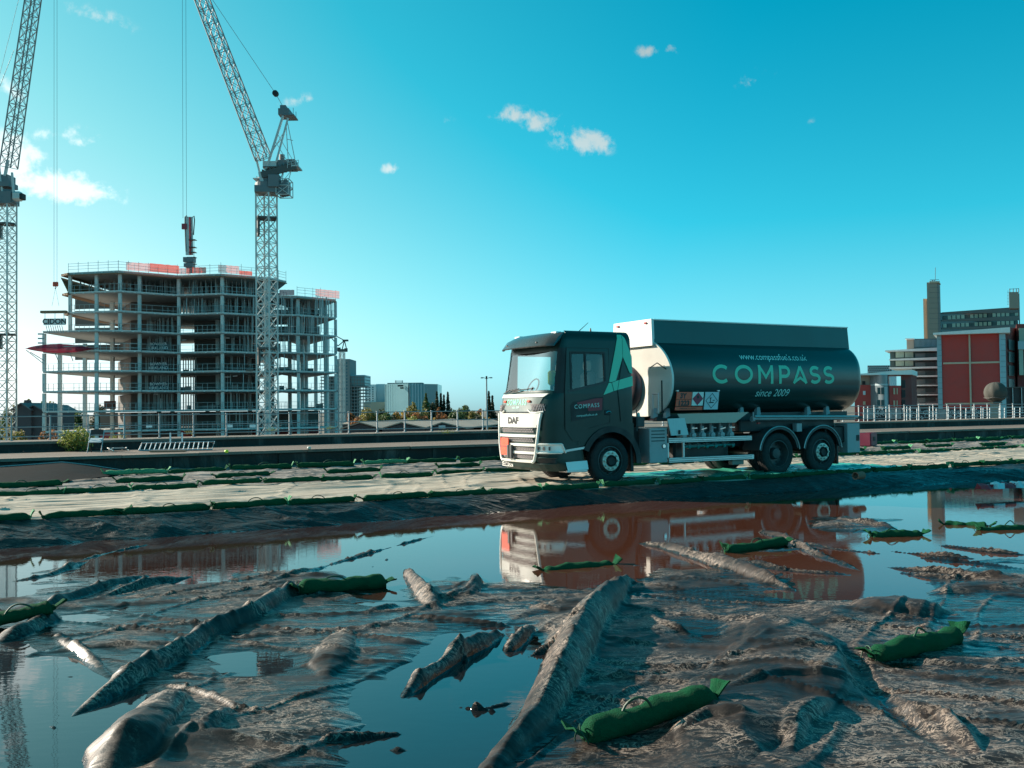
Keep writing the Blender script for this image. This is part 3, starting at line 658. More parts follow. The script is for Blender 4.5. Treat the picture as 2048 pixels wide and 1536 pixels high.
VS = [-1, -.995, -.98, -.955, -.92, -.87, -.80, -.68, -.5, -.25, 0, .25, .5, .68, .80, .87, .92, .955, .98, .995, 1]
XS = [.67, .655, .60, .42, .15, -.12, -.35, -.6, -.85, -1.08, -1.12]
def cab_ring(z, rear=.67, o=0.0):
    ins = lerp_tab(z, IN); hw = 1.25-ins; r = []
    for i, x in enumerate(XS[:-1]):
        yy = {0: .06, 1: .02}.get(i, 0.0)
        r.append((min(x, rear - (.67-x if x > .5 else 0)), YC-hw+yy-o, z))
    for v in VS: r.append((front_x(YC+v*hw, z, o), YC+v*(hw+o), z))
    for i, x in reversed(list(enumerate(XS[:-1]))):
        yy = {0: .06, 1: .02}.get(i, 0.0); r.append((min(x, rear-(.67-x if x > .5 else 0)), YC+hw-yy+o, z))
    return r
ZS = [1.38, 1.55, 1.72, 1.95, 2.05, 2.12, 2.18, 2.35, 2.6, 2.9, 3.08, 3.16, 3.25, 3.33, 3.40, 3.46, 3.51, 3.545, 3.57]
rings = [cab_ring(z) for z in ZS]
nR = len(rings[0]); nX = len(XS)-1
mb = MB(); vs = [p for r in rings for p in r]; fs = []; wfs = []; sfs = []; ffs = []
for i in range(len(ZS)-1):
    zc = (ZS[i]+ZS[i+1])/2
    for k in range(nR):
        k2 = (k+1) % nR; f = (i*nR+k, i*nR+k2, (i+1)*nR+k2, (i+1)*nR+k)
        pa, pb = rings[i][k], rings[i][k2]; xc = (pa[0]+pb[0])/2; yc = (pa[1]+pb[1])/2
        wind = 2.18 < zc < 3.08
        isf = nX <= k < nX+len(VS)-1
        if wind and isf and abs(VS[k-nX]+VS[k-nX+1])/2 < .93: wfs.append(f)
        elif wind and not isf and -1.09 < xc < -.12 and zc < 3.08: (sfs if yc < 1 else ffs).append(f)
        else: fs.append(f)
fs.append(tuple(range((len(ZS)-1)*nR, len(ZS)*nR))); fs.append(tuple(range(nR))[::-1])
mb.add(vs, fs); cab = mb.build('cab_body', M_CAB, truck, smooth=35)
MB().add(vs, [f[::-1] for f in wfs]).build('windscreen', M_GLASS, truck, smooth=60)
MB().add(vs, [f[::-1] for f in sfs]).build('side_window', M_SGLASS, truck); MB().add(vs, [f[::-1] for f in ffs]).build('side_window', M_SGLASS, truck)
# black pillars beside the windscreen and the dark frame round the side glass
mb = MB()
for sg in (-1, 1):
    for z0, z1 in zip(ZS[5:11], ZS[6:12]):
        for v0, v1 in ((.915, .955), (.955, .98), (.98, .995), (.995, 1.0)):
            h0 = 1.25-lerp_tab(z0, IN); h1 = 1.25-lerp_tab(z1, IN)
            mb.quad((front_x(YC+sg*v0*h0, z0, .006), YC+sg*(v0*h0+.005), z0), (front_x(YC+sg*v1*h0, z0, .006), YC+sg*(v1*h0+.005), z0), (front_x(YC+sg*v1*h1, z1, .006), YC+sg*(v1*h1+.005), z1), (front_x(YC+sg*v0*h1, z1, .006), YC+sg*(v0*h1+.005), z1))
mb.build('pillar_trim', M_BLACK, truck)
def side_y(z, o=.008): return lerp_tab(z, IN)-o
def clipz(pts, zc, keep_above):
    out = []
    for (a, b), (c, d) in zip(pts, pts[1:]+pts[:1]):
        ia = (b >= zc) == keep_above or b == zc; ic = (d >= zc) == keep_above or d == zc
        if ia: out.append((a, b))
        if (b-zc)*(d-zc) < 0: q = (zc-b)/(d-b); out.append((a+(c-a)*q, zc))
    return out
def sidepoly(mb, pts, o=.008, th=0.0):
    rest = list(pts)
    for zc in (2.1, 3.1, 3.4, 99):
        low = clipz(rest, zc, False)
        if len(low) > 2 and max(q[1] for q in low)-min(q[1] for q in low) > 1e-4: mb.quad(*[(x, side_y(z, o), z) for x, z in low])
        rest = clipz(rest, zc, True)
        if len(rest) < 3: break
    return mb
door = MB(); o = .012
sidepoly(door, [(-1.25, 1.28), (-.02, 1.43), (-.02, 2.06), (-1.25, 2.12)], o); sidepoly(door, [(-1.25, 2.12), (-.02, 2.06), (-.13, 2.37), (-1.09, 2.19)], o)
sidepoly(door, [(-1.25, 2.12), (-1.09, 2.19), (-1.07, 3.06), (-1.16, 3.16)], o); sidepoly(door, [(-.13, 2.37), (-.02, 2.06), (0.0, 3.16), (-.13, 3.06)], o)
sidepoly(door, [(-1.07, 3.06), (-.13, 3.06), (0.0, 3.16), (-1.16, 3.16)], o); sidepoly(door, [(-1.25, 1.28), (-1.05, 1.02), (-.80, 1.02), (-.62, 1.30), (-.02, 1.43)], o)
dr = door.build('door', M_CAB, truck)
mb = MB(); 
for a, b in (((-1.25, 1.28), (-1.25, 2.12)), ((-1.25, 2.12), (-1.16, 3.16)), ((-1.16, 3.16), (0, 3.16)), ((0, 3.16), (-.02, 1.43)), ((-.02, 1.43), (-.62, 1.30)), ((.30, 1.45), (.22, 2.2)), ((.22, 2.2), (.40, 2.95))):
    mb.bar((a[0], side_y(a[1], .014), a[1]), (b[0], side_y(b[1], .014), b[1]), .014, .006)
mb.build('door_seam', M_BLACK, dr)
mb = MB(); mb.bbox(-.17, .0, -.030, .01, 1.60, 1.72, .012); mb.build('handle_recess', M_BLACK, dr)
mb = MB(); mb.tube([(-.13, -.035, 1.655), (-.09, -.055, 1.685), (-.04, -.055, 1.685), (-.0, -.035, 1.66)], .014, 6); mb.build('handle', M_CHROME, dr)
mb = MB(); mb.bar((-1.16, .0, 2.155), (-.10, .0, 2.375), .03, .05); mb.build('window_sill', M_GREYP, dr)
mb = MB()
for a, b in (((-1.07, 2.2), (-1.06, 3.06)), ((-.13, 2.38), (-.13, 3.06)), ((-1.07, 3.05), (-.12, 3.05)), ((-.66, 2.28), (-.66, 3.06))): mb.bar((a[0], side_y(a[1], .004), a[1]), (b[0], side_y(b[1], .004), b[1]), .035, .05)
mb.build('window_frame', M_BLACK, dr)
# mint letter A on the rear corner of the cab
for pl in ([(.29, 3.50), (.41, 3.50), (.395, 2.96), (.18, 2.41), (.05, 2.37), (-.02, 2.38)], [(-.02, 2.36), (.05, 2.35), (.10, 2.16), (-.19, 2.07)], [(.115, 2.165), (.66, 2.285), (.66, 2.52), (.18, 2.40), (.065, 2.36)], [(.42, 3.50), (.48, 3.44), (.66, 2.98), (.66, 2.57), (.58, 2.60), (.405, 2.97)]):
    sidepoly(MB(), pl, .016).build('green_letter', M_MINT, truck)
# dark door panel with its red patch and lettering
sidepoly(MB(), [(-1.08, 1.46), (-.32, 1.60), (-.18, 1.74), (-.20, 2.03), (-.42, 2.02), (-1.02, 1.92), (-1.10, 1.82)], .018).build('door_badge', M_BLACK, dr)
sidepoly(MB(), [(-.62, 1.70), (-.24, 1.72), (-.22, 2.00), (-.42, 1.99), (-.92, 1.90), (-.92, 1.86), (-.66, 1.82)], .022).build('red_patch', M_RED, dr)
for tx, sz, x, z, sp in (('COMPASS', .135, -.66, 1.775, 1.25), ('compassfuels.co.uk', .075, -.66, 1.585, 1.0)):
    MB().text(tx, sz, lambda a, b, x=x, z=z: (x+a, side_y(z, .026), z+b+a*.06), spacing=sp).build('lettering', M_MINTL, dr)
# lower front: corner panels, bumper, sills
ZL = [.33, .40, .50, .62, .80, 1.0, 1.2, 1.40]
mb = MB(); rr = []
for z in ZL:
    ins = lerp_tab(z, IN); hw = 1.25-ins; ring = [(-.98+.0*z, YC-hw, z)] + [(front_x(YC+v*hw, z), YC+v*hw, z) for v in VS] + [(-.98, YC+hw, z)]
    rr.append(ring)
mb.loft(rr, closed=False, caps=(False, False)); mb.add([p for p in rr[0]], [tuple(range(len(rr[0])))]); mb.build('front_panel', M_CAB, truck, smooth=50)
mb = MB()
for z0, z1, of in ((.34, .40, .02), (.40, .52, .035)):
    h = 1.24
    for v0, v1 in zip(VS[1:-1], VS[2:-1]):
        mb.quad((front_x(YC+v0*h, z0, of), YC+v0*h*1.01, z0), (front_x(YC+v1*h, z0, of), YC+v1*h*1.01, z0), (front_x(YC+v1*h, z1, of), YC+v1*h*1.01, z1), (front_x(YC+v0*h, z1, of), YC+v0*h*1.01, z1))
mb.build('bumper', M_CAB, truck, smooth=40)
def patch(mb, y0, y1, z0, z1, o=.02, ny=10, y0b=None, y1b=None, th=.02):
    """a slab that follows the curved nose, bottom edge from y0b to y1b"""
    y0b = y0 if y0b is None else y0b; y1b = y1 if y1b is None else y1b
    A = []; 
    for i in range(ny+1):
        q = i/ny; yt = y0+(y1-y0)*q; yb = y0b+(y1b-y0b)*q
        A.append(((front_x(yb, z0, o), yb, z0), (front_x(yt, z1, o), yt, z1), (front_x(yt, z1, o)+th, yt, z1), (front_x(yb, z0, o)+th, yb, z0)))
    return mb.loft([list(a) for a in A], caps=(True, True))
patch(MB(), .40, 2.10, .50, 1.68, .012, 14, .55, 1.95).build('grille_mesh', M_BLACK, truck, smooth=40)
mb = MB()                                                    # honeycomb seen in the gaps between the bars
for zz in (1.24, 1.29, 1.02, 1.07, .82, .86, .64, .68):
    for i in range(22):
        y = .50+i*.067+(.033 if int(zz*100) % 2 else 0)
        mb.bar((front_x(y, zz, .02), y, zz-.018), (front_x(y+.05, zz, .02), y+.05, zz+.018), .010, .008); mb.bar((front_x(y, zz, .02), y, zz+.018), (front_x(y+.05, zz, .02), y+.05, zz-.018), .010, .008)
mb.build('grille_honeycomb', M_GALU, truck, kind='stuff')
patch(MB(), .26, 2.24, 1.335, 1.66, .05, 16, .40, 2.10, .05).build('grille_badge_panel', M_WHITE, truck, smooth=40)
for zz, a, b in ((1.11, .40, 2.10), (.90, .42, 1.72), (.72, .45, 1.72), (.52, .52, 1.98)):
    patch(MB(), a, b, zz, zz+.062, .06, 14, a+.02, b-.02, .07).build('grille_bar', M_WHITE, truck, smooth=40)
for sg in (-1, 1):
    mb = MB(); pts = [(front_x(YC+sg*q, z, .055), YC+sg*q, z) for q, z in ((1.0, 1.66), (.96, 1.5), (.92, 1.2), (.88, .95), (.83, .70), (.78, .58), (.70, .53))]
    mb.tube(pts, .036, 8); mb.build('grille_frame', M_WHITE, truck, smooth=50)
    # intake and bright lip under the bonnet panel
    patch(MB(), YC+sg*.60, YC+sg*1.02, 1.70, 1.88, .022, 6, YC+sg*.72, YC+sg*1.04).build('air_intake', M_BLACK, truck)
    mb = MB(); mb.tube([(front_x(YC+sg*q, z, .035), YC+sg*q, z) for q, z in ((.56, 1.74), (.68, 1.68), (.85, 1.675), (1.03, 1.70))], .022, 6); mb.build('intake_lip', M_WHITE, truck)
    mb = MB()
    for i in range(8):
        y = YC+sg*(.70+i*.045); mb.bar((front_x(y, 1.72, .048), y, 1.72), (front_x(y+sg*.06, 1.86, .048), y+sg*.06, 1.86), .010, .008); mb.bar((front_x(y+sg*.06, 1.72, .048), y+sg*.06, 1.72), (front_x(y, 1.86, .048), y, 1.86), .010, .008)
    mb.build('intake_mesh', M_GALU, truck, kind='stuff')
    # headlight wrapping the corner
    ya, yb = (YC+sg*.86, YC+sg*1.244)
    hl = patch(MB(), ya, yb, .76, .95, .030, 14, ya+sg*.03, yb, .03).build('headlight', M_LAMP, truck, smooth=50)
    mb = MB(); n = 12
    for zz, w_ in ((.955, .026), (.755, .022)): mb.tube([(front_x(ya+(yb-ya)*i/n, zz, .05), ya+(yb-ya)*i/n+sg*.012, zz) for i in range(n+1)], w_, 6)
    mb.tube([(front_x(yb, .955, .05), yb+sg*.012, .955), (front_x(yb, .755, .05)+.10, yb+sg*.014, .755)], .022, 6); mb.tube([(front_x(ya, .955, .05), ya, .955), (front_x(ya, .755, .05), ya+sg*.03, .755)], .022, 6)
    mb.build('headlight_bezel', M_WHITE, hl)
    for q in (.92, 1.04, 1.14): MB().cbox((front_x(YC+sg*q, .855, .050), YC+sg*q, .855), .012, .07, .08).build('reflector', M_GREYP, hl)
    ya, yb = (YC+sg*.84, YC+sg*1.2)
    patch(MB(), ya, yb, .50, .63, .036, 8, ya+sg*.05, yb, .02).build('fog_light', M_BLACK, truck)
    mb = MB(); 
    for i in range(2): mb.tube([(front_x(YC+sg*(.86+.36*j/8), .50+.145*i, .05), YC+sg*(.86+.36*j/8), .50+.145*i) for j in range(9)], .016, 6)
    mb.build('fog_light_trim', M_CAB, truck)
MB().text('DAF', .20, lambda a, b: (front_x(1.31-a*1.3, 1.43+b, .056), 1.31-a*1.3, 1.43+b), bold=.012, spacing=1.05).build('maker_badge', M_BLACK, truck)
patch(MB(), .28, 2.22, 1.70, 2.03, .014, 16, .45, 2.05, .02).build('bonnet_panel', mat('grey green bonnet paint', (.13, .16, .145), .3, 0, .05, coat=.4), truck, smooth=40)
patch(MB(), .18, 2.32, 2.035, 2.115, .030, 18, .26, 2.24, .05).build('bonnet_edge', M_WHITE, truck, smooth=40)
MB().text('COMPASS', .185, lambda a, b: (front_x(1.28-a, 1.86+b, .020), 1.28-a, 1.86+b), spacing=1.25, bold=.004).build('lettering', M_MINT, truck)
MB().text('since 2009', .075, lambda a, b: (front_x(1.28-a, 1.775+b, .020), 1.28-a, 1.775+b), shear=.25).build('lettering', M_MINTL, truck)
for y in (.70, 1.84): MB().bbox(front_x(y, 1.94, .05), front_x(y, 1.94, 0), y-.06, y+.06, 1.915, 1.965, .012).build('marker_light', M_ORANGE, truck)
pl = MB(); pl.bbox(front_x(1.78, .42, .07), front_x(1.78, .42, .045), 1.52, 2.04, .39, .50, .004); pl = pl.build('number_plate', M_WHITE, truck)
MB().text('CO68 CFD', .105, lambda a, b: (front_x(1.78, .42, .0735), 1.78-a*.92, .41+b), bold=.004).build('plate_lettering', M_BLACK, pl)
hz = MB(); hz.cbox((-1.915, 1.66, .88), .018, .38, .40, rz=.0); hz = hz.build('hazard_plate', M_ORANGE, truck)
MB().cbox((-1.927, 1.66, .88), .006, .36, .012).build('plate_fold', M_RED, hz)
for y in (1.36, 1.50): MB().bbox(-1.93, -1.88, y-.05, y+.05, .60, .92, .01).build('grille_bracket', M_GREYP, truck)
# windscreen visor, wipers, mirrors of the cab roof
mb = MB(); rws = []
for i in range(21):
    v = -1.0+2*i/20; y = YC+v*1.19
    xo = front_x(YC+v*1.17, 3.20, .0)
    rws.append([(xo-.30+.07*abs(v)**3, y, 3.19), (xo-.31+.07*abs(v)**3, y, 3.215), (xo-.16+.05*v*v, y*.985+.0185, 3.40), (xo+.10, YC+v*1.08, 3.525), (xo+.12, YC+v*1.08, 3.49), (xo-.08, y, 3.30)])
mb.loft(rws); mb.build('sun_visor', mat('smoked visor', (.035, .036, .036), .25, 0, .05, coat=.5), truck, smooth=50)
for y in (.55, 1.0, 1.5, 1.95): MB().cbox((-1.66, y, 3.30), .03, .05, .03).build('visor_clip', M_GREYP, truck)
MB().bbox(-1.30, -1.13, .26, .52, 3.49, 3.55, .02).build('roof_lamp', M_LAMP, truck); MB().bbox(-1.30, -1.13, 1.98, 2.24, 3.49, 3.55, .02).build('roof_lamp', M_LAMP, truck)
for y0, y1 in ((1.72, .72), (2.22, 1.35)):
    mb = MB(); mb.bar((front_x(y0, 2.14, .04), y0, 2.14), (front_x((y0+y1)/2, 2.22, .05), (y0+y1)/2, 2.215), .02, .02); mb.bar((front_x(y0, 2.2, .03), y0-.05, 2.20), (front_x(y1, 2.245, .03), y1, 2.245), .028, .018); mb.build('wiper', M_BLACK, truck)
mb = MB(); mb.tube([(-.55, .5, 3.56), (-.25, .5, 3.80)], [.010, .005], 6); mb.build('aerial', M_BLACK, truck); mb = MB(); mb.tube([(-.12, .6, 3.57), (-.12, .6, 3.68)], [.03, .012], 6); mb.build('aerial', M_BLACK, truck)
# cab interior
mb = MB(); mb.bbox(-1.45, -1.02, .15, 2.35, 1.75, 2.16, .05); mb.build('dashboard', M_GREYP, truck)
for y in (.62, 1.88):
    mb = MB(); mb.bbox(-.75, -.15, y-.26, y+.26, 1.75, 2.0, .06); mb.bbox(-.28, -.10, y-.26, y+.26, 1.95, 2.62, .06); sx_ = mb.build('seat', M_SEAT, truck); MB().bbox(-.27, -.15, y-.16, y+.16, 2.66, 2.9, .05).build('headrest', M_PALE, sx_)
mb = MB(); mb.tube([(-.98+.16*math.sin(a)*.6, 1.88+.23*math.cos(a), 2.30+.20*math.sin(a)) for a in [2*math.pi*i/20 for i in range(21)]], .017, 6, False); mb.tube([(-1.10, 1.88, 2.1), (-.98, 1.88, 2.3)], .03, 6); mb.build('steering_wheel', M_BLACK, truck)
MB().bbox(-.42, -.20, 2.02, 2.16, 2.35, 2.72, .05).build('jacket', M_HIVIS, truck)
mb = MB(); 
for i in range(9): mb.cbox((-1.25+random.uniform(-.1, .1), .5+i*.17, 2.19), .2, .16, .015, random.uniform(0, 3), random.uniform(-.15, .15))
mb.build('papers', mat('paper', (.7, .66, .55), .8), truck)
MB().bbox(.44, .60, .1, 2.4, 1.4, 2.5, .02).build('rear_panel', M_SEAT, truck)
# skirt and step between bumper and wheel, wheel arch
mb = MB(); o = .004
sidepoly(mb, [(-1.0, .36), (-.72, .40), (-.74, .62), (-.80, .90), (-.62, 1.32), (-.62, 1.40), (-1.0, 1.40)], o); arc = [(math.cos(a)*.73, .53+math.sin(a)*.78) for a in [R(150-8*i) for i in range(20)]]
for (x0, z0), (x1, z1) in zip(arc[:-1], arc[1:]):
    if -.75 < x0 < .67 and z0 > .8: sidepoly(mb, [(x0, z0), (min(x1, .67), z1), (min(x1, .67), 1.40), (x0, 1.40)], o)
sidepoly(mb, [(-.90, 1.40), (-.90, .9), (-.62, .9), (-.62, 1.40)], o-.002)
mb.build('lower_side_panel', M_CAB, truck)
mb = MB(); mb.bar((-1.24, -.012, .80), (-.70, -.012, .86), .02, .05); mb.build('side_stripe', M_ALU, truck)
mb = MB(); mb.bbox(-1.22, -.66, -.02, .35, .30, .36, .01); mb.add([(-1.24, .0, .54), (-.66, .0, .56), (-.64, -.03, .36), (-1.20, -.03, .34)], [(0, 1, 2, 3)]); mb.build('cab_step', M_ALU, truck)
def arch(name, cx, cz, r0, r1, y0, y1, a0, a1, m, n=22, lip=.03, prnt=truck):
    mb = MB(); rings = []
    for i in range(n+1):
        a = R(a0+(a1-a0)*i/n); c, s_ = math.cos(a), math.sin(a)
        rings.append([(cx+c*r0, y0, cz+s_*r0), (cx+c*r1, y0, cz+s_*r1), (cx+c*r1, y1, cz+s_*r1), (cx+c*(r1-.015), y1, cz+s_*(r1-.015)), (cx+c*(r1-.015), y0+lip, cz+s_*(r1-.015)), (cx+c*r0, y0+lip, cz+s_*r0)])
    return mb.loft(rings).build(name, m, prnt, smooth=40)
for y0, y1 in ((-.035, .42), (2.535, 2.1)): arch('wheel_arch', .02, .50, .70, .84, y0, y1, -4, 158, M_BLACK, lip=.03 if y0 < 1 else -.03)
MB().bbox(.62, .70, .05, .40, .25, 1.2, .01).build('mudflap', M_BLACK, truck)
# wheels
TY = [(.345, .03), (.37, .005), (.42, .0), (.475, .006), (.512, .022), (.530, .05), (.535, .075), (.520, .080), (.520, .092), (.535, .097), (.535, .14), (.520, .145), (.520, .157), (.535, .162), (.535, .21), (.52, .215), (.52, .227), (.535, .232), (.53, .25), (.512, .28), (.42, .30), (.345, .27)]
def wheel(name, cx, y, cz, kind, flip=False):
    sg = -1 if flip else 1
    wp = thing('wheel', None, None, (cx, y, cz)); wp.parent = truck; wp.rotation_euler = (0, 0, math.pi if flip else 0); CHILDREN.setdefault(truck.name, []).append(wp)
    MB().lathe(TY, (0, 0, 0), 'Y', 48).build('tyre', M_RUB, wp, smooth=40)
    mb = MB()
    for i in range(60):
        a = 2*math.pi*i/60
        for yo in (.055, .25): mb.cbox((math.cos(a)*.532, yo, math.sin(a)*.532), .016, .035, .018, ry=-a)
    mb.build('tread', M_RUB, wp, kind='stuff')
    if kind == 'convex':
        prof = [(.350, .04), (.345, .018), (.325, .012), (.318, .05), (.305, .10), (.285, .105), (.265, .055), (.24, .015), (.225, .0), (.10, -.005)]
        MB().lathe(prof, (0, 0, 0), 'Y', 40).build('rim', M_RIM, wp, smooth=40)
        mb = MB(); mb.lathe([(.232, .012), (.232, -.012), (.140, -.020), (.135, .0)], (0, 0, 0), 'Y', 40)
        for i in range(10): a = 2*math.pi*i/10; mb.lathe([(.026, -.005), (.024, -.05), (.0, -.055)], (math.cos(a)*.185, -.01, math.sin(a)*.185), 'Y', 6)
        mb.build('nut_ring', M_RIML, wp)
        MB().lathe([(.135, -.005), (.125, -.075), (.115, -.085), (.09, -.05), (.0, -.045)], (0, 0, 0), 'Y', 28).build('hub', M_BLACK, wp, smooth=40)
        mb = MB()
        for i in range(10): a = 2*math.pi*(i+.5)/10; mb.lathe([(.034, .088), (.034, .066), (.0, .066)], (math.cos(a)*.287, -.0, math.sin(a)*.287), 'Y', 10)
        mb.build('vent_hole', M_BLACK, wp)
    else:
        MB().lathe([(.350, .04), (.345, .012), (.328, .008), (.318, .05), (.308, .17), (.29, .20), (.17, .20), (.12, .20)], (0, 0, 0), 'Y', 40).build('rim', M_RIM, wp, smooth=40)
        mb = MB()
        for i in range(8): a = 2*math.pi*(i+.5)/8; mb.lathe([(.035, .196), (.0, .195)], (math.cos(a)*.245, 0, math.sin(a)*.245), 'Y', 10)
        mb.build('vent_hole', M_BLACK, wp)
        MB().lathe([(.16, .20), (.15, .11), (.13, .08), (.0, .07)], (0, 0, 0), 'Y', 28).build('hub', M_GREYP, wp, smooth=40)
    return wp
XW2, XW3 = 5.29, 6.85
wheel('w', 0, 0, .53, 'convex'); wheel('w', XW2, .0, .53, 'dish'); wheel('w', XW3, .0, .53, 'convex')
wheel('w', 0, 2.5, .53, 'convex', True); wheel('w', XW2, 2.5, .53, 'dish', True); wheel('w', XW3, 2.5, .53, 'convex', True)
mb = MB()
for y in (.33, 1.87): mb.lathe(TY, (XW2, y, .53), 'Y', 36)
mb.build('inner_tyre', M_RUB, truck, smooth=40)
for cx in (XW2+.01, XW3+.0):
    arch('mudguard', cx, .53, .63, .70, -.03, .62, 12, 172, M_GREYP, lip=.012); arch('mudguard', cx, .53, .63, .70, 2.53, 1.88, 12, 172, M_GREYP, lip=-.012)
    mb = MB(); mb.tube([(cx+math.cos(R(a))*.705, -.035, .53+math.sin(R(a))*.705) for a in range(8, 176, 6)], .016, 6); mb.build('mudguard_lip', M_ALU, truck)
# chassis
mb = MB()
for y in (.80, 1.62): mb.box(-1.2, 8.3, y, y+.08, .72, 1.02)
for x in (.9, 2.6, 4.2, 5.8, 7.2, 8.0): mb.box(x, x+.1, .88, 1.62, .76, .98)
for x in (0, XW2, XW3): mb.bar((x, .2, .53), (x, 2.3, .53), .16, .16, 8)
mb.build('chassis', M_BLACK, truck)
mb = MB(); mb.bbox(-1.1, .9, .45, 2.05, .62, 1.36, .06); mb.bbox(.72, 1.10, .35, 2.15, .55, 1.35, .04); mb.build('engine', M_BLACK, truck)
mb = MB(); mb.bbox(2.3, 4.1, .55, .85, .45, .95, .05); mb.bbox(1.7, 4.0, 1.7, 2.3, .4, 1.0, .06); mb.bbox(4.2, 7.6, .25, 2.25, 1.10, 1.42, .03); mb.bbox(7.1, 8.0, .1, 2.4, .75, 1.2, .03); mb.build('underbody', M_BLACK, truck)
# tank: a rounded box section with a dished white nose
ZTK, HZ, TX0, TX1 = 2.53, .985, 1.86, 8.46
def tank_pt(a, sy=1.25, sz=HZ, n=2.55):
    c, s_ = math.cos(a), math.sin(a)
    return YC+sy*math.copysign(abs(c)**(2/n), c), ZTK+sz*math.copysign(abs(s_)**(2/n), s_)
def tank_fx(z): return -.26*min(1.0, max(0.0, (z-2.5)/.95))**1.3            # the nose leans forward to the coaming
def tank_ring(x, k=1.0, n=160): return [(x+(tank_fx(ZTK+(tank_pt(2*math.pi*i/n)[1]-ZTK)*k) if x < 2.2 else 0), YC+(tank_pt(2*math.pi*i/n)[0]-YC)*k, ZTK+(tank_pt(2*math.pi*i/n)[1]-ZTK)*k) for i in range(n)]
MB().loft([tank_ring(TX0+.03), tank_ring(TX0+.04, 1.004), tank_ring(TX0+1.5, 1.004), tank_ring(TX1-.22, 1.004), tank_ring(TX1-.12, .992), tank_ring(TX1-.05, .965), tank_ring(TX1, .90), tank_ring(TX1+.03, .7)], caps=(False, True)).build('tank_shell', M_TANK, truck, smooth=40)
MB().loft([tank_ring(TX0+.05, 1.0), tank_ring(TX0, 1.012), tank_ring(TX0-.03, 1.010), tank_ring(TX0-.035, .97), tank_ring(TX0-.04, .6), tank_ring(TX0-.04, .05)], caps=(False, True)).build('tank_end', M_WHITE, truck, smooth=30)
MB().lathe([(.62, .0), (.61, -.07), (.57, -.14), (.46, -.2), (.3, -.235), (.15, -.255), (0.0, -.26)], (TX0-.035, 1.80, 2.28), 'X', 40).build('tank_dish', mat('dark dished end', (.11, .085, .10), .35, .3, .1), truck, smooth=50)
mb = MB(); mb.tube([(TX0-.26, .55, 2.75), (TX0-.2, .35, 2.86), (TX0-.08, .15, 2.70)], .014, 6); mb.build('hose', M_GREYP, truck)
# coaming along the top
def shell_z(y): return ZTK+HZ*(max(0, 1-(abs(y-YC)/1.25)**2.55))**(1/2.55)
cy0, cy1 = .40, 2.10; CX0 = TX0-.26; zc = shell_z(cy0)-.02
mb = MB(); mb.add([(CX0+.02, cy0, zc), (TX1-.08, cy0, zc), (TX1-.08, cy0+.06, 3.93), (CX0+.04, cy0+.06, 3.93), (CX0+.02, cy1, zc), (TX1-.08, cy1, zc), (TX1-.08, cy1-.06, 3.93), (CX0+.04, cy1-.06, 3.93)], [(0, 1, 2, 3), (5, 4, 7, 6), (1, 5, 6, 2)])
mb.add([(CX0+.04, cy0+.10, 3.90), (TX1-.10, cy0+.10, 3.90), (TX1-.10, cy1-.10, 3.90), (CX0+.04, cy1-.10, 3.90)], [(0, 1, 2, 3)])
mb.build('coaming', M_TANK, truck)
mb = MB(); mb.bar((CX0+.04, cy0+.06, 3.935), (TX1-.08, cy0+.06, 3.935), .05, .03); mb.bar((CX0+.04, cy1-.06, 3.935), (TX1-.08, cy1-.06, 3.935), .05, .03); mb.build('coaming_rail', M_WHITE, truck)
mb = MB(); mb.add([(CX0-.045, cy0, zc-.04), (CX0-.045, cy1, zc-.04), (CX0-.03, cy1-.05, 3.95), (CX0-.03, cy0+.05, 3.95), (CX0+.03, cy0, zc-.04), (CX0+.03, cy1, zc-.04), (CX0+.05, cy1-.05, 3.95), (CX0+.05, cy0+.05, 3.95)], [(0, 1, 2, 3), (7, 6, 5, 4), (0, 3, 7, 4), (2, 1, 5, 6), (3, 2, 6, 7)]); mb.add([(TX0-.03, .26, 3.0), (TX0-.03, 2.24, 3.0), (TX0-.031, cy1+.02, zc+.03), (TX0-.031, cy0-.02, zc+.03)], []); mb.build('coaming_front', M_WHITE, truck)
for y in (.66, 1.84): MB().bbox(CX0-.07, CX0-.03, y-.05, y+.05, 3.84, 3.88, .006).build('marker_light', M_REDL, truck)
mb = MB()
for i in range(4): mb.bar((TX1-.11, .62, 3.5+i*.1), (TX1-.11, .95, 3.5+i*.1), .02)
mb.bar((TX1-.06, .55, 3.40), (TX1-.06, .55, 3.86), .03); mb.bar((TX1-.06, .95, 3.40), (TX1-.06, .95, 3.86), .03); mb.build('tank_ladder', M_ALU, truck)
# lettering on the side of the tank, wrapped on the shell
def shell_y(z, o=.006): return YC-1.25*1.004*(max(0, 1-(abs(z-ZTK)/HZ)**2.55))**(1/2.55)-o
def tpt(x, z): return (x, shell_y(z), z)
def strokes(mb, pts, wd, closed=False, n=1):
    P = [Vector((a, b)) for a, b in pts]; N = len(P); L = []
    for i in range(N):
        a = P[(i-1) % N] if (closed or i > 0) else None; b = P[(i+1) % N] if (closed or i < N-1) else None
        d1 = (P[i]-a).normalized() if a is not None else None; d2 = (b-P[i]).normalized() if b is not None else None
        if d1 is None: d1 = d2
        if d2 is None: d2 = d1
        t_ = (d1+d2); t_ = t_.normalized() if t_.length > 1e-6 else d1
        nn = Vector((-t_.y, t_.x)); k = wd/2/max(.35, nn.dot(Vector((-d1.y, d1.x)))); L.append((P[i]+nn*k, P[i]-nn*k))
    for i in range(N if closed else N-1):
        a, b = L[i], L[(i+1) % N]; k = max(1, int((a[0]-b[0]).length/.05))
        for j in range(k):
            q0, q1 = j/k, (j+1)/k; mb.quad(tpt(*a[1].lerp(b[1], q0)), tpt(*a[1].lerp(b[1], q1)), tpt(*a[0].lerp(b[0], q1)), tpt(*a[0].lerp(b[0], q0)))
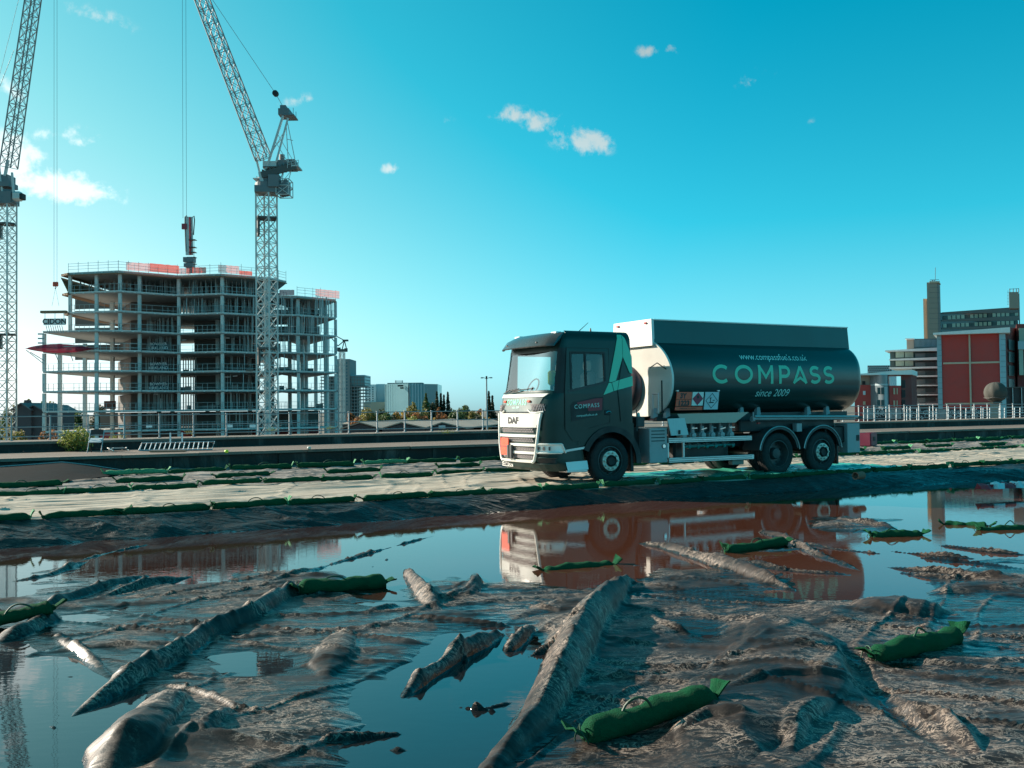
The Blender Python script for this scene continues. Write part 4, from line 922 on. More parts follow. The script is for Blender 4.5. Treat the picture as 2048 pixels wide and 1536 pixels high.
Z0, Z1 = 2.345, 2.825; LW = .088; zm = (Z0+Z1)/2; hh = (Z1-Z0)/2-LW/2
def ell(cx, cz, rx, rz, a0, a1, n=28): return [(cx+rx*math.cos(R(a0+(a1-a0)*i/n)), cz+rz*math.sin(R(a0+(a1-a0)*i/n))) for i in range(n+1)]
letters = []
mb = MB(); strokes(mb, ell(3.40, zm, .255, hh, 48, 312), LW); letters.append(mb)
mb = MB(); strokes(mb, ell(4.13, zm, .26, hh, 0, 360)[:-1], LW, True); letters.append(mb)
mb = MB(); strokes(mb, [(4.66, Z0), (4.66, Z1-.0)], LW); strokes(mb, [(5.09, Z0), (5.09, Z1)], LW); strokes(mb, [(4.66, Z1-.03), (4.875, Z0+.17), (5.09, Z1-.03)], LW*.85); letters.append(mb)
mb = MB(); strokes(mb, [(5.38, Z0), (5.38, Z1)], LW); strokes(mb, [(5.38, Z1-LW/2), (5.52, Z1-LW/2)] + ell(5.55, Z1-LW/2-.12, .13, .12, 85, -85, 12) + [(5.52, Z1-LW/2-.24), (5.38, Z1-LW/2-.24)], LW); letters.append(mb)
mb = MB(); strokes(mb, [(6.08, Z1-.02), (5.86, Z0+.01)], LW*.95); strokes(mb, [(6.08, Z1-.02), (6.31, Z0+.01)], LW*.95); strokes(mb, [(5.88, Z0+.04), (6.085, Z0+.16), (6.29, Z0+.04)], LW*.8); letters.append(mb)
for cx in (6.62, 7.13): mb = MB(); strokes(mb, ell(cx, zm+hh/2, .15, hh/2, 35, 270, 18)+ell(cx, zm-hh/2, .16, hh/2, 90, -145, 18)[1:], LW); letters.append(mb)
for mb in letters: mb.build('tank_letter', M_MINT, truck)
MB().text('www.compassfuels.co.uk', .235, lambda a, b: tpt(5.24+a*.985, 2.965+b), spacing=1.0).build('lettering', M_MINTL, truck)
MB().text('since 2009', .27, lambda a, b: tpt(5.14+a*1.0, 2.02+b), shear=.25).build('lettering', M_MINTL, truck)
# hazard boards
def hz_board(name, x0, x1, z0, z1, m, lean=.06):
    y0 = shell_y((z0+z1)/2, .05)
    y0 = .0
    mb = MB(); f = lambda z: y0-.01+(2.14-z)*-.02
    mb.add([(x0-(2.14-z0)*.16, f(z0), z0), (x1-(2.14-z0)*.16, f(z0), z0), (x1-(2.14-z1)*.16, f(z1), z1), (x0-(2.14-z1)*.16, f(z1), z1), (x0-(2.14-z0)*.16, f(z0)+.02, z0), (x1-(2.14-z0)*.16, f(z0)+.02, z0), (x1-(2.14-z1)*.16, f(z1)+.02, z1), (x0-(2.14-z1)*.16, f(z1)+.02, z1)], [(0, 1, 2, 3), (7, 6, 5, 4), (0, 4, 5, 1), (1, 5, 6, 2), (2, 6, 7, 3), (3, 7, 4, 0)])
    o = mb.build(name, m, truck); pt = lambda a, b, d=.004: (a-(2.14-b)*.16, f(b)-d, b); return o, pt
b1, pt = hz_board('hazard_board', 1.98, 2.45, 1.96, 2.135, M_ORANGE); MB().text('3Y', .17, lambda a, b: pt(2.18+a, 1.985+b), bold=.008).build('lettering', M_BLACK, b1)
b2, pt = hz_board('hazard_board', 1.98, 2.45, 1.79, 1.95, M_ORANGE); MB().text('1223', .17, lambda a, b: pt(2.215+a*1.05, 1.805+b), bold=.008).build('lettering', M_BLACK, b2)
b3, pt = hz_board('danger_board', 2.47, 2.82, 1.80, 2.135, M_WHITE); MB().quad(pt(2.645, 1.805), pt(2.815, 1.968), pt(2.645, 2.13), pt(2.475, 1.968)).build('diamond_mark', mat('crimson vinyl', (.36, .01, .05), .4), b3)
mb = MB(); mb.quad(pt(2.60, 1.955, .007), pt(2.69, 1.955, .007), pt(2.69, 1.967, .007), pt(2.60, 1.967, .007)); mb.add([pt(2.615, 1.98, .007), pt(2.675, 1.98, .007), pt(2.69, 2.02, .007), pt(2.655, 2.03, .007), pt(2.65, 2.075, .007), pt(2.62, 2.035, .007), pt(2.605, 2.04, .007)], [(0, 1, 2, 3, 4, 5, 6)]); mb.build('flame_mark', M_BLACK, b3)
b4, pt = hz_board('hazard_board', 1.98, 2.82, 1.69, 1.775, M_ORANGE); MB().text('EMERGENCY CONTACT', .05, lambda a, b: pt(2.38+a, 1.715+b)).build('lettering', M_BLACK, b4)
b5, pt = hz_board('danger_board', 2.87, 3.31, 1.70, 2.135, mat('pale grey board', (.55, .60, .62), .4), )
mb = MB()
q = [(3.09, 1.725), (3.285, 1.918), (3.09, 2.11), (2.895, 1.918)]
for (a, b), (c, d) in zip(q, q[1:]+q[:1]):
    ia = (3.09+(a-3.09)*.90, 1.918+(b-1.918)*.90); ic = (3.09+(c-3.09)*.90, 1.918+(d-1.918)*.90); mb.quad(pt(a, b), pt(c, d), pt(*ic), pt(*ia))
mb.add([pt(*p) for p in ((2.99, 1.86), (3.15, 1.86), (3.17, 1.885), (3.06, 1.89), (3.0, 1.875))], [(0, 1, 2, 3, 4)])
mb.add([pt(*p) for p in ((3.035, 1.89), (3.06, 1.89), (3.06, 1.97), (3.10, 2.0), (3.06, 1.99), (3.05, 2.03), (3.04, 1.985), (3.0, 2.0), (3.035, 1.96))], [tuple(range(9))]); mb.add([pt(*p) for p in ((3.10, 1.925), (3.16, 1.94), (3.20, 1.925), (3.15, 1.915))], [(0, 1, 2, 3)])
mb.build('diamond_mark', M_BLACK, b5)
for x in (1.99, 3.28): MB().cbox((x, -.0, 2.165), .07, .05, .03).build('board_clip', M_ALU, truck)
# tank saddles
for x in (1.62, 2.0, 4.39, 4.96, 6.75, 7.46):
    mb = MB(); ring = []
    mb.add([(x-.08, shell_y(1.72, .035), 1.735), (x+.02, shell_y(1.72, .035), 1.75), (x-.06, .22, 1.55), (x-.2, .22, 1.50), (x-.08, shell_y(1.72, -.05), 1.735), (x+.02, shell_y(1.72, -.05), 1.75), (x-.06, .34, 1.55), (x-.2, .34, 1.50)], [(0, 1, 2, 3), (7, 6, 5, 4), (0, 4, 5, 1), (1, 5, 6, 2), (2, 6, 7, 3), (3, 7, 4, 0)])
    mb.build('tank_saddle', M_GALU, truck)
mb = MB(); mb.box(1.7, 8.3, .45, .62, 1.42, 1.60); mb.box(1.7, 8.3, 1.88, 2.05, 1.42, 1.60); mb.build('subframe', M_GREYP, truck)
mb = MB(); mb.tube([(4.46, .06, 1.44), (8.15, .06, 1.40)], .042, 10); mb.tube([(4.46, -.02, 1.505), (8.2, -.02, 1.455)], .03, 8); mb.build('side_pipe', M_ALU, truck)
mb = MB(); mb.tube([(4.44, .06, 1.44), (4.50, .06, 1.44)], .075, 12); mb.tube([(4.43, .0, 1.40), (4.43, .0, 1.62)], .02, 6); mb.build('pipe_flange', M_GALU, truck)
mb = MB(); mb.bbox(7.6, 8.55, .1, .45, 1.38, 1.46, .01); mb.build('rear_shelf', M_GREYP, truck)
# delivery compartment
mb = MB(); mb.add([(2.0, .02, 1.60), (4.30, .02, 1.62), (3.86, .04, 1.36), (2.18, .04, 1.36), (2.0, .30, 1.60), (4.30, .30, 1.62), (3.86, .30, 1.36), (2.18, .30, 1.36)], [(0, 1, 2, 3), (3, 2, 6, 7), (1, 5, 6, 2)]); mb.build('manifold_tray', mat('stainless tray', (.42, .38, .33), .4, .6, .15, 5), truck)
mb = MB(); mb.box(2.1, 4.1, .48, .54, .98, 1.42); mb.build('manifold_back', M_BLACK, truck)
for i in range(6):
    x = 2.32+i*.305; v = thing('valve', None, None, (x, .2, 1.22)); v.parent = truck
    mb = MB(); mb.lathe([(.09, .16), (.09, .02), (.07, 0), (.07, -.05), (.03, -.06), (0, -.06)], (0, 0, -.16), 'Y', 14); mb.lathe([(.055, -.16), (.055, .16)], (0, .03, 0), 'Z', 10); mb.build('valve_body', M_GALU, v, smooth=40)
    MB().bar((-.06, -.03, -.02+.04*(i % 2)), (.06, -.09, .02), .025, .025).build('valve_lever', M_CHROME if i % 3 else M_GALU, v)
    MB().cbox((.0, .0, .11), .05, .05, .1).build('valve_tag', mat('blue tag', (.02, .12, .22), .5) if i == 0 else M_BLACK, v)
mb = MB(); mb.add([(1.64, -.06, 1.49), (2.16, -.06, 1.50), (2.24, -.10, 1.09), (1.72, -.10, 1.08), (1.64, -.03, 1.49), (2.16, -.03, 1.50), (2.24, -.07, 1.09), (1.72, -.07, 1.08)], [(0, 1, 2, 3), (7, 6, 5, 4), (0, 4, 5, 1), (1, 5, 6, 2), (2, 6, 7, 3), (3, 7, 4, 0)]); lid = mb.build('locker_door', mat('scuffed white panel', (.62, .64, .62), .4, 0, .12, 4, stretch=(6, 1, .6), dirt=.3, dirtc=(.35, .37, .36)), truck)
MB().cbox((1.95, -.115, 1.16), .05, .02, .10).build('latch', M_BLACK, lid)
mb = MB(); mb.bbox(1.13, 1.66, -.01, .55, .43, 1.27, .012); cb = mb.build('locker', M_GALU, truck)
MB().lathe([(.065, -.012), (.065, 0)], (1.55, -.012, .83), 'Y', 16).build('locker_ring', M_BLACK, cb); MB().lathe([(.045, -.02), (0, -.02)], (1.55, -.012, .83), 'Y', 12).build('locker_latch', M_CHROME, cb)
for z in (1.20, 1.12, 1.04, .96): MB().cbox((1.38, -.013, z), .40, .006, .025).build('louvre', M_GREYP, cb)
mb = MB(); mb.bbox(1.70, 4.36, -.02, .05, .90, 1.02, .008); mb.build('side_guard', M_ALU, truck); mb = MB(); mb.bbox(1.70, 4.42, -.02, .05, .42, .54, .008); mb.build('side_guard', M_ALU, truck)
for z in (.935, .985, .455, .505): MB().bar((1.71, -.023, z), (4.35, -.023, z), .006, .012).build('guard_groove', M_GREYP, truck)
for x in (1.69, 2.17): MB().bbox(x-.02, x+.025, -.0, .05, .54, .90, .004).build('guard_post', M_ALU, truck)
mb = MB(); mb.tube([(2.35, .22, .80), (3.90, .22, .82)], .05, 10)
for i in range(6): mb.tube([(2.45+i*.28, .22, .80), (2.53+i*.28, .22, .80)], .075, 10)
mb.build('delivery_pipe', M_CHROME, truck)
mb = MB(); mb.bbox(3.75, 4.14, .05, .2, .29, .41, .01); mb.build('reflector_plate', mat('plate brown', (.25, .20, .17), .5), truck)
# handrail and lever in front of the tank
mb = MB()
for y in (.18, .40): mb.tube([(1.55, y, 1.62), (1.55, y, 2.10)], .022, 6)
mb.tube([(1.55, .18, 2.10), (1.55, .40, 2.10)], .022, 6); mb.tube([(1.55, .18, 1.64), (1.55, .40, 1.64)], .018, 6); mb.build('handrail', M_ALU, truck)
MB().tube([(1.60, .10, 1.60), (1.60, .10, 2.42)], .018, 6).build('gate_bar', M_BLACK, truck)
mb = MB(); mb.tube([(1.02, .22, 1.42), (.95, .2, 1.64)], .04, 8); mb.build('air_hose', M_MINTL, truck)
mb = MB(); mb.bar((.80, .05, 1.2), (.80, .05, 1.72), .02); mb.bbox(.85, 1.08, .1, .35, 1.30, 1.55, .02); mb.build('coupling_bracket', M_GREYP, truck)
MB().cbox((1.22, .05, 1.47), .12, .05, .05).build('marker_light', M_REDL, truck); MB().cbox((4.62, .02, 1.33), .08, .05, .04).build('marker_light', M_REDL, truck); MB().cbox((7.50, .02, 1.34), .08, .05, .04).build('marker_light', M_REDL, truck)
mb = MB(); mb.bbox(5.98, 6.17, .04, .2, 1.08, 1.30, .01); mb.build('junction_box', M_GALU, truck)
mb = MB(); mb.bbox(7.80, 8.28, -.01, .42, .47, 1.27, .012); rb = mb.build('rear_locker', M_GALU, truck); MB().cbox((8.19, -.014, .87), .11, .01, .16).build('hand_hole', M_BLACK, rb)
mb = MB(); mb.bbox(8.30, 8.42, .2, 2.3, .55, .70, .02); mb.build('rear_bumper', M_GREYP, truck)
for y in (.28, 2.0): MB().bbox(8.28, 8.34, y, y+.25, 1.0, 1.12, .01).build('tail_light', M_REDL, truck)
MB().bbox(7.48, 7.54, .08, .6, .18, .9, .005).build('mudflap', M_BLACK, truck)
# ================================================================== the unfinished concrete building
M_COL = mat('pale concrete', (.60, .63, .61), .8, 0, .12, .4)
M_SLABE = mat('slab concrete', (.38, .39, .38), .85, 0, .15, .3)
M_CORE = mat('core wall concrete', (.15, .135, .125), .9, 0, .2, .2)
M_PROP = mat('steel props', (.38, .42, .42), .5, .5, .1)
M_SCAF = mat('scaffold tube', (.33, .38, .38), .5, .3, .15)
M_PLY = mat('shuttering plywood', (.24, .15, .09), .8, 0, .2, .6)
M_NETP = netting('pink debris netting', (.75, .26, .24), .62); M_NETR = netting('red debris netting', (.62, .10, .07), .85); M_NETM = netting('maroon netting', (.36, .06, .10), .85)
M_BANNER = mat('blue banner', (.03, .07, .10), .6); M_DARK = mat('dark opening', (.02, .02, .022), .7)
def up(px, py, Y): return at(px, py, Y)
def xz(px, Y): return at(px, 824, Y).x
B0 = Vector((xz(360, 165), 165.0, ZG))
bld = thing('unfinished_building', 'unfinished eight storey concrete frame building with open floors and red netting on its roof', 'building', B0)
LV = [-4.0+3.17*k for k in range(-1, 10)]
def lev(k): return -0.82+3.17*k
random.seed(5)
# plan of the facade: (pixel, distance) from left to right for the upper, lower left and right parts
up_f = [(140, 159.0), (240, 157.0), (358, 163.5), (445, 162.0), (545, 167.5), (575, 172.0)]
lo_f = [(88, 157.0), (190, 155.5), (284, 158.0)] 
ri_f = [(535, 165.5), (597, 167.0), (674, 173.0)]
def fpts(pl): return [Vector((xz(a, d), d, 0)) for a, d in pl]
U_, L_, R_ = fpts(up_f), fpts(lo_f), fpts(ri_f)
def slab(name, front, depth, z, th=.27, jut=.35, m=M_SLABE, bk=-.02):
    pl = [(p.x, p.y-jut) for p in front]; bl = [(front[-1].x+depth*bk, front[-1].y+depth), (front[0].x-depth*.02, front[0].y+depth)]
    mb = MB(B0); mb.prism(pl+bl, th, 'Z', z-th); mb.build(name, m, bld)
    mb = MB(B0)                                            # cast-in edge channel with blocks along the edge
    for a, b in zip(pl[:-1], pl[1:]):
        A_ = Vector((a[0], a[1]-.03, z-.04)); Bv = Vector((b[0], b[1]-.03, z-.04)); mb.bar(A_, Bv, .06, .16)
        n = int((Bv-A_).length/1.6)
        for i in range(n): q = A_.lerp(Bv, (i+.3+.4*random.random())/n); mb.cbox((q.x, q.y-.05, z-.16), .28, .08, .18)
    mb.build('edge_trim', M_COL, bld, kind='stuff')
def railing_floor(front, z, jut=.2, h=1.15, skip=0.0):
    mb = MB(B0)
    for a, b in zip(front[:-1], front[1:]):
        A_ = Vector((a.x, a.y-jut, z)); Bv = Vector((b.x, b.y-jut, z)); L = (Bv-A_).length; n = max(2, int(L/.85))
        for i in range(n+1):
            if random.random() < .12: continue
            q = A_.lerp(Bv, i/n); mb.bar(q, q+Vector((0, 0, h*random.uniform(.85, 1.1))), .05, .05)
        for hh in (.45, h):
            mb.bar(A_+Vector((0, 0, hh)), Bv+Vector((0, 0, hh)), .045, .045)
    mb.build('edge_railing', M_SCAF, bld, kind='stuff')
def column(p, z0, z1, w_=.46, m=M_COL):
    mb = MB(B0); mb.cbox((p.x, p.y+.1, (z0+z1)/2), w_, w_, z1-z0); mb.build('column', m, bld)
for k in range(-1, 9):
    if k <= 8: slab('floor_slab', U_ if k >= 6 else [L_[2]+Vector((0, .5, 0))]+U_[2:], 26, lev(k), .27 if k < 8 else .42, bk=-.40)
    if k <= 7: slab('floor_slab', R_, 24, lev(k) - .003, .27 if k < 7 else .42, bk=-.46)
    if k <= 5: slab('floor_slab', L_, 27, lev(k)-.006)
    if k < 8: railing_floor(U_ if k >= 5 else U_[1:], lev(k))
    if k < 7: railing_floor(R_, lev(k))
    if k < 5: railing_floor(L_, lev(k))
for px, d, k1 in ((140, 159, 8), (193, 158, 8), (240, 157.2, 8), (279, 159.5, 8), (358, 163.5, 8), (445, 162.2, 8), (535, 167, 8), (597, 167.3, 7), (672, 173, 7), (88, 157.3, 5), (193, 155.8, 5)):
    lo = 5 if px in (140, 193, 240) and k1 == 8 else -1
    p = Vector((xz(px, d), d, 0))
    for k in range(lo, k1): column(p, lev(k), lev(k+1)-.34)
# columns farther in and at the back
for px, d, k1 in ((120, 183, 5), (170, 183, 5), (225, 170, 7), (318, 172, 8), (345, 180, 8), (436, 172, 8), (500, 178, 8), (545, 180, 7), (580, 182, 7), (613, 188, 7), (632, 192, 7), (652, 180, 7), (655, 197, 7), (605, 178, 7), (415, 182, 8)):
    p = Vector((xz(px, d), d, 0))
    mb = MB(B0); mb.cbox((p.x, p.y, (lev(-1)+lev(k1))/2), .6, .6, lev(k1)-lev(-1)-.4); mb.build('column', M_COL, bld)
def wallseg(name, px0, px1, d, k0, k1, m=M_CORE, th=.3, d2=None):
    a = Vector((xz(px0, d), d, 0)); b = Vector((xz(px1, d2 or d), d2 or d, 0)); dd = (b-a).normalized(); n = Vector((-dd.y, dd.x, 0))*th
    mb = MB(B0); z0 = lev(k0)+.01; z1 = lev(k1)-.36
    mb.add([(a.x, a.y, z0), (b.x, b.y, z0), (b.x+n.x, b.y+n.y, z0), (a.x+n.x, a.y+n.y, z0), (a.x, a.y, z1), (b.x, b.y, z1), (b.x+n.x, b.y+n.y, z1), (a.x+n.x, a.y+n.y, z1)], [(3, 2, 1, 0), (4, 5, 6, 7), (0, 1, 5, 4), (1, 2, 6, 5), (2, 3, 7, 6), (3, 0, 4, 7)])
    return mb.build(name, m, bld)
for k in range(-1, 8):
    wallseg('core_wall', 262, 358, 170+.1*k, k, k+1, d2=172); wallseg('core_wall', 389, 495, 173, k, k+1); wallseg('core_wall', 236, 262, 186, k, k+1, d2=171)
    if k >= 4: wallseg('back_wall', 150, 300, 184, k, k+1); wallseg('back_wall', 495, 560, 186, k, k+1)
    if k >= 5: wallseg('back_wall', 560, 640, 186, k, min(k+1, 7)) if k < 7 else None
    if k < 4 and k >= 0: wallseg('back_wall', 495, 518, 178, k, k+1)
    if k <= 0: wallseg('back_wall', 200, 640, 188, k, k+1, mat('maroon hoarding', (.26, .045, .055), .7) if k == -1 else M_CORE)
# formwork props on the upper floors
for k in (7, 6, 5, 4, 3, 2, 1, 0):
    mb = MB(B0)
    for i in range(150 if k >= 6 else 90 if k > 3 else 40):
        px = random.uniform(145, 560) if k != 6 else random.uniform(360, 660); d = random.uniform(164, 171)
        if k == 7: px = random.uniform(150, 560)
        if k <= 5: px = random.choice((random.uniform(290, 350), random.uniform(448, 530), random.uniform(560, 660) if k > 2 else random.uniform(290, 350)))
        x = xz(px, d); mb.bar((x, d, lev(k)), (x, d, lev(k+1)-.4), .09, .09)
    mb.build('formwork_prop', M_PROP, bld, kind='stuff')
mb = MB(B0)
for i in range(60):
    d = random.uniform(169, 176); px = random.uniform(555, 668); x = xz(px, d); mb.bar((x, d, lev(6)), (x, d, lev(7)-.5), .09, .09)
mb.build('formwork_prop', M_PROP, bld, kind='stuff')
# roof edge: plywood decking, guard rails and debris nets
mb = MB(B0)
for a, b in zip(U_[:-1], U_[1:]): mb.bar((a.x, a.y-.7, lev(8)-.45), (b.x, b.y-.7, lev(8)-.45), .5, .16)
for a, b in zip(R_[1:-1], R_[2:]): mb.bar((a.x, a.y-.7, lev(7)-.45), (b.x, b.y-.7, lev(7)-.45), .5, .16)
mb.build('edge_decking', M_PLY, bld)
def rooftop_rail(pl, z, h=1.5):
    mb = MB(B0)
    for a, b in zip(pl[:-1], pl[1:]):
        L = (b-a).length; n = int(L/1.6)
        for i in range(n+1):
            q = a.lerp(b, i/n); mb.bar((q.x, q.y-.6, z), (q.x, q.y-.6, z+h*random.uniform(.9, 1.25)), .05, .05)
        for hh in (.5, 1.0, 1.4): mb.bar((a.x, a.y-.6, z+hh), (b.x, b.y-.6, z+hh), .045, .045)
    mb.build('roof_railing', M_SCAF, bld, kind='stuff')
rooftop_rail(U_, lev(8)); rooftop_rail(R_[1:], lev(7))
for px0, px1, d0, d1, z, h, m in ((256, 303, 157.0, 159, lev(8), 1.3, M_NETP), (303, 362, 158.8, 162, lev(8), 1.35, M_NETR), (362, 385, 162.4, 162.6, lev(8), 1.0, M_NETP), (388, 416, 161.6, 161.6, lev(8), 1.0, M_NETR), (440, 482, 161.0, 163, lev(8), 1.3, M_NETP), (482, 508, 163.4, 165, lev(8), .7, M_NETR), (634, 682, 169, 172.6, lev(7), 1.35, M_NETP), (562, 592, 166.0, 166.4, lev(7), .9, M_NETM)):
    a = Vector((xz(px0, d0), d0-.72, z)); b = Vector((xz(px1, d1), d1-.72, z)); mb = MB(B0); n = 8
    mb.loft([[(a.lerp(b, i/n)+Vector((0, .05*math.sin(i*2.1)+o, zz))) for zz, o in ((0, 0), (h*.5, .04*math.sin(i)), (h*(1+.03*math.sin(i*3)), 0))] for i in range(n+1)], closed=False, caps=(False, False)); mb.build('debris_net', m, bld)
# stepped left end, boards and the loading platform
for k, pxl in ((8, 122), (7, 124), (6, 127)):
    p = Vector((xz(pxl, 160), 160, 0)); q = U_[0]
    mb = MB(B0); mb.add([(p.x, p.y, lev(k)-.35), (q.x, q.y-.6, lev(k)-.35), (q.x, q.y+24, lev(k)-.35), (p.x, p.y+24, lev(k)-.35), (p.x, p.y, lev(k)-.0), (q.x, q.y-.6, lev(k)), (q.x, q.y+24, lev(k)), (p.x, p.y+24, lev(k))], [(3, 2, 1, 0), (4, 5, 6, 7), (0, 1, 5, 4), (2, 3, 7, 6), (3, 0, 4, 7)]); mb.build('end_deck', M_PLY, bld)
mb = MB(B0); mb.add([(xz(122, 161), 161, lev(8)-.4), (xz(140, 160), 159.5, lev(7)+.1), (xz(140, 160), 180, lev(7)+.1), (xz(122, 161), 180, lev(8)-.4), (xz(121, 161), 161, lev(8)-.4), (xz(139, 160), 159.5, lev(7)+.05), (xz(139, 160), 180, lev(7)+.05), (xz(121, 161), 180, lev(8)-.4)], [(0, 1, 2, 3), (7, 6, 5, 4), (0, 4, 5, 1)]); mb.build('side_screen', mat('ochre side boards', (.25, .19, .10), .8, 0, .2, .5), bld)
def zat(px, py, d): return at(px, py, d).z
def board(name, px0, px1, py0, py1, d, m, th=.12, tx=None, tm=None, tsz=None, parent=bld, bold=.0):
    mb = MB(B0); x0, x1 = xz(px0, d), xz(px1, d); z1, z0 = zat((px0+px1)/2, py0, d), zat((px0+px1)/2, py1, d)
    mb.box(x0, x1, d, d+th, z0, z1); o = mb.build(name, m, parent)
    if tx:
        n = len(tx); hgt = (z1-z0)/n
        for i, tt in enumerate(tx):
            mb = MB(B0); mb.text(tt, tsz or hgt*1.0, lambda a, b, i=i: ((x0+x1)/2+a, d-.03, z1-hgt*(i+.82)+b), bold=bold); mb.build('lettering', tm, o)
    return o
M_WTXT = mat('white lettering', (.9, .9, .9), .6); M_BTXT = mat('dark lettering', (.03, .03, .035), .6)
for py0, py1 in ((684, 700), (724, 740), (764, 780)):
    board('banner', 299, 335, py0, py1, 165.2, M_BANNER, .1, ('BOWMER', 'KIRKLAND'), M_WTXT, bold=.02)
board('platform_sign', 87, 131, 637, 650, 155, mat('pale sign board', (.80, .74, .70), .7), .15, ('CIDON',), M_BTXT, 1.15, bold=.03); board('platform_beam', 80, 131, 621, 626, 155.5, M_PLY, .8)
mb = MB(B0)
for px in (90, 110, 128): mb.bar(at(px, 637, 155.2), at(px, 624, 155.6), .08, .08)
for i in range(8): p = at(92+i*4.5, 651, 155); mb.bar(p, p+Vector((.3, 0, -1.2)), .07, .07)
for py in (668, 677, 686): mb.bar(at(76, py, 156), at(88, py, 156), .18, .22)
mb.build('platform_frame', M_SCAF, bld, kind='stuff')
fan = thing('safety_fan', 'faded red catch fan net sticking out of the left side of the unfinished building', 'safety net', at(120, 700, 154))
o = at(120, 700, 154); mb = MB(o); rows = []
for i in range(15):
    q = i/14; px = 51+144*q; top = 697-9*math.sin(math.pi*min(1, q*1.1))**.7; bot = 697+10*math.sin(math.pi*q)**.8-2*q
    rows.append([at(px, top, 152.2+3.0*q), at(px, (top+bot)/2, 151.6+3.2*q), at(px, bot, 152.0+3.2*q)])
mb.loft([[p for p in r] + [p+Vector((0, .12, 0)) for p in reversed(r)] for r in rows]); mb.build('net_sheet', M_NETM, fan)
mb = MB(o)
for a, b in (((52, 700), (88, 728)), ((60, 704), (90, 722)), ((110, 706), (118, 725)), ((140, 706), (146, 722)), ((51, 697), (195, 690))): mb.bar(at(*a, 152.5), at(*b, 154.5), .09, .09)
mb.build('net_strut', M_SCAF, fan)
# things left on the open floors
mb = MB(B0)
for i in range(70):
    k = random.choice((-1, 0, 1, 2, 3, 3, 2)); px = random.uniform(365, 640); d = random.uniform(163, 169) if px < 540 else random.uniform(168, 174)
    x = xz(px, d); s_ = random.uniform(.2, .8); mb.cbox((x, d, lev(k)+s_/2), random.uniform(.4, 1.6), .5, s_)
mb.build('stacked_material', M_CORE, bld, kind='stuff')
for k, px0 in ((0, 367), (1, 367), (2, 367), (3, 367)):
    mb = MB(B0)
    for i in range(6): x = xz(px0+i*5, 171.5); mb.bar((x, 171.5, lev(k)), (x, 171.5, lev(k+1)-.4), .16, .16)
    mb.build('stud_partition', M_COL, bld)
for px, py in ((297, 786), (312, 786), (455, 754), (470, 752), (386, 790), (300, 828), (395, 827), (470, 827), (368, 680), (455, 676), (312, 789)):
    d = 166; mb = MB(B0); p = at(px, py, d); mb.cbox((p.x, p.y, p.z), .7, .2, .12); mb.build('ceiling_batten', M_WTXT, bld)
board('site_door', 319, 326, 797, 817, 169.2, M_WTXT); board('site_cabin', 208, 226, 802, 818, 160, mat('brick red panel', (.34, .09, .06), .7), 1.2)
for px in (244, 298, 459, 505): board('safety_notice', px-6, px+6, 849, 855, 154, M_WTXT, .06)

# ------------------------------------------------------------------ tower cranes
M_CRW = mat('crane white paint', (.55, .56, .54), .5, .1, .15, .5, dirt=.25, dirtc=(.25, .2, .16)); M_CRD = mat('crane dark steel', (.10, .095, .09), .6, .3, .2, 1); M_CRG = mat('crane machinery grey', (.16, .18, .19), .6, .2, .2, 1); M_CABLE = mat('steel cable', (.10, .12, .13), .5, .3)
M_CRB = mat('jib steel', (.25, .25, .245), .5, .2, .2, .5)
def lattice(mb, p, q, w0, w1, step, up=Vector((0, 0, 1)), ch=.16, br=.08, tri=False):
    p = Vector(p); q = Vector(q); d = (q-p); L = d.length; d.normalize(); a = d.cross(up).normalized(); b = a.cross(d)
    n = max(2, int(L/step)); prev = None
    for i in range(n+1):
        w_ = (w0+(w1-w0)*i/n)/2; c = p+d*(L*i/n)
        ring = [c-a*w_-b*w_, c+a*w_-b*w_, c+a*w_+b*w_, c-a*w_+b*w_] if not tri else [c-a*w_-b*w_, c+a*w_-b*w_, c+b*w_*1.1]
        m_ = len(ring)
        for k in range(m_): mb.bar(ring[k], ring[(k+1) % m_], br, br)
        if prev:
            for k in range(m_):
                mb.bar(prev[k], ring[k], ch, ch)
                if i % 2: mb.bar(prev[k], ring[(k+1) % m_], br, br)
                else: mb.bar(prev[(k+1) % m_], ring[k], br, br)
                if not tri: mb.bar(prev[(k+1) % m_] if i % 2 else prev[k], ring[k] if i % 2 else ring[(k+1) % m_], br*.8, br*.8)
        prev = ring
def crane(label, px, d, y_top, w_, jib_a, jib_b, flip, apex, dd=0.0):
    base = Vector((xz(px, d), d, ZG)); ztop = zat(px, y_top, d)
    t = thing('tower_crane', label, 'crane', base, 0, 'tower cranes')
    mb = MB(base); lattice(mb, (base.x, d, ZG), (base.x, d, ztop), w_, w_, w_*.8, Vector((.35, 1, 0)), .20, .09); mb.build('mast', M_CRW, t)
    mb = MB(base)
    for zz in (ztop-3.5, ztop-22):
        mb = MB(base); mb.cbox((base.x, d, zz), w_*1.25, w_*1.25, .25, .3); mb.cbox((base.x-w_*.55, d, zz-1.2), .3, w_*1.1, 2.4, .3); mb.build('mast_collar', M_CRD, t)
    mb = MB(base); mb.cbox((base.x, d, ztop+.45), w_*1.5, w_*1.5, .9, .2); mb.lathe([(w_*.75, .9), (w_*.75, 1.5), (w_*.6, 1.5), (w_*.6, 2.2)], (base.x, d, ztop), 'Z', 20); mb.build('slewing_ring', M_CRG, t)
    return t, base, ztop
t2, b2_, zt2 = crane('white luffing tower crane standing in front of the middle of the unfinished building', 535, 140, 388, 2.1, None, None, 1, None)
D2 = 140
def on2(px, py, dd=0): return at(px, py, D2+dd)
mb = MB(b2_); lattice(mb, on2(527, 318, -1), on2(368, -95, -7), 1.75, 1.45, 1.9, Vector((.2, 1, .1)), .15, .07); mb.build('jib', M_CRB, t2)
mb = MB(b2_)
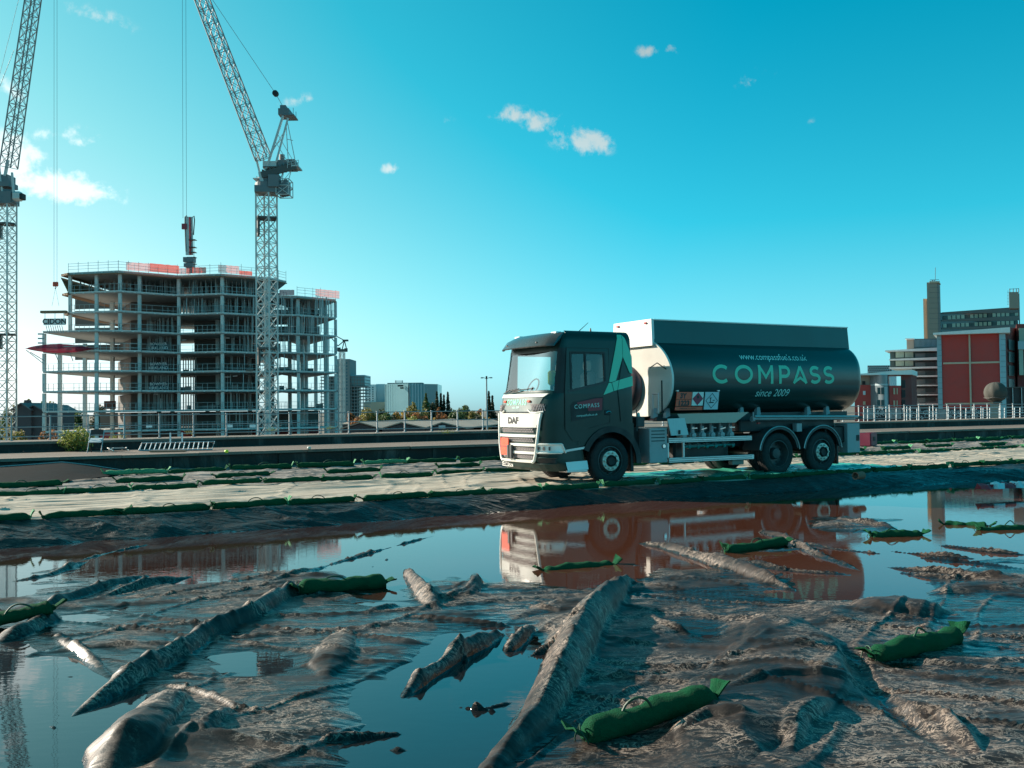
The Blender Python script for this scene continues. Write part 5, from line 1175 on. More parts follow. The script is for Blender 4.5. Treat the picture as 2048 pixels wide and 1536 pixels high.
for dd in (-1.2, 1.2):
    mb.bar(on2(532, 340, dd), on2(566, 232, dd), .28, .28); mb.bar(on2(552, 325, dd), on2(576, 236, dd), .22, .22)
    mb.bar(on2(574, 240, dd), on2(592, 330, dd), .10, .10); mb.bar(on2(572, 245, dd), on2(577, 330, dd), .10, .10)
    for a, b in (((546, 296), (562, 280)), ((541, 310), (569, 262)), ((555, 268), (590, 328)), ((549, 280), (576, 325)), ((573, 278), (586, 281))): mb.bar(on2(*a, dd), on2(*b, dd), .08, .08)
mb.bar(on2(566, 232, -1.2), on2(566, 232, 1.2), .2); mb.bar(on2(549, 290, -1.2), on2(549, 290, 1.2), .12); mb.build('a_frame', M_CRW, t2)
mb = MB(b2_); p = on2(571, 228); mb.cbox(p, 1.5, 2.6, .9); mb.cbox(p+Vector((.7, 0, -.5)), 1.6, 2.8, .14); mb.cbox(p+Vector((-.2, 0, .7)), .8, 1.6, .7)
for q in (-.9, .9): mb.bar(p+Vector((1.3, q, -.5)), p+Vector((1.3, q, .6)), .06)
mb.build('head_sheave', M_CRG, t2)
mb = MB(b2_)                                              # counter deck, tilted a little with the lens' view from below
for dd in (-1.3, 1.3): mb.bar(on2(523, 350, dd), on2(592, 332, dd), .35, .9)
for i in range(9): q = on2(530+i*7.5, 347-i*2.0, 0); mb.bar(q+Vector((0, -1.4, 0)), q+Vector((0, 1.4, 0)), .22, .5)
mb.cbox(on2(560, 338), 4.2, 2.9, .12); mb.build('counter_deck', M_CRD, t2)
mb = MB(b2_); p = on2(541, 331, -.6); mb.cbox(p, 1.9, 1.2, 1.0); mb.build('winch_housing', M_CRW, t2)
mb = MB(b2_); mb.lathe([(0, -.9), (.38, -.9), (.38, .9), (0, .9)], on2(564, 322), 'Z', 16); mb.cbox(on2(572, 330), 2.2, 2.0, 1.0); mb.cbox(on2(584, 331), 1.2, 2.2, 1.3); mb.build('winch', M_CRG, t2)
mb = MB(b2_)
for dd in (-1.5, 1.5):
    for px, py in ((575, 334), (583, 332), (591, 330), (597, 329)): mb.bar(on2(px, py+2, dd), on2(px, py-9, dd), .06)
    mb.bar(on2(575, 325, dd), on2(597, 320, dd), .06); mb.bar(on2(575, 329, dd), on2(597, 325, dd), .05)
mb.cbox(on2(594, 336), .9, 3, .2); mb.build('deck_railing', M_CRW, t2)
mb = MB(b2_)
for i in range(4): q = on2(562+i*4.5, 378-i*.8); mb.cbox(q, .30, 2.4, 1.9)
mb.build('counterweight', M_CRG, t2)
mb = MB(b2_); c = on2(569, 377)
for a in (-.9, .9):
    for b in (-1.3, 1.3): mb.bar(c+Vector((a, b, -1.1)), c+Vector((a, b, 1.1)), .1)
for z in (-1.1, .2, 1.1):
    for b in (-1.3, 1.3): mb.bar(c+Vector((-.9, b, z)), c+Vector((.9, b, z)), .1)
    for a in (-.9, .9): mb.bar(c+Vector((a, -1.3, z)), c+Vector((a, 1.3, z)), .1)
for b in (-1.3, 1.3): mb.bar(c+Vector((-.9, b, -1.1)), c+Vector((.9, b, .2)), .08); mb.bar(c+Vector((.9, b, -1.1)), c+Vector((-.9, b, .2)), .08)
for dd in (-1.2, 1.2): mb.bar(on2(563, 366, dd), on2(567, 346, dd), .09); mb.bar(on2(576, 366, dd), on2(582, 342, dd), .09); mb.bar(on2(563, 366, dd), on2(582, 342, dd), .06)
mb.build('ballast_frame', M_CRW, t2)
mb = MB(b2_)
for dd in (-1.0, 1.0):
    mb.bar(on2(523, 360, dd), on2(512, 315, dd), .25, .25); mb.bar(on2(527, 372, dd), on2(521, 345, dd), .8, .5); mb.bar(on2(530, 340, dd), on2(526, 312, dd), .18); mb.bar(on2(536, 370, dd), on2(548, 348, dd), .12); mb.bar(on2(556, 372, dd), on2(566, 345, dd), .12)
mb.bar(on2(527, 374), on2(562, 372), 1.2, .35); mb.cbox(on2(516, 360), .9, 2.2, .12)
for q in (0, 1): mb.bar(on2(513+q*6, 362, -1), on2(513+q*6, 352, -1), .06)
mb.bar(on2(513, 354, -1), on2(521, 354, -1), .05)
mb.build('slew_frame', M_CRW, t2)
mb = MB(b2_); mb.cbox(on2(549, 363, -1.0), 1.5, 1.4, 1.7); mb.build('operator_cab', M_CRG, t2)
mb = MB(b2_)
for dd in (-.25, .25): mb.bar(on2(572, 224, dd), on2(551, 187, dd*.6-.5), .07, .07, 6)
mb.bar(on2(551, 187, -.5), on2(395, -45, -6), .06, .06, 6); mb.build('luffing_rope', M_CABLE, t2)
mb = MB(b2_); mb.lathe([(0, -.35), (.42, -.3), (.42, .3), (0, .35)], on2(551, 187, -.5), 'Y', 12); mb.build('rope_block', M_DARK, t2)
def hang(px_t, py_t, px_b, py_b, d): 
    b = at(px_b, py_b, d); return b+Vector((0, 0, zat(px_t, py_t, d)-b.z)), b
mb = MB(b2_)
for pb in (366, 373): a, b = hang(358, -95, pb, 436, 133.6); mb.bar(a, b, .035, .035, 4)
mb.build('hoist_rope', M_CABLE, t2)
# left crane
t1, b1_, zt1 = crane('white luffing tower crane cut by the left edge of the picture', 14, 165, 407, 2.0, None, None, 1, None)
D1 = 165
def on1(px, py, dd=0): return at(px, py, D1+dd)
mb = MB(b1_); lattice(mb, on1(17, 335, -1), on1(88, -150, -6), 2.0, 1.6, 2.0, Vector((.1, 1, .1)), .17, .08); mb.build('jib', M_CRB, t1)
mb = MB(b1_)
for dd in (-1.2, 1.2): mb.bar(on1(10, 352, dd), on1(16, 320, dd), .4); mb.bar(on1(28, 398, dd), on1(24, 345, dd), .3, .3); mb.bar(on1(6, 392, dd), on1(-18, 215, dd), .3); mb.bar(on1(-8, 380, dd), on1(-18, 215, dd), .25)
mb.build('a_frame', M_CRW, t1)
mb = MB(b1_); mb.cbox(on1(4, 398), 4.4, 3.0, 2.0); mb.cbox(on1(-18, 372), 7.5, 3.2, .8); mb.cbox(on1(2, 362), 3.6, 2.6, 1.6); mb.build('counter_deck', M_CRG, t1)
mb = MB(b1_); mb.bbox(on1(32, 0).x, on1(50, 0).x, D1-1.6, D1-.1, on1(40, 404).z, on1(40, 386).z, .3); cb = mb.build('operator_cab', M_CRW, t1); mb = MB(b1_); mb.bbox(on1(47, 0).x, on1(54, 0).x, D1-1.5, D1-.2, on1(40, 402).z, on1(40, 390).z, .1); mb.build('cab_window', M_DARK, cb)
mb = MB(b1_); mb.bar(on1(-16, 210), on1(60, -90, -4), .06, .06, 6); mb.bar(on1(-16, 213), on1(28, 100, -2), .08, .08, 6); mb.build('luffing_rope', M_CABLE, t1)
mb = MB(b1_)
for pb in (108, 114): a, b = hang(90, -150, pb, 565, 158.9); mb.bar(a, b, .035, .035, 4)
for q in ((104, 612), (118, 612)): mb.bar(at(111, 575, 158.9), at(*q, 158.9), .03, .03, 4)
mb.build('hoist_rope', M_CABLE, t1)
hk = thing('hook_block', 'small red crane hook block hanging on cables left of the unfinished building', 'crane hook', at(111, 569, 158.9)); p = at(111, 569, 158.9)
mb = MB(p); mb.bbox(p.x-.42, p.x+.42, p.y-.2, p.y+.2, p.z-.32, p.z+.42, .08); mb.build('sheave_block', mat('red hook paint', (.55, .07, .03), .5), hk)
mb = MB(p); mb.tube([(p.x, p.y, p.z-.3), (p.x+.1, p.y, p.z-.5), (p.x, p.y, p.z-.68), (p.x-.13, p.y, p.z-.55)], .06, 6); mb.build('hook', M_DARK, hk)
# folded concrete placing boom on the roof
D3 = 163; pb = thing('concrete_boom', 'folded red and white concrete placing boom standing on the roof of the unfinished building', 'concrete pump', at(378, 545, D3)); O3 = at(378, 545, D3)
def on3(px, py, dd=0): return at(px, py, D3+dd)
mb = MB(O3); mb.bar(on3(379, 546), on3(379, 515), 1.1, 1.1, 8); mb.cbox(on3(379, 520), 1.7, 1.4, .8); mb.cbox(on3(379, 531), 1.5, 1.3, .6); mb.build('boom_mast', M_CRG, pb)
for px, dd, m in ((374, -.5, M_CRW), (378, 0, M_RED), (382, .4, M_CRW)):
    mb = MB(O3); mb.bar(on3(px+1, 510, dd), on3(px, 434, dd), .34, .5); mb.build('boom_arm', m, pb)
mb = MB(O3); mb.tube([on3(372, 503, -.7), on3(370, 450, -.7), on3(370, 434, -.7), on3(373, 431, -.6), on3(375, 436, -.6)], .09, 6); mb.tube([on3(387, 470, .6), on3(389, 440, .6), on3(388, 432, .6), on3(385, 434, .6), on3(381, 500, .6)], .09, 6); mb.build('concrete_pipe', M_CRD, pb)
mb = MB(O3); mb.cbox(on3(369, 453, -.7), .8, .5, .9); mb.build('pipe_clamp', M_RED, pb)
mb = MB(O3); 
for py in (480, 495, 505, 515, 528): mb.cbox(on3(384, py), 1.3, 1.2, .08)
mb.bar(on3(388, 480), on3(388, 530), .06); mb.build('boom_ladder', M_CRD, pb)

# ------------------------------------------------------------------ skyline in the middle distance
M_FTEAL = mat('teal cladding', (.16, .34, .38), .35, .2, .1, .05); M_FWHITE = mat('white cladding', (.62, .68, .70), .5, 0, .06, .05); M_FGLASS = mat('far glazing', (.06, .14, .17), .15, 0, .2, .1, spec=.8); M_FGREY = mat('far concrete', (.22, .23, .23), .8, 0, .15, .05); M_TAN = mat('warehouse roof', (.42, .33, .26), .7, 0, .2, .08, dirt=.3); M_GABLE = mat('warehouse gable', (.07, .07, .08), .8)
def far_box(name, px0, px1, py0, d, m, parent, o, dep=20, z0=ZG, skew=0.0):
    x0, x1 = xz(px0, d), xz(px1, d); z1 = zat((px0+px1)/2, py0, d); mb = MB(o)
    mb.add([(x0, d, z0), (x1, d+skew, z0), (x1, d+dep+skew, z0), (x0, d+dep, z0), (x0, d, z1), (x1, d+skew, z1), (x1, d+dep+skew, z1), (x0, d+dep, z1)], [(3, 2, 1, 0), (4, 5, 6, 7), (0, 1, 5, 4), (1, 2, 6, 5), (2, 3, 7, 6), (3, 0, 4, 7)])
    return mb.build(name, m, parent)
# block under construction with its own crane
D4 = 430; O4 = Vector((xz(690, D4), D4, ZG)); c4 = thing('tower_block', 'distant grey tower block under construction behind the right end of the concrete frame', 'building', O4)
far_box('tower_core', 673, 700, 718, D4, M_FGREY, c4, O4, 18); far_box('wing_top', 700, 730, 750, D4+2, M_FTEAL, c4, O4, 18, zat(700, 771, D4))
for i in range(13): 
    z = zat(700, 832-i*6.6, D4); mb = MB(O4); mb.box(xz(640, D4), xz(729, D4), D4+1, D4+19, z-.25, z+.1); mb.build('floor_slab', M_FGREY, c4)
for px in list(range(642, 730, 6)):
    x = xz(px, D4); mb = MB(O4); mb.box(x-.15, x+.15, D4+1.2, D4+1.5, ZG, zat(700, 752, D4)); mb.build('column', M_FGREY, c4)
far_box('core_back', 658, 718, 752, D4+8, M_FGLASS, c4, O4, 6)
for r in range(14):
    for c in range(4):
        x = xz(676+c*6, D4); z = zat(688, 726+r*6.4, D4); mb = MB(O4); mb.box(x-.3, x+.3, D4-.06, D4+.1, z-.4, z+.4); mb.build('window', M_FGLASS, c4)
D5 = 400; O5 = Vector((xz(684, D5), D5, ZG)); t3 = thing('tower_crane', 'small distant crane in front of the grey tower block', 'crane', O5, 0, 'tower cranes')
mb = MB(O5); lattice(mb, O5, at(684, 705, D5), 1.8, 1.8, 2.4, Vector((.2, 1, 0)), .3, .14); mb.build('mast', M_CRW, t3)
mb = MB(O5)
for a, b in (((676, 692), (689, 681)), ((689, 680), (684, 700)), ((676, 692), (660, 672)), ((689, 681), (693, 698)), ((689, 681), (672, 672))): mb.bar(at(*a, D5), at(*b, D5), .35, .35)
mb.build('jib', M_CRD, t3); mb = MB(O5); mb.cbox(at(691, 681, D5), 2.2, 1.5, .7); mb.cbox(at(685, 701, D5), 3.2, 2, 1.1); mb.cbox(at(678, 699, D5), 1.2, 1.2, 1.6); mb.cbox(at(692, 700, D5), 1.2, 1.2, 1.4); mb.build('slewing_deck', M_CRD, t3)
# pale block and the teal block with its striped front
D6 = 520; O6 = Vector((xz(745, D6), D6, ZG)); b6 = thing('office_block', 'low pale grey block between the distant tower block and the teal striped one', 'building', O6)
far_box('wall', 730, 752, 769, D6, M_FWHITE, b6, O6, 20); far_box('wall', 752.3, 770, 768, D6+2, mat('pale blue cladding', (.42, .55, .60), .4, 0, .05, .05), b6, O6, 20); far_box('podium', 728, 772, 804, D6-6, mat('tan podium', (.42, .36, .28), .7), b6, O6, 6)
for c in range(3):
    for r in range(7): x = xz(733+c*6.5, D6); z = zat(740, 775+r*4.4, D6); mb = MB(O6); mb.box(x-.35, x+.35, D6-.08, D6+.1, z-.35, z+.35); mb.build('window', M_FGLASS, b6)
D7 = 500; O7 = Vector((xz(820, D7), D7, ZG)); b7 = thing('striped_building', 'teal glass building with white vertical stripes beyond the trees', 'building', O7)
far_box('wall', 770, 821, 768, D7+10, M_FTEAL, b7, O7, 24, skew=-10); far_box('wall', 821.2, 871, 767, D7, M_FGLASS, b7, O7, 30, skew=16)
for i in range(18):
    q = i/17; px = 823+47*q; d = D7+16*q-.4; x = xz(px, d); mb = MB(O7); mb.box(x-.33, x+.33, d-.3, d+.2, ZG, zat(px, 767+2*q, d)); mb.build('fin', M_FWHITE if i % 2 else M_FTEAL, b7)
for r in range(3):
    z = zat(845, 780+r*13, D7); mb = MB(O7); mb.add([(xz(821, D7), D7-.2, z), (xz(871, D7+16), D7+15.8, z), (xz(871, D7+16), D7+15.8, z+.6), (xz(821, D7), D7-.2, z+.6)], [(0, 1, 2, 3)]); mb.build('floor_band', M_FTEAL, b7)
for i in range(11): 
    q = i/10; px = 772+48*q; d = D7+10-10*q-.3; x = xz(px, d); mb = MB(O7); mb.box(x-.16, x+.16, d-.15, d+.15, ZG, zat(px, 769, d)); mb.build('fin', M_FWHITE if i % 3 else M_FGLASS, b7)
for px, py, w_ in ((801, 771.5, 2.6), (804, 776, 1.6)): p = at(px, py, D7+2.0); mb = MB(O7); mb.box(p.x-w_/2*1.1, p.x+w_/2*1.1, p.y-.5, p.y-.3, p.z-.4, p.z+.4); mb.build('wall_sign', M_DARK, b7)
for px in (791, 794, 798, 802, 805): mb = MB(O7); p = at(px, 765, D7+8); mb.bar(p-Vector((0, 0, 1)), p+Vector((0, 0, 1.1)), .5, .5, 6); mb.build('flue', M_FGREY, b7)
far_box('plant_room', 775, 845, 765.5, D7+12, M_FGREY, b7, O7, 10)
# warehouses with three gables
for i, (pk, a, b, lab) in enumerate(((720, 684, 758, 'tan roofed warehouse, leftmost of the three low gables beyond the railing'), (803, 764, 851, 'tan roofed warehouse, middle one of the three low gables beyond the railing'), (884, 850, 930, 'tan roofed warehouse with white name board, rightmost of the three low gables beyond the railing'))):
    d = 215; x0, x1, xp = xz(a, d), xz(b, d), xz(pk, d); ze, zp = zat(pk, 858, d), zat(pk, 846, d); O = Vector((xp, d, ZG)); wv = thing('warehouse', lab, 'warehouse', O, 0, 'gabled warehouses')
    mb = MB(O); mb.prism([(x0, ZG), (x1, ZG), (x1, ze-.1), (xp, zp-.15), (x0, ze-.1)], 60, 'Y', d); mb.build('wall', M_GABLE, wv)
    for q, (xa, za, xb, zb) in enumerate(((x0-.3, ze, xp, zp), (xp, zp, x1+.3, ze))):
        mb = MB(O); sx_ = 28
        mb.add([(xa, d-.5, za), (xb, d-.5, zb), (xb+sx_*.3, d+62, zb), (xa+sx_*.3, d+62, za), (xa, d-.5, za+.25), (xb, d-.5, zb+.25), (xb+sx_*.3, d+62, zb+.25), (xa+sx_*.3, d+62, za+.25)], [(3, 2, 1, 0), (4, 5, 6, 7), (0, 1, 5, 4), (1, 2, 6, 5), (2, 3, 7, 6), (3, 0, 4, 7)]); mb.build('roof', M_TAN, wv)
    if i == 2: p = at(884, 854, d-.3); mb = MB(O); mb.box(p.x-.75, p.x+.75, d-.2, d-.08, p.z-.35, p.z+.35); mb.build('name_board', M_FWHITE, wv)
for px0, px1, py, d, m, lab in ((905, 996, 838, 300, M_TAN, 'long low shed with a pale roof behind the street lamp'), (685, 880, 838, 330, M_TAN, 'broad tan roofed hall between the gables and the autumn trees')):
    O = Vector((xz((px0+px1)/2, d), d, ZG)); sh = thing('shed', lab, 'shed', O); x0, x1 = xz(px0, d), xz(px1, d); z1 = zat((px0+px1)/2, py, d+30); z0 = zat((px0+px1)/2, py+10, d)
    mb = MB(O); mb.box(x0, x1, d, d+34, ZG, z0-.1); mb.build('wall', M_GABLE, sh); mb = MB(O); mb.prism([(d-1, z0), (d+34, max(z1, z0+.4)), (d+34, max(z1, z0+.4)+.3), (d-1, z0+.3)], x1-x0, 'X', x0); mb.build('roof', m, sh)
    for i in range(6):
        x = x0+(x1-x0)*(i+.5)/6; mb = MB(O); mb.cbox((x, d+16, (z0+max(z1, z0+.4))/2+.45), 1.2, 2.5, .5); mb.build('rooflight', M_FWHITE, sh)
# street lamp with two arms
O = Vector((xz(974, 120), 120, ZG)); lp = thing('street_lamp', 'tall twin armed street lamp left of the tanker\'s nose', 'street lamp', O)
mb = MB(O); mb.tube([O, at(973, 757, 120)], [.16, .08], 8); mb.build('pole', M_DGALV, lp)
for sg in (-1, 1):
    mb = MB(O); a = at(973, 757, 120); mb.tube([a, a+Vector((sg*.42, 0, .12))], .04, 6); mb.bbox(min(a.x+sg*.38, a.x+sg*.72), max(a.x+sg*.38, a.x+sg*.72), a.y-.12, a.y+.12, a.z+.02, a.z+.16, .03); mb.build('lamp_head', M_DGALV, lp)
mb = MB(O); a = at(973, 755, 120); mb.cbox(a, .2, .2, .35); mb.build('camera_box', M_DARK, lp)

# ------------------------------------------------------------------ trees
def leaf_mat(name, c): 
    m = bpy.data.materials.new(name); m.use_nodes = True; t = NT(m.node_tree); b = t.n['Principled BSDF']; P = t.node('ShaderNodeNewGeometry').outputs['Position']
    tr_ = t.node('ShaderNodeBsdfTranslucent'); n = t.noise(P, .9, 4, .7); t.put(tr_.inputs[0], t.mix(n, tuple(x*.6 for x in c), tuple(min(1, x*1.6) for x in c))); mx_ = t.node('ShaderNodeMixShader'); mx_.inputs[0].default_value = .4; t.l.new(b.outputs[0], mx_.inputs[1]); t.l.new(tr_.outputs[0], mx_.inputs[2]); t.l.new(mx_.outputs[0], t.n['Material Output'].inputs[0]); t.put(b.inputs['Base Color'], t.mix(n, tuple(x*.5 for x in c), tuple(min(1, x*1.5) for x in c))); b.inputs['Roughness'].default_value = .6
    b.inputs['Subsurface Weight'].default_value = 0; return m
LEAF = {'green': leaf_mat('green leaves', (.085, .13, .045)), 'dark': leaf_mat('dark leaves', (.028, .042, .020)), 'olive': leaf_mat('olive leaves', (.18, .165, .05)), 'autumn': leaf_mat('autumn leaves', (.25, .115, .045)), 'gold': leaf_mat('golden leaves', (.32, .22, .05)), 'hedge': leaf_mat('hedge leaves', (.20, .23, .05))}
def tree(px, d, py_top, wpx, kind, shape, label, group, zb=ZG, n=None, leaf=None):
    x = xz(px, d); zt = zat(px, py_top, d); O = Vector((x, d, zb)); t = thing('tree' if shape != 'poplar' else 'poplar_tree', label, 'tree', O, 0, group)
    H = zt-zb; w_ = wpx*d/FPX/2; rn = random.Random(int(px*7+d)); mb = MB(O)
    mb.tube([(x, d, zb), (x+.05*H*rn.uniform(-.3, .3), d, zb+H*.45), (x, d, zb+H*.85)], [H*.022, H*.014, H*.004], 7)
    for i in range(5):
        a = rn.uniform(0, 6.28); z0 = zb+H*rn.uniform(.25, .6); mb.tube([(x, d, z0), (x+math.cos(a)*w_*.7, d+math.sin(a)*w_*.7, z0+H*.2)], [H*.009, H*.003], 5)
    mb.build('trunk', M_BARK, t)
    vs = []; fs = []; n = n or int(700+wpx*26); lf = leaf or max(.16, .0011*d)
    lobes = [(rn.uniform(-.62, .62), rn.uniform(-.62, .62), rn.uniform(.30, .86), rn.uniform(.30, .52)) for _ in range(9)] + [(0, 0, .6, .55)]
    for i in range(n):
        if shape == 'poplar':
            q = rn.random(); rad = w_*math.sin(math.pi*min(1, .12+q*.9))**.8*(1 if q < .8 else (1-q)*5+.1); a = rn.uniform(0, 6.28); r_ = rad*math.sqrt(rn.random())
            c = Vector((x+math.cos(a)*r_, d+math.sin(a)*r_, zb+H*(.08+.93*q)))
        else:
            lx, ly, lz, lr = lobes[rn.randrange(len(lobes))]; v = Vector((rn.gauss(0, 1), rn.gauss(0, 1), rn.gauss(0, 1))).normalized()*(lr*rn.random()**.4)
            c = Vector((x+(lx+v.x)*w_, d+(ly+v.y)*w_, zb+H*min(1.0, (lz*.86+.06+v.z*.36))))
        s_ = lf*rn.uniform(.6, 1.5); u = Vector((rn.gauss(0, 1), rn.gauss(0, 1), rn.gauss(0, 1))).normalized(); w2 = u.cross(Vector((rn.gauss(0, 1), rn.gauss(0, 1), rn.gauss(0, 1)))).normalized()
        vs += [c-u*s_, c+w2*s_*.7, c+u*s_, c-w2*s_*.7]; fs.append((4*i, 4*i+1, 4*i+2, 4*i+3))
    mb = MB(O); mb.add(vs, fs); mb.build('crown', LEAF[kind], t, kind='stuff')
KT = {'green': 'mid green', 'dark': 'dark green', 'olive': 'olive', 'autumn': 'russet autumn', 'gold': 'golden autumn'}
TR = [(728, 260, 803, 50, 'olive', 'r', 'broad'), (762, 275, 812, 40, 'dark', 'r', 'broad'), (705, 270, 817, 30, 'autumn', 'r', 'broad'), (790, 280, 815, 36, 'autumn', 'r', 'broad'), (822, 285, 798, 26, 'olive', 'r', 'broad'), (815, 280, 812, 34, 'autumn', 'r', 'broad'),
      (852, 290, 788, 22, 'green', 'poplar', 'tall'), (862, 295, 800, 22, 'dark', 'r', 'tall'), (874, 300, 785, 10, 'dark', 'poplar', 'slim'), (882, 300, 788, 8, 'dark', 'poplar', 'slim'), (888, 300, 792, 8, 'dark', 'poplar', 'slim'), (896, 300, 786, 11, 'dark', 'poplar', 'slim'),
      (876, 290, 805, 22, 'autumn', 'r', 'round'), (900, 305, 810, 34, 'dark', 'r', 'low'), (936, 290, 800, 46, 'green', 'r', 'broad'), (918, 285, 811, 24, 'olive', 'r', 'round'), (954, 285, 814, 26, 'autumn', 'r', 'round'), (978, 290, 784, 12, 'dark', 'poplar', 'slim'), (985, 295, 793, 9, 'dark', 'poplar', 'short slim'), (990, 290, 810, 26, 'dark', 'r', 'low'),
      (840, 270, 818, 38, 'autumn', 'r', 'low'), (866, 265, 825, 40, 'gold', 'r', 'low'), (905, 262, 826, 40, 'gold', 'r', 'low'), (930, 270, 822, 34, 'autumn', 'r', 'low'), (960, 265, 824, 40, 'dark', 'r', 'low'), (745, 262, 822, 44, 'gold', 'r', 'low'), (705, 255, 826, 34, 'autumn', 'r', 'low'), (780, 260, 826, 40, 'dark', 'r', 'low'), (815, 258, 829, 40, 'hedge', 'r', 'low'),
      (735, 252, 814, 44, 'olive', 'r', 'round'), (775, 256, 818, 44, 'green', 'r', 'round'), (800, 266, 816, 30, 'gold', 'r', 'round'), (838, 278, 806, 34, 'olive', 'r', 'round'), (886, 276, 814, 36, 'autumn', 'r', 'round'), (912, 274, 816, 34, 'green', 'r', 'round'), (946, 272, 812, 40, 'olive', 'r', 'round'), (970, 280, 816, 30, 'gold', 'r', 'round'), (722, 266, 816, 30, 'green', 'r', 'round'),
      (40, 230, 788, 60, 'olive', 'r', 'broad'), (75, 235, 790, 60, 'green', 'r', 'broad'), (110, 240, 793, 50, 'olive', 'r', 'broad'), (150, 250, 795, 60, 'green', 'r', 'broad'), (200, 255, 797, 60, 'dark', 'r', 'broad'), (10, 240, 793, 40, 'green', 'r', 'broad'), (100, 120, 832, 40, 'autumn', 'r', 'low'), (50, 118, 838, 60, 'olive', 'r', 'low')]
WHERE = ['left of the pale office block', 'in front of the pale office block', 'beside the distant tower block', 'below the teal striped building']
KT['hedge'] = 'yellow green'
for i, (px, d, py, wp, kind, shp, adj) in enumerate(TR):
    wh = ('beside the far tower block' if px < 735 else 'before the pale office block' if px < 775 else 'below the teal striped building' if px < 872 else 'right of the teal striped building' if px < 910 else 'left of the twin armed street lamp' if px < 968 else 'behind the street lamp') if px > 300 else 'seen through the open lower floors at left' if px > 86 else 'behind the left tower crane'
    dist = ', in the front row' if d < 268 else ', in the back row' if d > 296 else ''
    tree(px, d, py, wp, kind, 'poplar' if shp == 'poplar' else 'r', f'{adj} {KT[kind]} tree {wh}{dist}', 'trees beyond the railing')
# small house with pitched roofs at the left edge
O = Vector((xz(60, 200), 200, ZG)); hs = thing('house', 'dark roofed house between the left crane and the unfinished building', 'house', O)
d = 200
for a, b, py, ym in ((26, 62, 822, 808), (50, 88, 824, 812)):
    x0, x1 = xz(a, d), xz(b, d); ze, zp = zat(a, py, d), zat(a, ym, d); mb = MB(O); mb.prism([(x0, ZG), (x1, ZG), (x1, ze), ((x0+x1)/2, zp), (x0, ze)], 14, 'Y', d); mb.build('wall', M_GABLE, hs); d += .8
    for q in (0, 1):
        xa, xb = ((x0-.3, (x0+x1)/2) if q == 0 else ((x0+x1)/2, x1+.3)); za, zb = ((ze, zp) if q == 0 else (zp, ze)); mb = MB(O); mb.add([(xa, d-1.4, za+.02), (xb, d-1.4, zb+.02), (xb, d+14, zb+.02), (xa, d+14, za+.02), (xa, d-1.4, za+.25), (xb, d-1.4, zb+.25), (xb, d+14, zb+.25), (xa, d+14, za+.25)], [(3, 2, 1, 0), (4, 5, 6, 7), (0, 1, 5, 4), (1, 2, 6, 5), (2, 3, 7, 6), (3, 0, 4, 7)]); mb.build('roof', mat('slate roof', (.10, .11, .12), .6), hs)
mb = MB(O); p = at(53, 806, 203); mb.box(p.x-.5, p.x+.5, 203, 204, p.z-2, p.z+.6); mb.build('chimney', M_GABLE, hs)
# ================================================================== the buildings on the right
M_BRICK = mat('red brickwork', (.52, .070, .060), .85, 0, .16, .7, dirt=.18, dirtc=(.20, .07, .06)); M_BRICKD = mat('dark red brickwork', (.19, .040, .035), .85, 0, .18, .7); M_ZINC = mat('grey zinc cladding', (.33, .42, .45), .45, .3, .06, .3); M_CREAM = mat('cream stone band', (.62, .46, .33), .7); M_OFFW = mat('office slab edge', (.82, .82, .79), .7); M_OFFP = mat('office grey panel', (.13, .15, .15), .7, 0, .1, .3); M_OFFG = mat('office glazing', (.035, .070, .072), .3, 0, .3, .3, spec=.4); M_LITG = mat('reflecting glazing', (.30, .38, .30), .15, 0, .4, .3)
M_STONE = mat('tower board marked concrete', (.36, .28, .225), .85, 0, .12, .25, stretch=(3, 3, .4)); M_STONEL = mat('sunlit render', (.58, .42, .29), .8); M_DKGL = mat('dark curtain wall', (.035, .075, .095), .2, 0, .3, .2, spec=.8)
def zo(u, v): return 1680+u/4.041, 540+v/4.042
SKW = .50                                   # the street grid runs away to the right here
def fbox(name, u0, u1, v0, v1, d, m, par, O, dep=1.0, d2=None, ztop2=None, z0=None):
    """box whose front face spans zoom coordinates u0..u1, v0..v1 at distance d (d2 at its right edge)"""
    d2 = d if d2 is None else d2
    a0 = at(*zo(u0, v1), d); a1 = at(*zo(u0, v0), d); b1 = at(*zo(u1, v0 if ztop2 is None else ztop2), d2)
    zb = a0.z if z0 is None else z0; x0 = a0.x; x1 = at(*zo(u1, v1), d2).x
    mb = MB(O); mb.add([(x0, d, zb), (x1, d2, zb), (x1+dep*SKW, d2+dep, zb), (x0+dep*SKW, d+dep, zb), (x0, d, a1.z), (x1, d2, b1.z if ztop2 is not None else a1.z), (x1+dep*SKW, d2+dep, b1.z if ztop2 is not None else a1.z), (x0+dep*SKW, d+dep, a1.z)],
                       [(3, 2, 1, 0), (4, 5, 6, 7), (0, 1, 5, 4), (1, 2, 6, 5), (2, 3, 7, 6), (3, 0, 4, 7)])
    return mb.build(name, m, par)
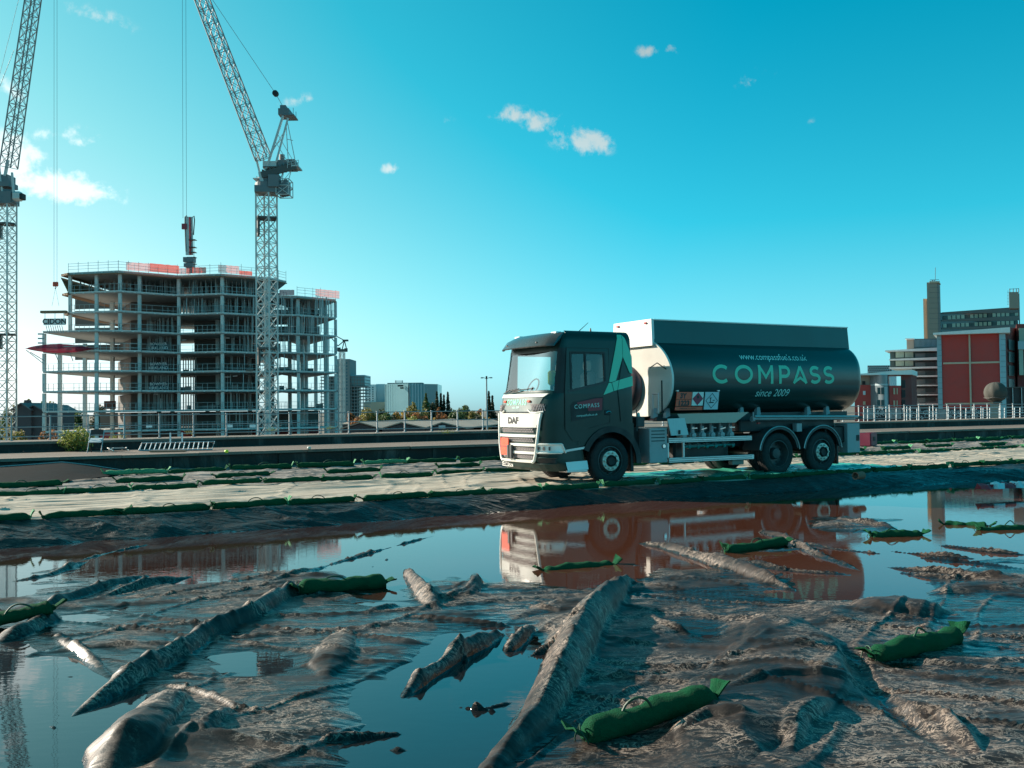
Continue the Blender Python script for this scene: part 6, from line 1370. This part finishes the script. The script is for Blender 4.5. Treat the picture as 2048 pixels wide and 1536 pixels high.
# concrete service tower with a glazed slab block
D = 300; O = Vector((at(*zo(770, 900), D).x, D, ZG)); tw = thing('concrete_tower_block', 'tall brown concrete service tower joined to a dark glazed slab block behind the brick building', 'building', O)
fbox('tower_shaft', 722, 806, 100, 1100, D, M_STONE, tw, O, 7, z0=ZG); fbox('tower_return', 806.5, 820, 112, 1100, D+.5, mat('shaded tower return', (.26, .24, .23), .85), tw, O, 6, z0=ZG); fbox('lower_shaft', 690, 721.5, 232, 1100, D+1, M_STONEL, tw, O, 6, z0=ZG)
for v in range(140, 540, 42): fbox('joint', 722, 806, v, v+2, D-.06, M_OFFP, tw, O, .1)
fbox('tower_cap', 724, 802, 92, 104, D-.3, M_STONEL, tw, O, 6.5); 
mb = MB(O)
for u in (728, 745, 760, 782, 800): mb.bar(at(*zo(u, 100), D+1), at(*zo(u, 72+8*(u % 3)), D+1), .25, .25)
mb.bar(at(*zo(770, 100), D+2), at(*zo(771, -20), D+2), .10, .10); mb.bar(at(*zo(726, 80), D+1), at(*zo(800, 78), D+1), .12, .12); mb.build('mast_aerial', M_CRD, tw)
fbox('slab_block', 824, 1450, 345, 1100, D+4, M_DKGL, tw, O, 14, ztop2=300, z0=ZG)
fbox('roof_edge', 824, 1452, 342, 352, D+3.6, M_OFFP, tw, O, 14, ztop2=297)
for r, (va, vb) in enumerate(((372, 338), (436, 408))):
    for i in range(17):
        q0 = (i+.12)/17; q1 = (i+.86)/17; q = (q0+q1)/2; u0 = 830+615*q0; u1 = 830+615*q1; d = D+3.75; v = va+(vb-va)*q
        fbox('window', u0, u1, v, v+30, d, M_LITG if (i*7+r*3) % 5 else M_OFFG, tw, O, .2)
    fbox('sill_band', 824, 1450, va+33, va+42, D+3.7, M_OFFP, tw, O, .25, ztop2=vb+33)
fbox('chimney', 1368, 1447, 178, 310, D-10, M_STONE, tw, O, 5); fbox('chimney_return', 1447.5, 1456, 190, 460, D-9.5, M_OFFP, tw, O, 5)
mb = MB(O)
for u in (1372, 1400, 1425, 1444): mb.bar(at(*zo(u, 180), D-10), at(*zo(u, 150), D-10), .15, .15)
mb.bar(at(*zo(1368, 155), D-10), at(*zo(1446, 150), D-10), .12, .12)
for i in range(10): mb.bar(at(*zo(1352, 170+i*12), D-10), at(*zo(1362, 170+i*12), D-10), .1, .1)
mb.build('roof_railing', M_CRD, tw)
# red brick building
D = 180; O = Vector((at(*zo(1070, 900), D).x, D, ZG)); br = thing('brick_building', 'large red brick building with cream bands and grey corner strips', 'building', O)
fbox('wall', 832, 1300, 520, 1150, D, M_BRICK, br, O, 16, d2=D-3, ztop2=485, z0=ZG)
fbox('corner_strip', 795, 831, 518, 1150, D-.15, M_ZINC, br, O, 16, z0=ZG); fbox('corner_strip', 1300.5, 1350, 485, 1150, D-3.3, M_ZINC, br, O, 5, d2=D-3, z0=ZG)  # left strip extended in depth to cover brick that would bounce red light
for v in range(560, 1120, 44): fbox('cladding_joint', 795, 831, v, v+2, D-.19, M_OFFP, br, O, .05); fbox('cladding_joint', 1301, 1349, v, v+2, D-3.36, M_OFFP, br, O, .05, d2=D-3.06)
fbox('cream_band', 1052, 1066, 508, 1150, D-1.75, M_CREAM, br, O, .4, z0=ZG)
fbox('cream_band', 834, 1300, 748, 762, D-.2, M_CREAM, br, O, .25, d2=D-3.2, ztop2=737); fbox('cream_band', 848, 1300, 1076, 1086, D-.2, M_CREAM, br, O, .25, d2=D-3.2, ztop2=1070)
fbox('string_course', 795, 1362, 734, 744, D-.26, M_ZINC, br, O, .1, d2=D-3.5, ztop2=706) if False else None
fbox('roof_plate', 752, 1375, 508, 524, D-1.2, M_OFFW, br, O, 18, d2=D-5, ztop2=462)
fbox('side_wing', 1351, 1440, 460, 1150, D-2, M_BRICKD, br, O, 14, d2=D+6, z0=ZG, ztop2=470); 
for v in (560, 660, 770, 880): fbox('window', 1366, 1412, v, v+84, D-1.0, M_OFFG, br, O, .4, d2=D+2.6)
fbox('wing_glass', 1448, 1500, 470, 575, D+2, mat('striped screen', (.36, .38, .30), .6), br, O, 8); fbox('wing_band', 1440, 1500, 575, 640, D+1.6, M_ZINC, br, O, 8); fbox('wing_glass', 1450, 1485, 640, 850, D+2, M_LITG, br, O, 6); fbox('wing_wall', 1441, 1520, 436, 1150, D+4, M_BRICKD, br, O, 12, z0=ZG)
# office block with white slab edges
D = 205; O = Vector((at(*zo(690, 900), D).x, D, ZG)); of = thing('office_building', 'grey stepped office building with white floor edges left of the brick building', 'building', O)
VS_ = [650, 722, 790, 856, 930, 1006, 1082]; 
for i, v in enumerate(VS_):
    u0 = 398 if i < 3 else 578; fbox('floor_edge', u0-(34 if i == 0 else 0), 802, v-(2 if i else 0), v+9, D-1.2, M_OFFW, of, O, 12, ztop2=v-24+(6*i if i < 4 else 22))
    if i < 6:
        ub = 405 if i < 2 else 582
        vb = VS_[i+1]; fbox('recess', ub, 800, v+6, vb-1, D, M_OFFG, of, O, 10); fbox('spandrel', 608, 800, v+28-3*(i < 3), vb-4, D-.5, M_OFFP, of, O, .4); fbox('window', 690, 775, v+26, v+58, D-.75, M_OFFG, of, O, .2)
        for u in ((450, 525) if i < 2 else ()): fbox('pane', u, u+68, v+12, vb-14, D-.3, M_LITG, of, O, .2)
        if i >= 2: fbox('pane', 584, 604, v+14, vb-14, D-.4, M_LITG, of, O, .2)
fbox('ground_floor', 582, 800, 1088, 1150, D, M_OFFG, of, O, 10, z0=ZG)
fbox('roof_plant', 598, 785, 556, 650, D+2, M_OFFP, of, O, 6); fbox('stair_head', 540, 597, 560, 650, D+1.5, M_STONE, of, O, 6); fbox('stair_roof', 528, 600, 552, 561, D+1, M_OFFW, of, O, 7)
for u in range(604, 785, 10): fbox('louvre', u, u+4, 562, 620, D+1.9, M_ZINC, of, O, .15)
# roof of rings in the distance
D = 260; O = Vector((at(*zo(310, 800), D).x, D, ZG)); rg = thing('ringed_facade_building', 'distant building clad in rows of dark rings above the small brick block', 'building', O)
fbox('wall', 228, 420, 772, 1100, D, M_FWHITE, rg, O, 12, z0=ZG)
ringm = MB().lathe([(.17, 0), (.17, -.2), (.07, -.2), (.07, 0)], (0, 0, 0), 'Y', 12); first = None
for r in range(4):
    for c in range(11):
        p = at(*zo(230+c*18+(9 if r % 2 else 0), 778+r*16), D-.1) - O
        if first is None: first = ringm.build('facade_ring', M_DARK, rg); first.location = p
        else: inst(first, rg, p)
# small red brick block with a glazed corner
D = 150; O = Vector((at(*zo(380, 1000), D).x, D, ZG)); sb = thing('small_brick_block', 'small red brick block with a rounded grey glass corner behind the tanker\'s tail', 'building', O)
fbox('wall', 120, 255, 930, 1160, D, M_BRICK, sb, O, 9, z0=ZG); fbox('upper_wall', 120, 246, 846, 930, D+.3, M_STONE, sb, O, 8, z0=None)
mb = MB(O); a = at(*zo(247, 930), D); b = at(*zo(420, 930), D-1); zt_ = at(*zo(330, 852), D).z; pl = []
for i in range(13):
    q = i/12; x = a.x+(b.x-a.x)*q; pl.append((x, D-2.0*math.sin(math.pi*q)))
mb.prism(pl+[(b.x, D+7), (a.x, D+7)], zt_-ZG, 'Z', ZG); mb.build('glass_corner', mat('grey corner glazing', (.17, .21, .23), .2, .1, .2, .4), sb, smooth=50)
mb = MB(O)
for z in (at(*zo(330, 935), D).z,): mb.prism([(x, y-.06) for x, y in pl]+[(b.x, D), (a.x, D)], .25, 'Z', z)
mb.build('corner_band', M_ZINC, sb)
for v in (950, 1050):
    for u in (302, 332): fbox('window', u, u+25, v, v+55, D-2.15, M_OFFG, sb, O, .2)
fbox('light_strip', 362, 386, 945, 1150, D-2.0, M_ZINC, sb, O, .3, z0=ZG)
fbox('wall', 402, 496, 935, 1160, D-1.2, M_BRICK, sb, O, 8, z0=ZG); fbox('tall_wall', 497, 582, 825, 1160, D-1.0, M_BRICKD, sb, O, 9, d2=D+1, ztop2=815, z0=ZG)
for v in (955, 1055): fbox('window', 432, 446, v, v+50, D-1.35, M_STONEL, sb, O, .3); fbox('window', 458, 466, v, v+50, D-1.35, M_STONEL, sb, O, .3)
for v in (890, 970, 1050): fbox('window', 500, 528, v, v+62, D-1.2, M_DARK, sb, O, .3)
fbox('white_window', 186, 206, 978, 1010, D-.12, M_FWHITE, sb, O, .2); fbox('white_window', 186, 206, 1062, 1090, D-.12, M_STONEL, sb, O, .2); fbox('dark_window', 180, 205, 898, 926, D+.2, M_DARK, sb, O, .2)
fbox('roof_edge', 118, 582, 842, 850, D-1.6, M_OFFW, sb, O, 9, ztop2=806)
# wrapped dome on its pedestal and the dark container beside it
D = 84; p = at(*zo(1258, 990), D); O = Vector((p.x, D, ZG)); dm = thing('covered_dome', 'round object wrapped in grey brown cloth on a concrete pedestal at the right', 'covered dome', O)
mb = MB(O); zc_ = p.z; rings = []
rr_ = .5*(1345-1170)/4.041*D/FPX
for i in range(15):
    a = -math.pi/2+math.pi*i/14; ring = []
    for k in range(40):
        t_ = 2*math.pi*k/40; q = 1+.028*math.sin(t_*9+i*.4)*math.cos(a)+.012*math.sin(t_*23)
        fl = .90 if a < -.75 else 1
        ring.append((p.x+math.cos(t_)*math.cos(a)*rr_*q*fl, D+math.sin(t_)*math.cos(a)*rr_*q*fl, zc_+math.sin(a)*rr_*.96*q))
    rings.append(ring)
mb.loft(rings); mb.build('cloth_cover', mat('grey brown canvas', (.065, .064, .055), .9, 0, .2, 1.5), dm, smooth=60)
mb = MB(O); mb.tube([(p.x+math.cos(a)*rr_*.99, D+math.sin(a)*rr_*.99, zc_-.50*rr_+.03*math.sin(a*5)) for a in [2*math.pi*i/24 for i in range(25)]], .03, 6, False); mb.build('tie_rope', M_CRD, dm)
fbox('pedestal', 1215, 1290, 1075, 1215, D-.4, mat('pedestal concrete', (.30, .28, .24), .9), dm, O, 1.1, z0=.2); fbox('pedestal_cap', 1238, 1312, 1066, 1078, D-.6, M_OFFP, dm, O, 1.4)
D = 90; p = at(*zo(1420, 1030), D); O = Vector((p.x, D, ZG)); ct = thing('dark_cabin', 'flat sided dark site cabin at the right edge beside the wrapped dome', 'cabin', O)
fbox('cabin_body', 1346, 1620, 950, 1150, D, mat('near black cabin', (.022, .024, .026), .6), ct, O, 6, z0=.0); fbox('cabin_roof', 1340, 1624, 946, 952, D-.15, M_CRD, ct, O, 6.3)
for u in (1398, 1470): fbox('cabin_post', u, u+5, 952, 1160, D-.2, M_GALV, ct, O, .15)
# graffiti hoarding beyond the parapet on the right
D = 74; O = Vector((at(*zo(800, 1160), D).x, D, 0)); gf = thing('hoarding', 'dark hoarding painted with white curling graffiti behind the right hand railing', 'hoarding', O)
M_HOARD = mat('hoarding black', (.03, .035, .04), .7); rn = random.Random(4)
for u0, u1, cur in ((190, 285, 0), (288, 372, 1), (375, 500, 0), (503, 640, 1), (643, 775, 1), (778, 872, 0), (876, 985, 1), (988, 1100, 1), (1103, 1215, 1)):
    b = fbox('hoarding_panel', u0, u1, 1124, 1206, D, M_HOARD, gf, O, .1, z0=at(*zo(u0, 1215), D).z)
    if cur:
        mb = MB(O)
        for i in range(20):
            u = rn.uniform(u0+5, u1-6); v = rn.uniform(1132, 1196); c = at(*zo(u, v), D-.03); a0 = rn.uniform(0, 6.28); r_ = rn.uniform(.09, .20)
            pts = [(c.x+math.cos(a0+k*.5)*r_*(1-.07*k), D-.03, c.z+math.sin(a0+k*.5)*r_*(1-.07*k)) for k in range(rn.randrange(5, 10))]
            for a, b2 in zip(pts[:-1], pts[1:]): mb.bar(a, b2, .045, .02)
        mb.build('painted_scroll', M_FWHITE, gf, kind='stuff')
    else:
        mb = MB(O)
        for i in range(int((u1-u0)/9)): x = at(*zo(u0+i*9+3, 1160), D).x; mb.box(x-.02, x+.02, D-.06, D-.01, at(*zo(u0, 1205), D).z, at(*zo(u0, 1128), D).z)
        mb.build('paling', M_GALV, gf, kind='stuff')
fence = thing('white_post_fence', 'white post and rail fence in front of the graffiti hoarding on the right', 'fence', Vector((at(*zo(800, 1160), D-3).x, D-3, 0))); FO = Vector((at(*zo(800, 1160), D-3).x, D-3, 0))
for u in (192, 224, 282, 372, 400, 455, 540, 568, 622, 724, 778, 876, 928, 1018, 1072, 1140, 1157, 1210, 1288, 1330, 1410, 1455):
    a = at(*zo(u, 1215), D-3); b = at(*zo(u+1, 1112 if u % 4 else 1104), D-3); mb = MB(FO); mb.bar(a-Vector((0, 0, .1)), b, .055, .05); mb.build('post', M_FWHITE, fence)
for v in (1116, 1160): mb = MB(FO); mb.bar(at(*zo(185, v+3), D-3), at(*zo(1500, v-8), D-3), .05, .05); mb.build('rail', M_GALV, fence)

# ================================================================== small things on the terrace
M_CHB = mat('black chair plastic', (.014, .014, .015), .4, 0, .1); M_CHS = mat('chair seat', (.62, .68, .70), .35, .1, .1)
def on_ter(px, py): return gp(px, py, ZT)
p = on_ter(192, 905); ch = thing('folding_chair', 'black metal folding chair standing upright on the terrace by the bush', 'chair', p, R(8)); ch.scale = (.88, .88, .88)
ch_s = 1.0; W_ = .24
mb = MB(); mb.cbox((0, -.01, .45), .46, .40, .03, rx=R(20)); mb.build('seat', M_CHS, ch)
mb = MB(); rows = [[(x, .24+.04*math.cos(x*6), z), (x, .262+.04*math.cos(x*6), z)] for x in (-.23, -.15, 0, .15, .23) for z in ()]
mb.loft([[(x, .20+.05*(1-(x/.24)**2), .66), (x, .20+.05*(1-(x/.24)**2), .86-.03*(abs(x)/.24)**3), (x, .225+.05*(1-(x/.24)**2), .86-.03*(abs(x)/.24)**3), (x, .225+.05*(1-(x/.24)**2), .66)] for x in (-.25, -.2, -.1, 0, .1, .2, .25)]); mb.build('backrest', M_CHB, ch)
for sx_ in (-1, 1):
    MB().tube([(sx_*W_, -.26, 0), (sx_*W_, .0, .45), (sx_*W_, .21, .84)], .017, 6).build('front_leg', M_GALV, ch); MB().tube([(sx_*(W_-.02), .24, 0), (sx_*(W_-.02), -.12, .44)], .014, 6).build('rear_leg', M_CHB, ch)  # front legs made pale to paint in the lit edges of black ones
MB().tube([(-W_, -.24, .06), (W_, -.24, .06)], .012, 6).build('crossbar', M_CHB, ch); MB().tube([(-W_, .2, .12), (W_, .2, .12)], .012, 6).build('crossbar', M_CHB, ch)
p = on_ter(236, 902); cc = thing('collapsed_chair', 'white folded chair lying flat beside the upright black chair', 'chair', p, R(35))
for sx_ in (-1, 1): MB().tube([(sx_*.24, -.42, .03), (sx_*.24, .42, .10)], .016, 6).build('leg', M_WHITE, cc); MB().tube([(sx_*.21, -.30, .12), (sx_*.21, .34, .04)], .016, 6).build('leg', M_WHITE, cc)
mb = MB(); mb.cbox((0, -.12, .09), .42, .32, .03, rx=.08); mb.build('seat', M_CHB, cc); mb = MB(); mb.cbox((0, .30, .10), .44, .16, .03); mb.build('backrest', M_CHB, cc)
a = on_ter(278, 904); b = on_ter(424, 901); ba = thing('fallen_barrier', 'white metal crowd barrier lying tilted on the terrace', 'barrier', a, math.atan2(b.y-a.y, b.x-a.x)); L = (b-a).length
tl = R(24); dy, dz = math.cos(tl)*1.05, math.sin(tl)*1.05*.62
mb = MB(); mb.tube([(0, 0, .05), (L, 0, .03), (L+.05, dy, dz), (0.0, dy, dz), (0, 0, .05)], .028, 6); mb.build('frame', M_GALV, ba)
pm = MB(); pm.tube([(0, 0, .04), (0, dy, dz)], .016, 6); fi = None
for i in range(1, 15):
    if fi is None: fi = pm.build('barrier_bar', M_FWHITE, ba); fi.location = (L*i/15, 0, 0)
    else: inst(fi, ba, (L*i/15, 0, 0))
for x in (.9, L-1.0): MB().tube([(x, dy*.9, dz), (x, dy*.9, dz+.33)], .03, 6).build('foot', M_FWHITE, ba)
# bush
p = on_t(152, 880, T_PAR-.4); p = Vector((p.x, p.y, ZT)); bu = thing('bush', 'small yellow green bush growing against the parapet by the black chair', 'bush', p); rn = random.Random(9); vs = []; fs = []
for i in range(1500):
    v = Vector((rn.gauss(0, 1), rn.gauss(0, 1), rn.gauss(0, 1))).normalized()*rn.random()**.45; c = p+Vector((v.x*.62, v.y*.4, .36+v.z*.42+.08*math.sin(v.x*7))); s_ = rn.uniform(.025, .055)
    u = Vector((rn.gauss(0, 1), rn.gauss(0, 1), rn.gauss(0, 1))).normalized(); w2 = u.cross(Vector((rn.gauss(0, 1), rn.gauss(0, 1), rn.gauss(0, 1)))).normalized(); vs += [c-u*s_, c+w2*s_*.6, c+u*s_, c-w2*s_*.6]; fs.append((4*i, 4*i+1, 4*i+2, 4*i+3))
mb = MB(p); mb.add(vs, fs); mb.build('foliage', LEAF['hedge'], bu, kind='stuff'); mb = MB(p)
for i in range(9): a_ = rn.uniform(0, 6.28); mb.tube([p, p+Vector((math.cos(a_)*.4, math.sin(a_)*.25, .5))], [.014, .005], 5)
mb.build('stem', M_BARK, bu)
for i, (px, py) in enumerate(((237, 876), (380, 868), (660, 858), (895, 866), (545, 862))):
    q = gp(px, py, ZP if py < 880 else ZT); wd = thing('weed', 'tuft of yellowish weeds on the parapet ' + ('right of the black chair', 'above the fallen barrier', 'before the grey tower block', 'left of the street lamp', 'below the white tower crane')[i], 'weed', q, 0, 'weeds on the parapet'); vs = []; fs = []
    for j in range(120):
        v = Vector((rn.gauss(0, .14), rn.gauss(0, .1), abs(rn.gauss(0, .07)))); c = q+v; s_ = rn.uniform(.015, .04); u = Vector((rn.gauss(0, 1), rn.gauss(0, 1), rn.gauss(0, 1))).normalized(); w2 = u.cross(Vector((0, 0, 1))).normalized(); vs += [c-u*s_, c+w2*s_*.5, c+u*s_, c-w2*s_*.5]; fs.append((4*j, 4*j+1, 4*j+2, 4*j+3))
    mb = MB(q); mb.add(vs, fs); mb.build('foliage', LEAF['hedge'], wd, kind='stuff')
for i, (pa, pb_, w_, lab, mm) in enumerate((((46, 906), (176, 901), .10, 'long dark plank lying on the terrace left of the chair', M_DARK), ((452, 889), (690, 882), .55, 'strip of pale blue plastic film lying on the terrace', mat('blue film', (.20, .42, .48), .3)), ((300, 905), (372, 904), .2, 'flat board lying under the fallen barrier', M_PLY))):
    a, b = on_ter(*pa), on_ter(*pb_); t = thing('plank' if i != 1 else 'plastic_strip', lab, 'plank' if i != 1 else 'plastic strip', (a+b)/2, math.atan2(b.y-a.y, b.x-a.x)); L = (b-a).length; mb = MB(); mb.bbox(-L/2, L/2, -w_/2, w_/2, .012, .06 if i != 1 else .03, .008); mb.build('board', mm, t)
for i, (px, py, c, lab) in enumerate(((453, 906, (.55, .75, .03), 'tiny lime green ball on the wall coping'), (618, 899, (.7, .66, .55), 'pale crumpled scrap on the wall coping'))):
    q = gp(px, py, ZT+.03); t = thing('litter', lab, 'litter', q); MB().lathe([(0, 0), (.05, .01), (.07, .05), (.05, .09), (0, .10)], (0, 0, 0), 'Z', 10).build('scrap', mat('litter colour', c, .5), t)
# black tarpaulin propped against the wall on the left
a, b, c = st(-16.0, T_WALL-.45, .15), st(-9.8, T_WALL-.5, ZR+.02), st(-13.2, T_WALL-.12, .72)
tp = thing('tarpaulin', 'flat black tarpaulin sloping against the concrete wall at the left', 'tarpaulin', st(-13, T_WALL-.4, ZR)); O = st(-13, T_WALL-.4, ZR)
M_TARP = mat('slate tarpaulin', (.006, .010, .012), .85, 0, .12, .8, .3, 6, spec=.08)
tops = [(-60, 938), (0, 934), (60, 930), (125, 925), (180, 931), (250, 942)]; bots = [(-60, 976), (0, 972), (60, 968), (125, 963), (180, 957), (252, 946)]
mb = MB(O); rows = []
for (x1, y1), (x2, y2) in zip(tops, bots):
    A_ = on_t(x1, y1, T_WALL-.35); Bv = gp(x2, y2, ZR+.05); rows.append([A_, A_.lerp(Bv, .35)+Vector((0, 0, .03)), A_.lerp(Bv, .7), Bv, Bv-Vector((0, 0, .03)), A_.lerp(Bv, .5)-Vector((0, 0, .08)), A_-Vector((0, 0, .04))])
mb.loft(rows); mb.build('sheet', M_TARP, tp, smooth=60)
mb = MB(O); E_ = [r[0]+Vector((0, -.01, .015)) for r in rows]
mb.tube(E_, .018, 6); mb.build('hem', M_GALU, tp)
# green sheet spread under the tanker
gs = thing('green_sheet', 'crumpled mint green plastic sheet spread on the road under the tanker', 'plastic sheet', st(5, .6, ZR)); O = st(5, .6, ZR)
S_ = np.linspace(.9, 9.8, 120); T__ = np.linspace(-.75, 2.3, 40); SS, TT = np.meshgrid(S_, T__); SS = SS.ravel(); TT = TT.ravel(); TT = TT+.25*fbm(SS*.8, TT*0, 93, 3)
ZZ = road_z(SS, TT)+.018+.045*np.clip(ridged(SS*1.1, TT*2.4, 91, 3)-.45, 0, 1)
PX = A0.x+SS*CA-TT*SA-O.x; PY = A0.y+SS*SA+TT*CA-O.y
grid_obj('sheet', np.stack([PX, PY, ZZ-ZR], 1), len(S_), len(T__), mat('mint polythene', (.06, .40, .29), .3, 0, .15, 3), None, gs)
# crimson crate and red debris
p = st(9.6, 2.2, rz_at(9.6, 2.2)); p = gp(1736, 892, ZR+.02); cr = thing('crate', 'crimson plastic crate standing behind the tanker\'s rear', 'crate', p, TH+R(20))
M_CRI = mat('crimson plastic', (.13, .008, .032), .45, 0, .1)
for y in (-.25, .25): mb = MB(); mb.bbox(-.32, .32, y-.02, y+.02, .02, .56, .01); mb.build('crate_side', M_CRI, cr)
for x in (-.32, .32): mb = MB(); mb.bbox(x-.02, x+.02, -.23, .23, .02, .56, .01); mb.build('crate_end', M_CRI, cr)
mb = MB(); mb.bbox(-.12, .12, -.285, -.272, .22, .40, .004); mb.build('hand_hole', M_DARK, cr)
mb = MB(); mb.bbox(-.3, .3, -.23, .23, .0, .03, .004); mb.build('crate_base', M_CRI, cr)
q = gp(1995, 977, .16); db = thing('litter_bag', 'red and white plastic packaging lying on the black sheet at the right edge', 'packaging', q, R(20))
rn = random.Random(2)
for i, (cx, m_) in enumerate(((-.35, M_RED), (0, M_FWHITE), (.32, M_RED), (.6, M_FWHITE))):
    mb = MB(); rows = []
    for k in range(5): rows.append([(cx-.16+.08*k+rn.uniform(-.02, .02), -.12*math.sin(math.pi*(k+.5)/5)*1.2, .0), (cx-.16+.08*k, -.06+rn.uniform(-.03, .03), .09+rn.uniform(-.03, .05)), (cx-.16+.08*k, .08+rn.uniform(-.03, .03), .10+rn.uniform(-.03, .05)), (cx-.16+.08*k, .14, .0)])
    mb.loft(rows); mb.build('wrapper', m_, db)
q = gp(1718, 958, ZR+.05); pp = thing('clay_pipe', 'short terracotta pipe end lying at the road edge by the rear wheels', 'pipe', q, TH+R(100)); MB().lathe([(.09, -.15), (.09, .15), (.07, .15), (.07, -.15), (.09, -.15)], (0, 0, .08), 'Y', 16).build('pipe_wall', mat('terracotta', (.32, .12, .075), .8), pp)
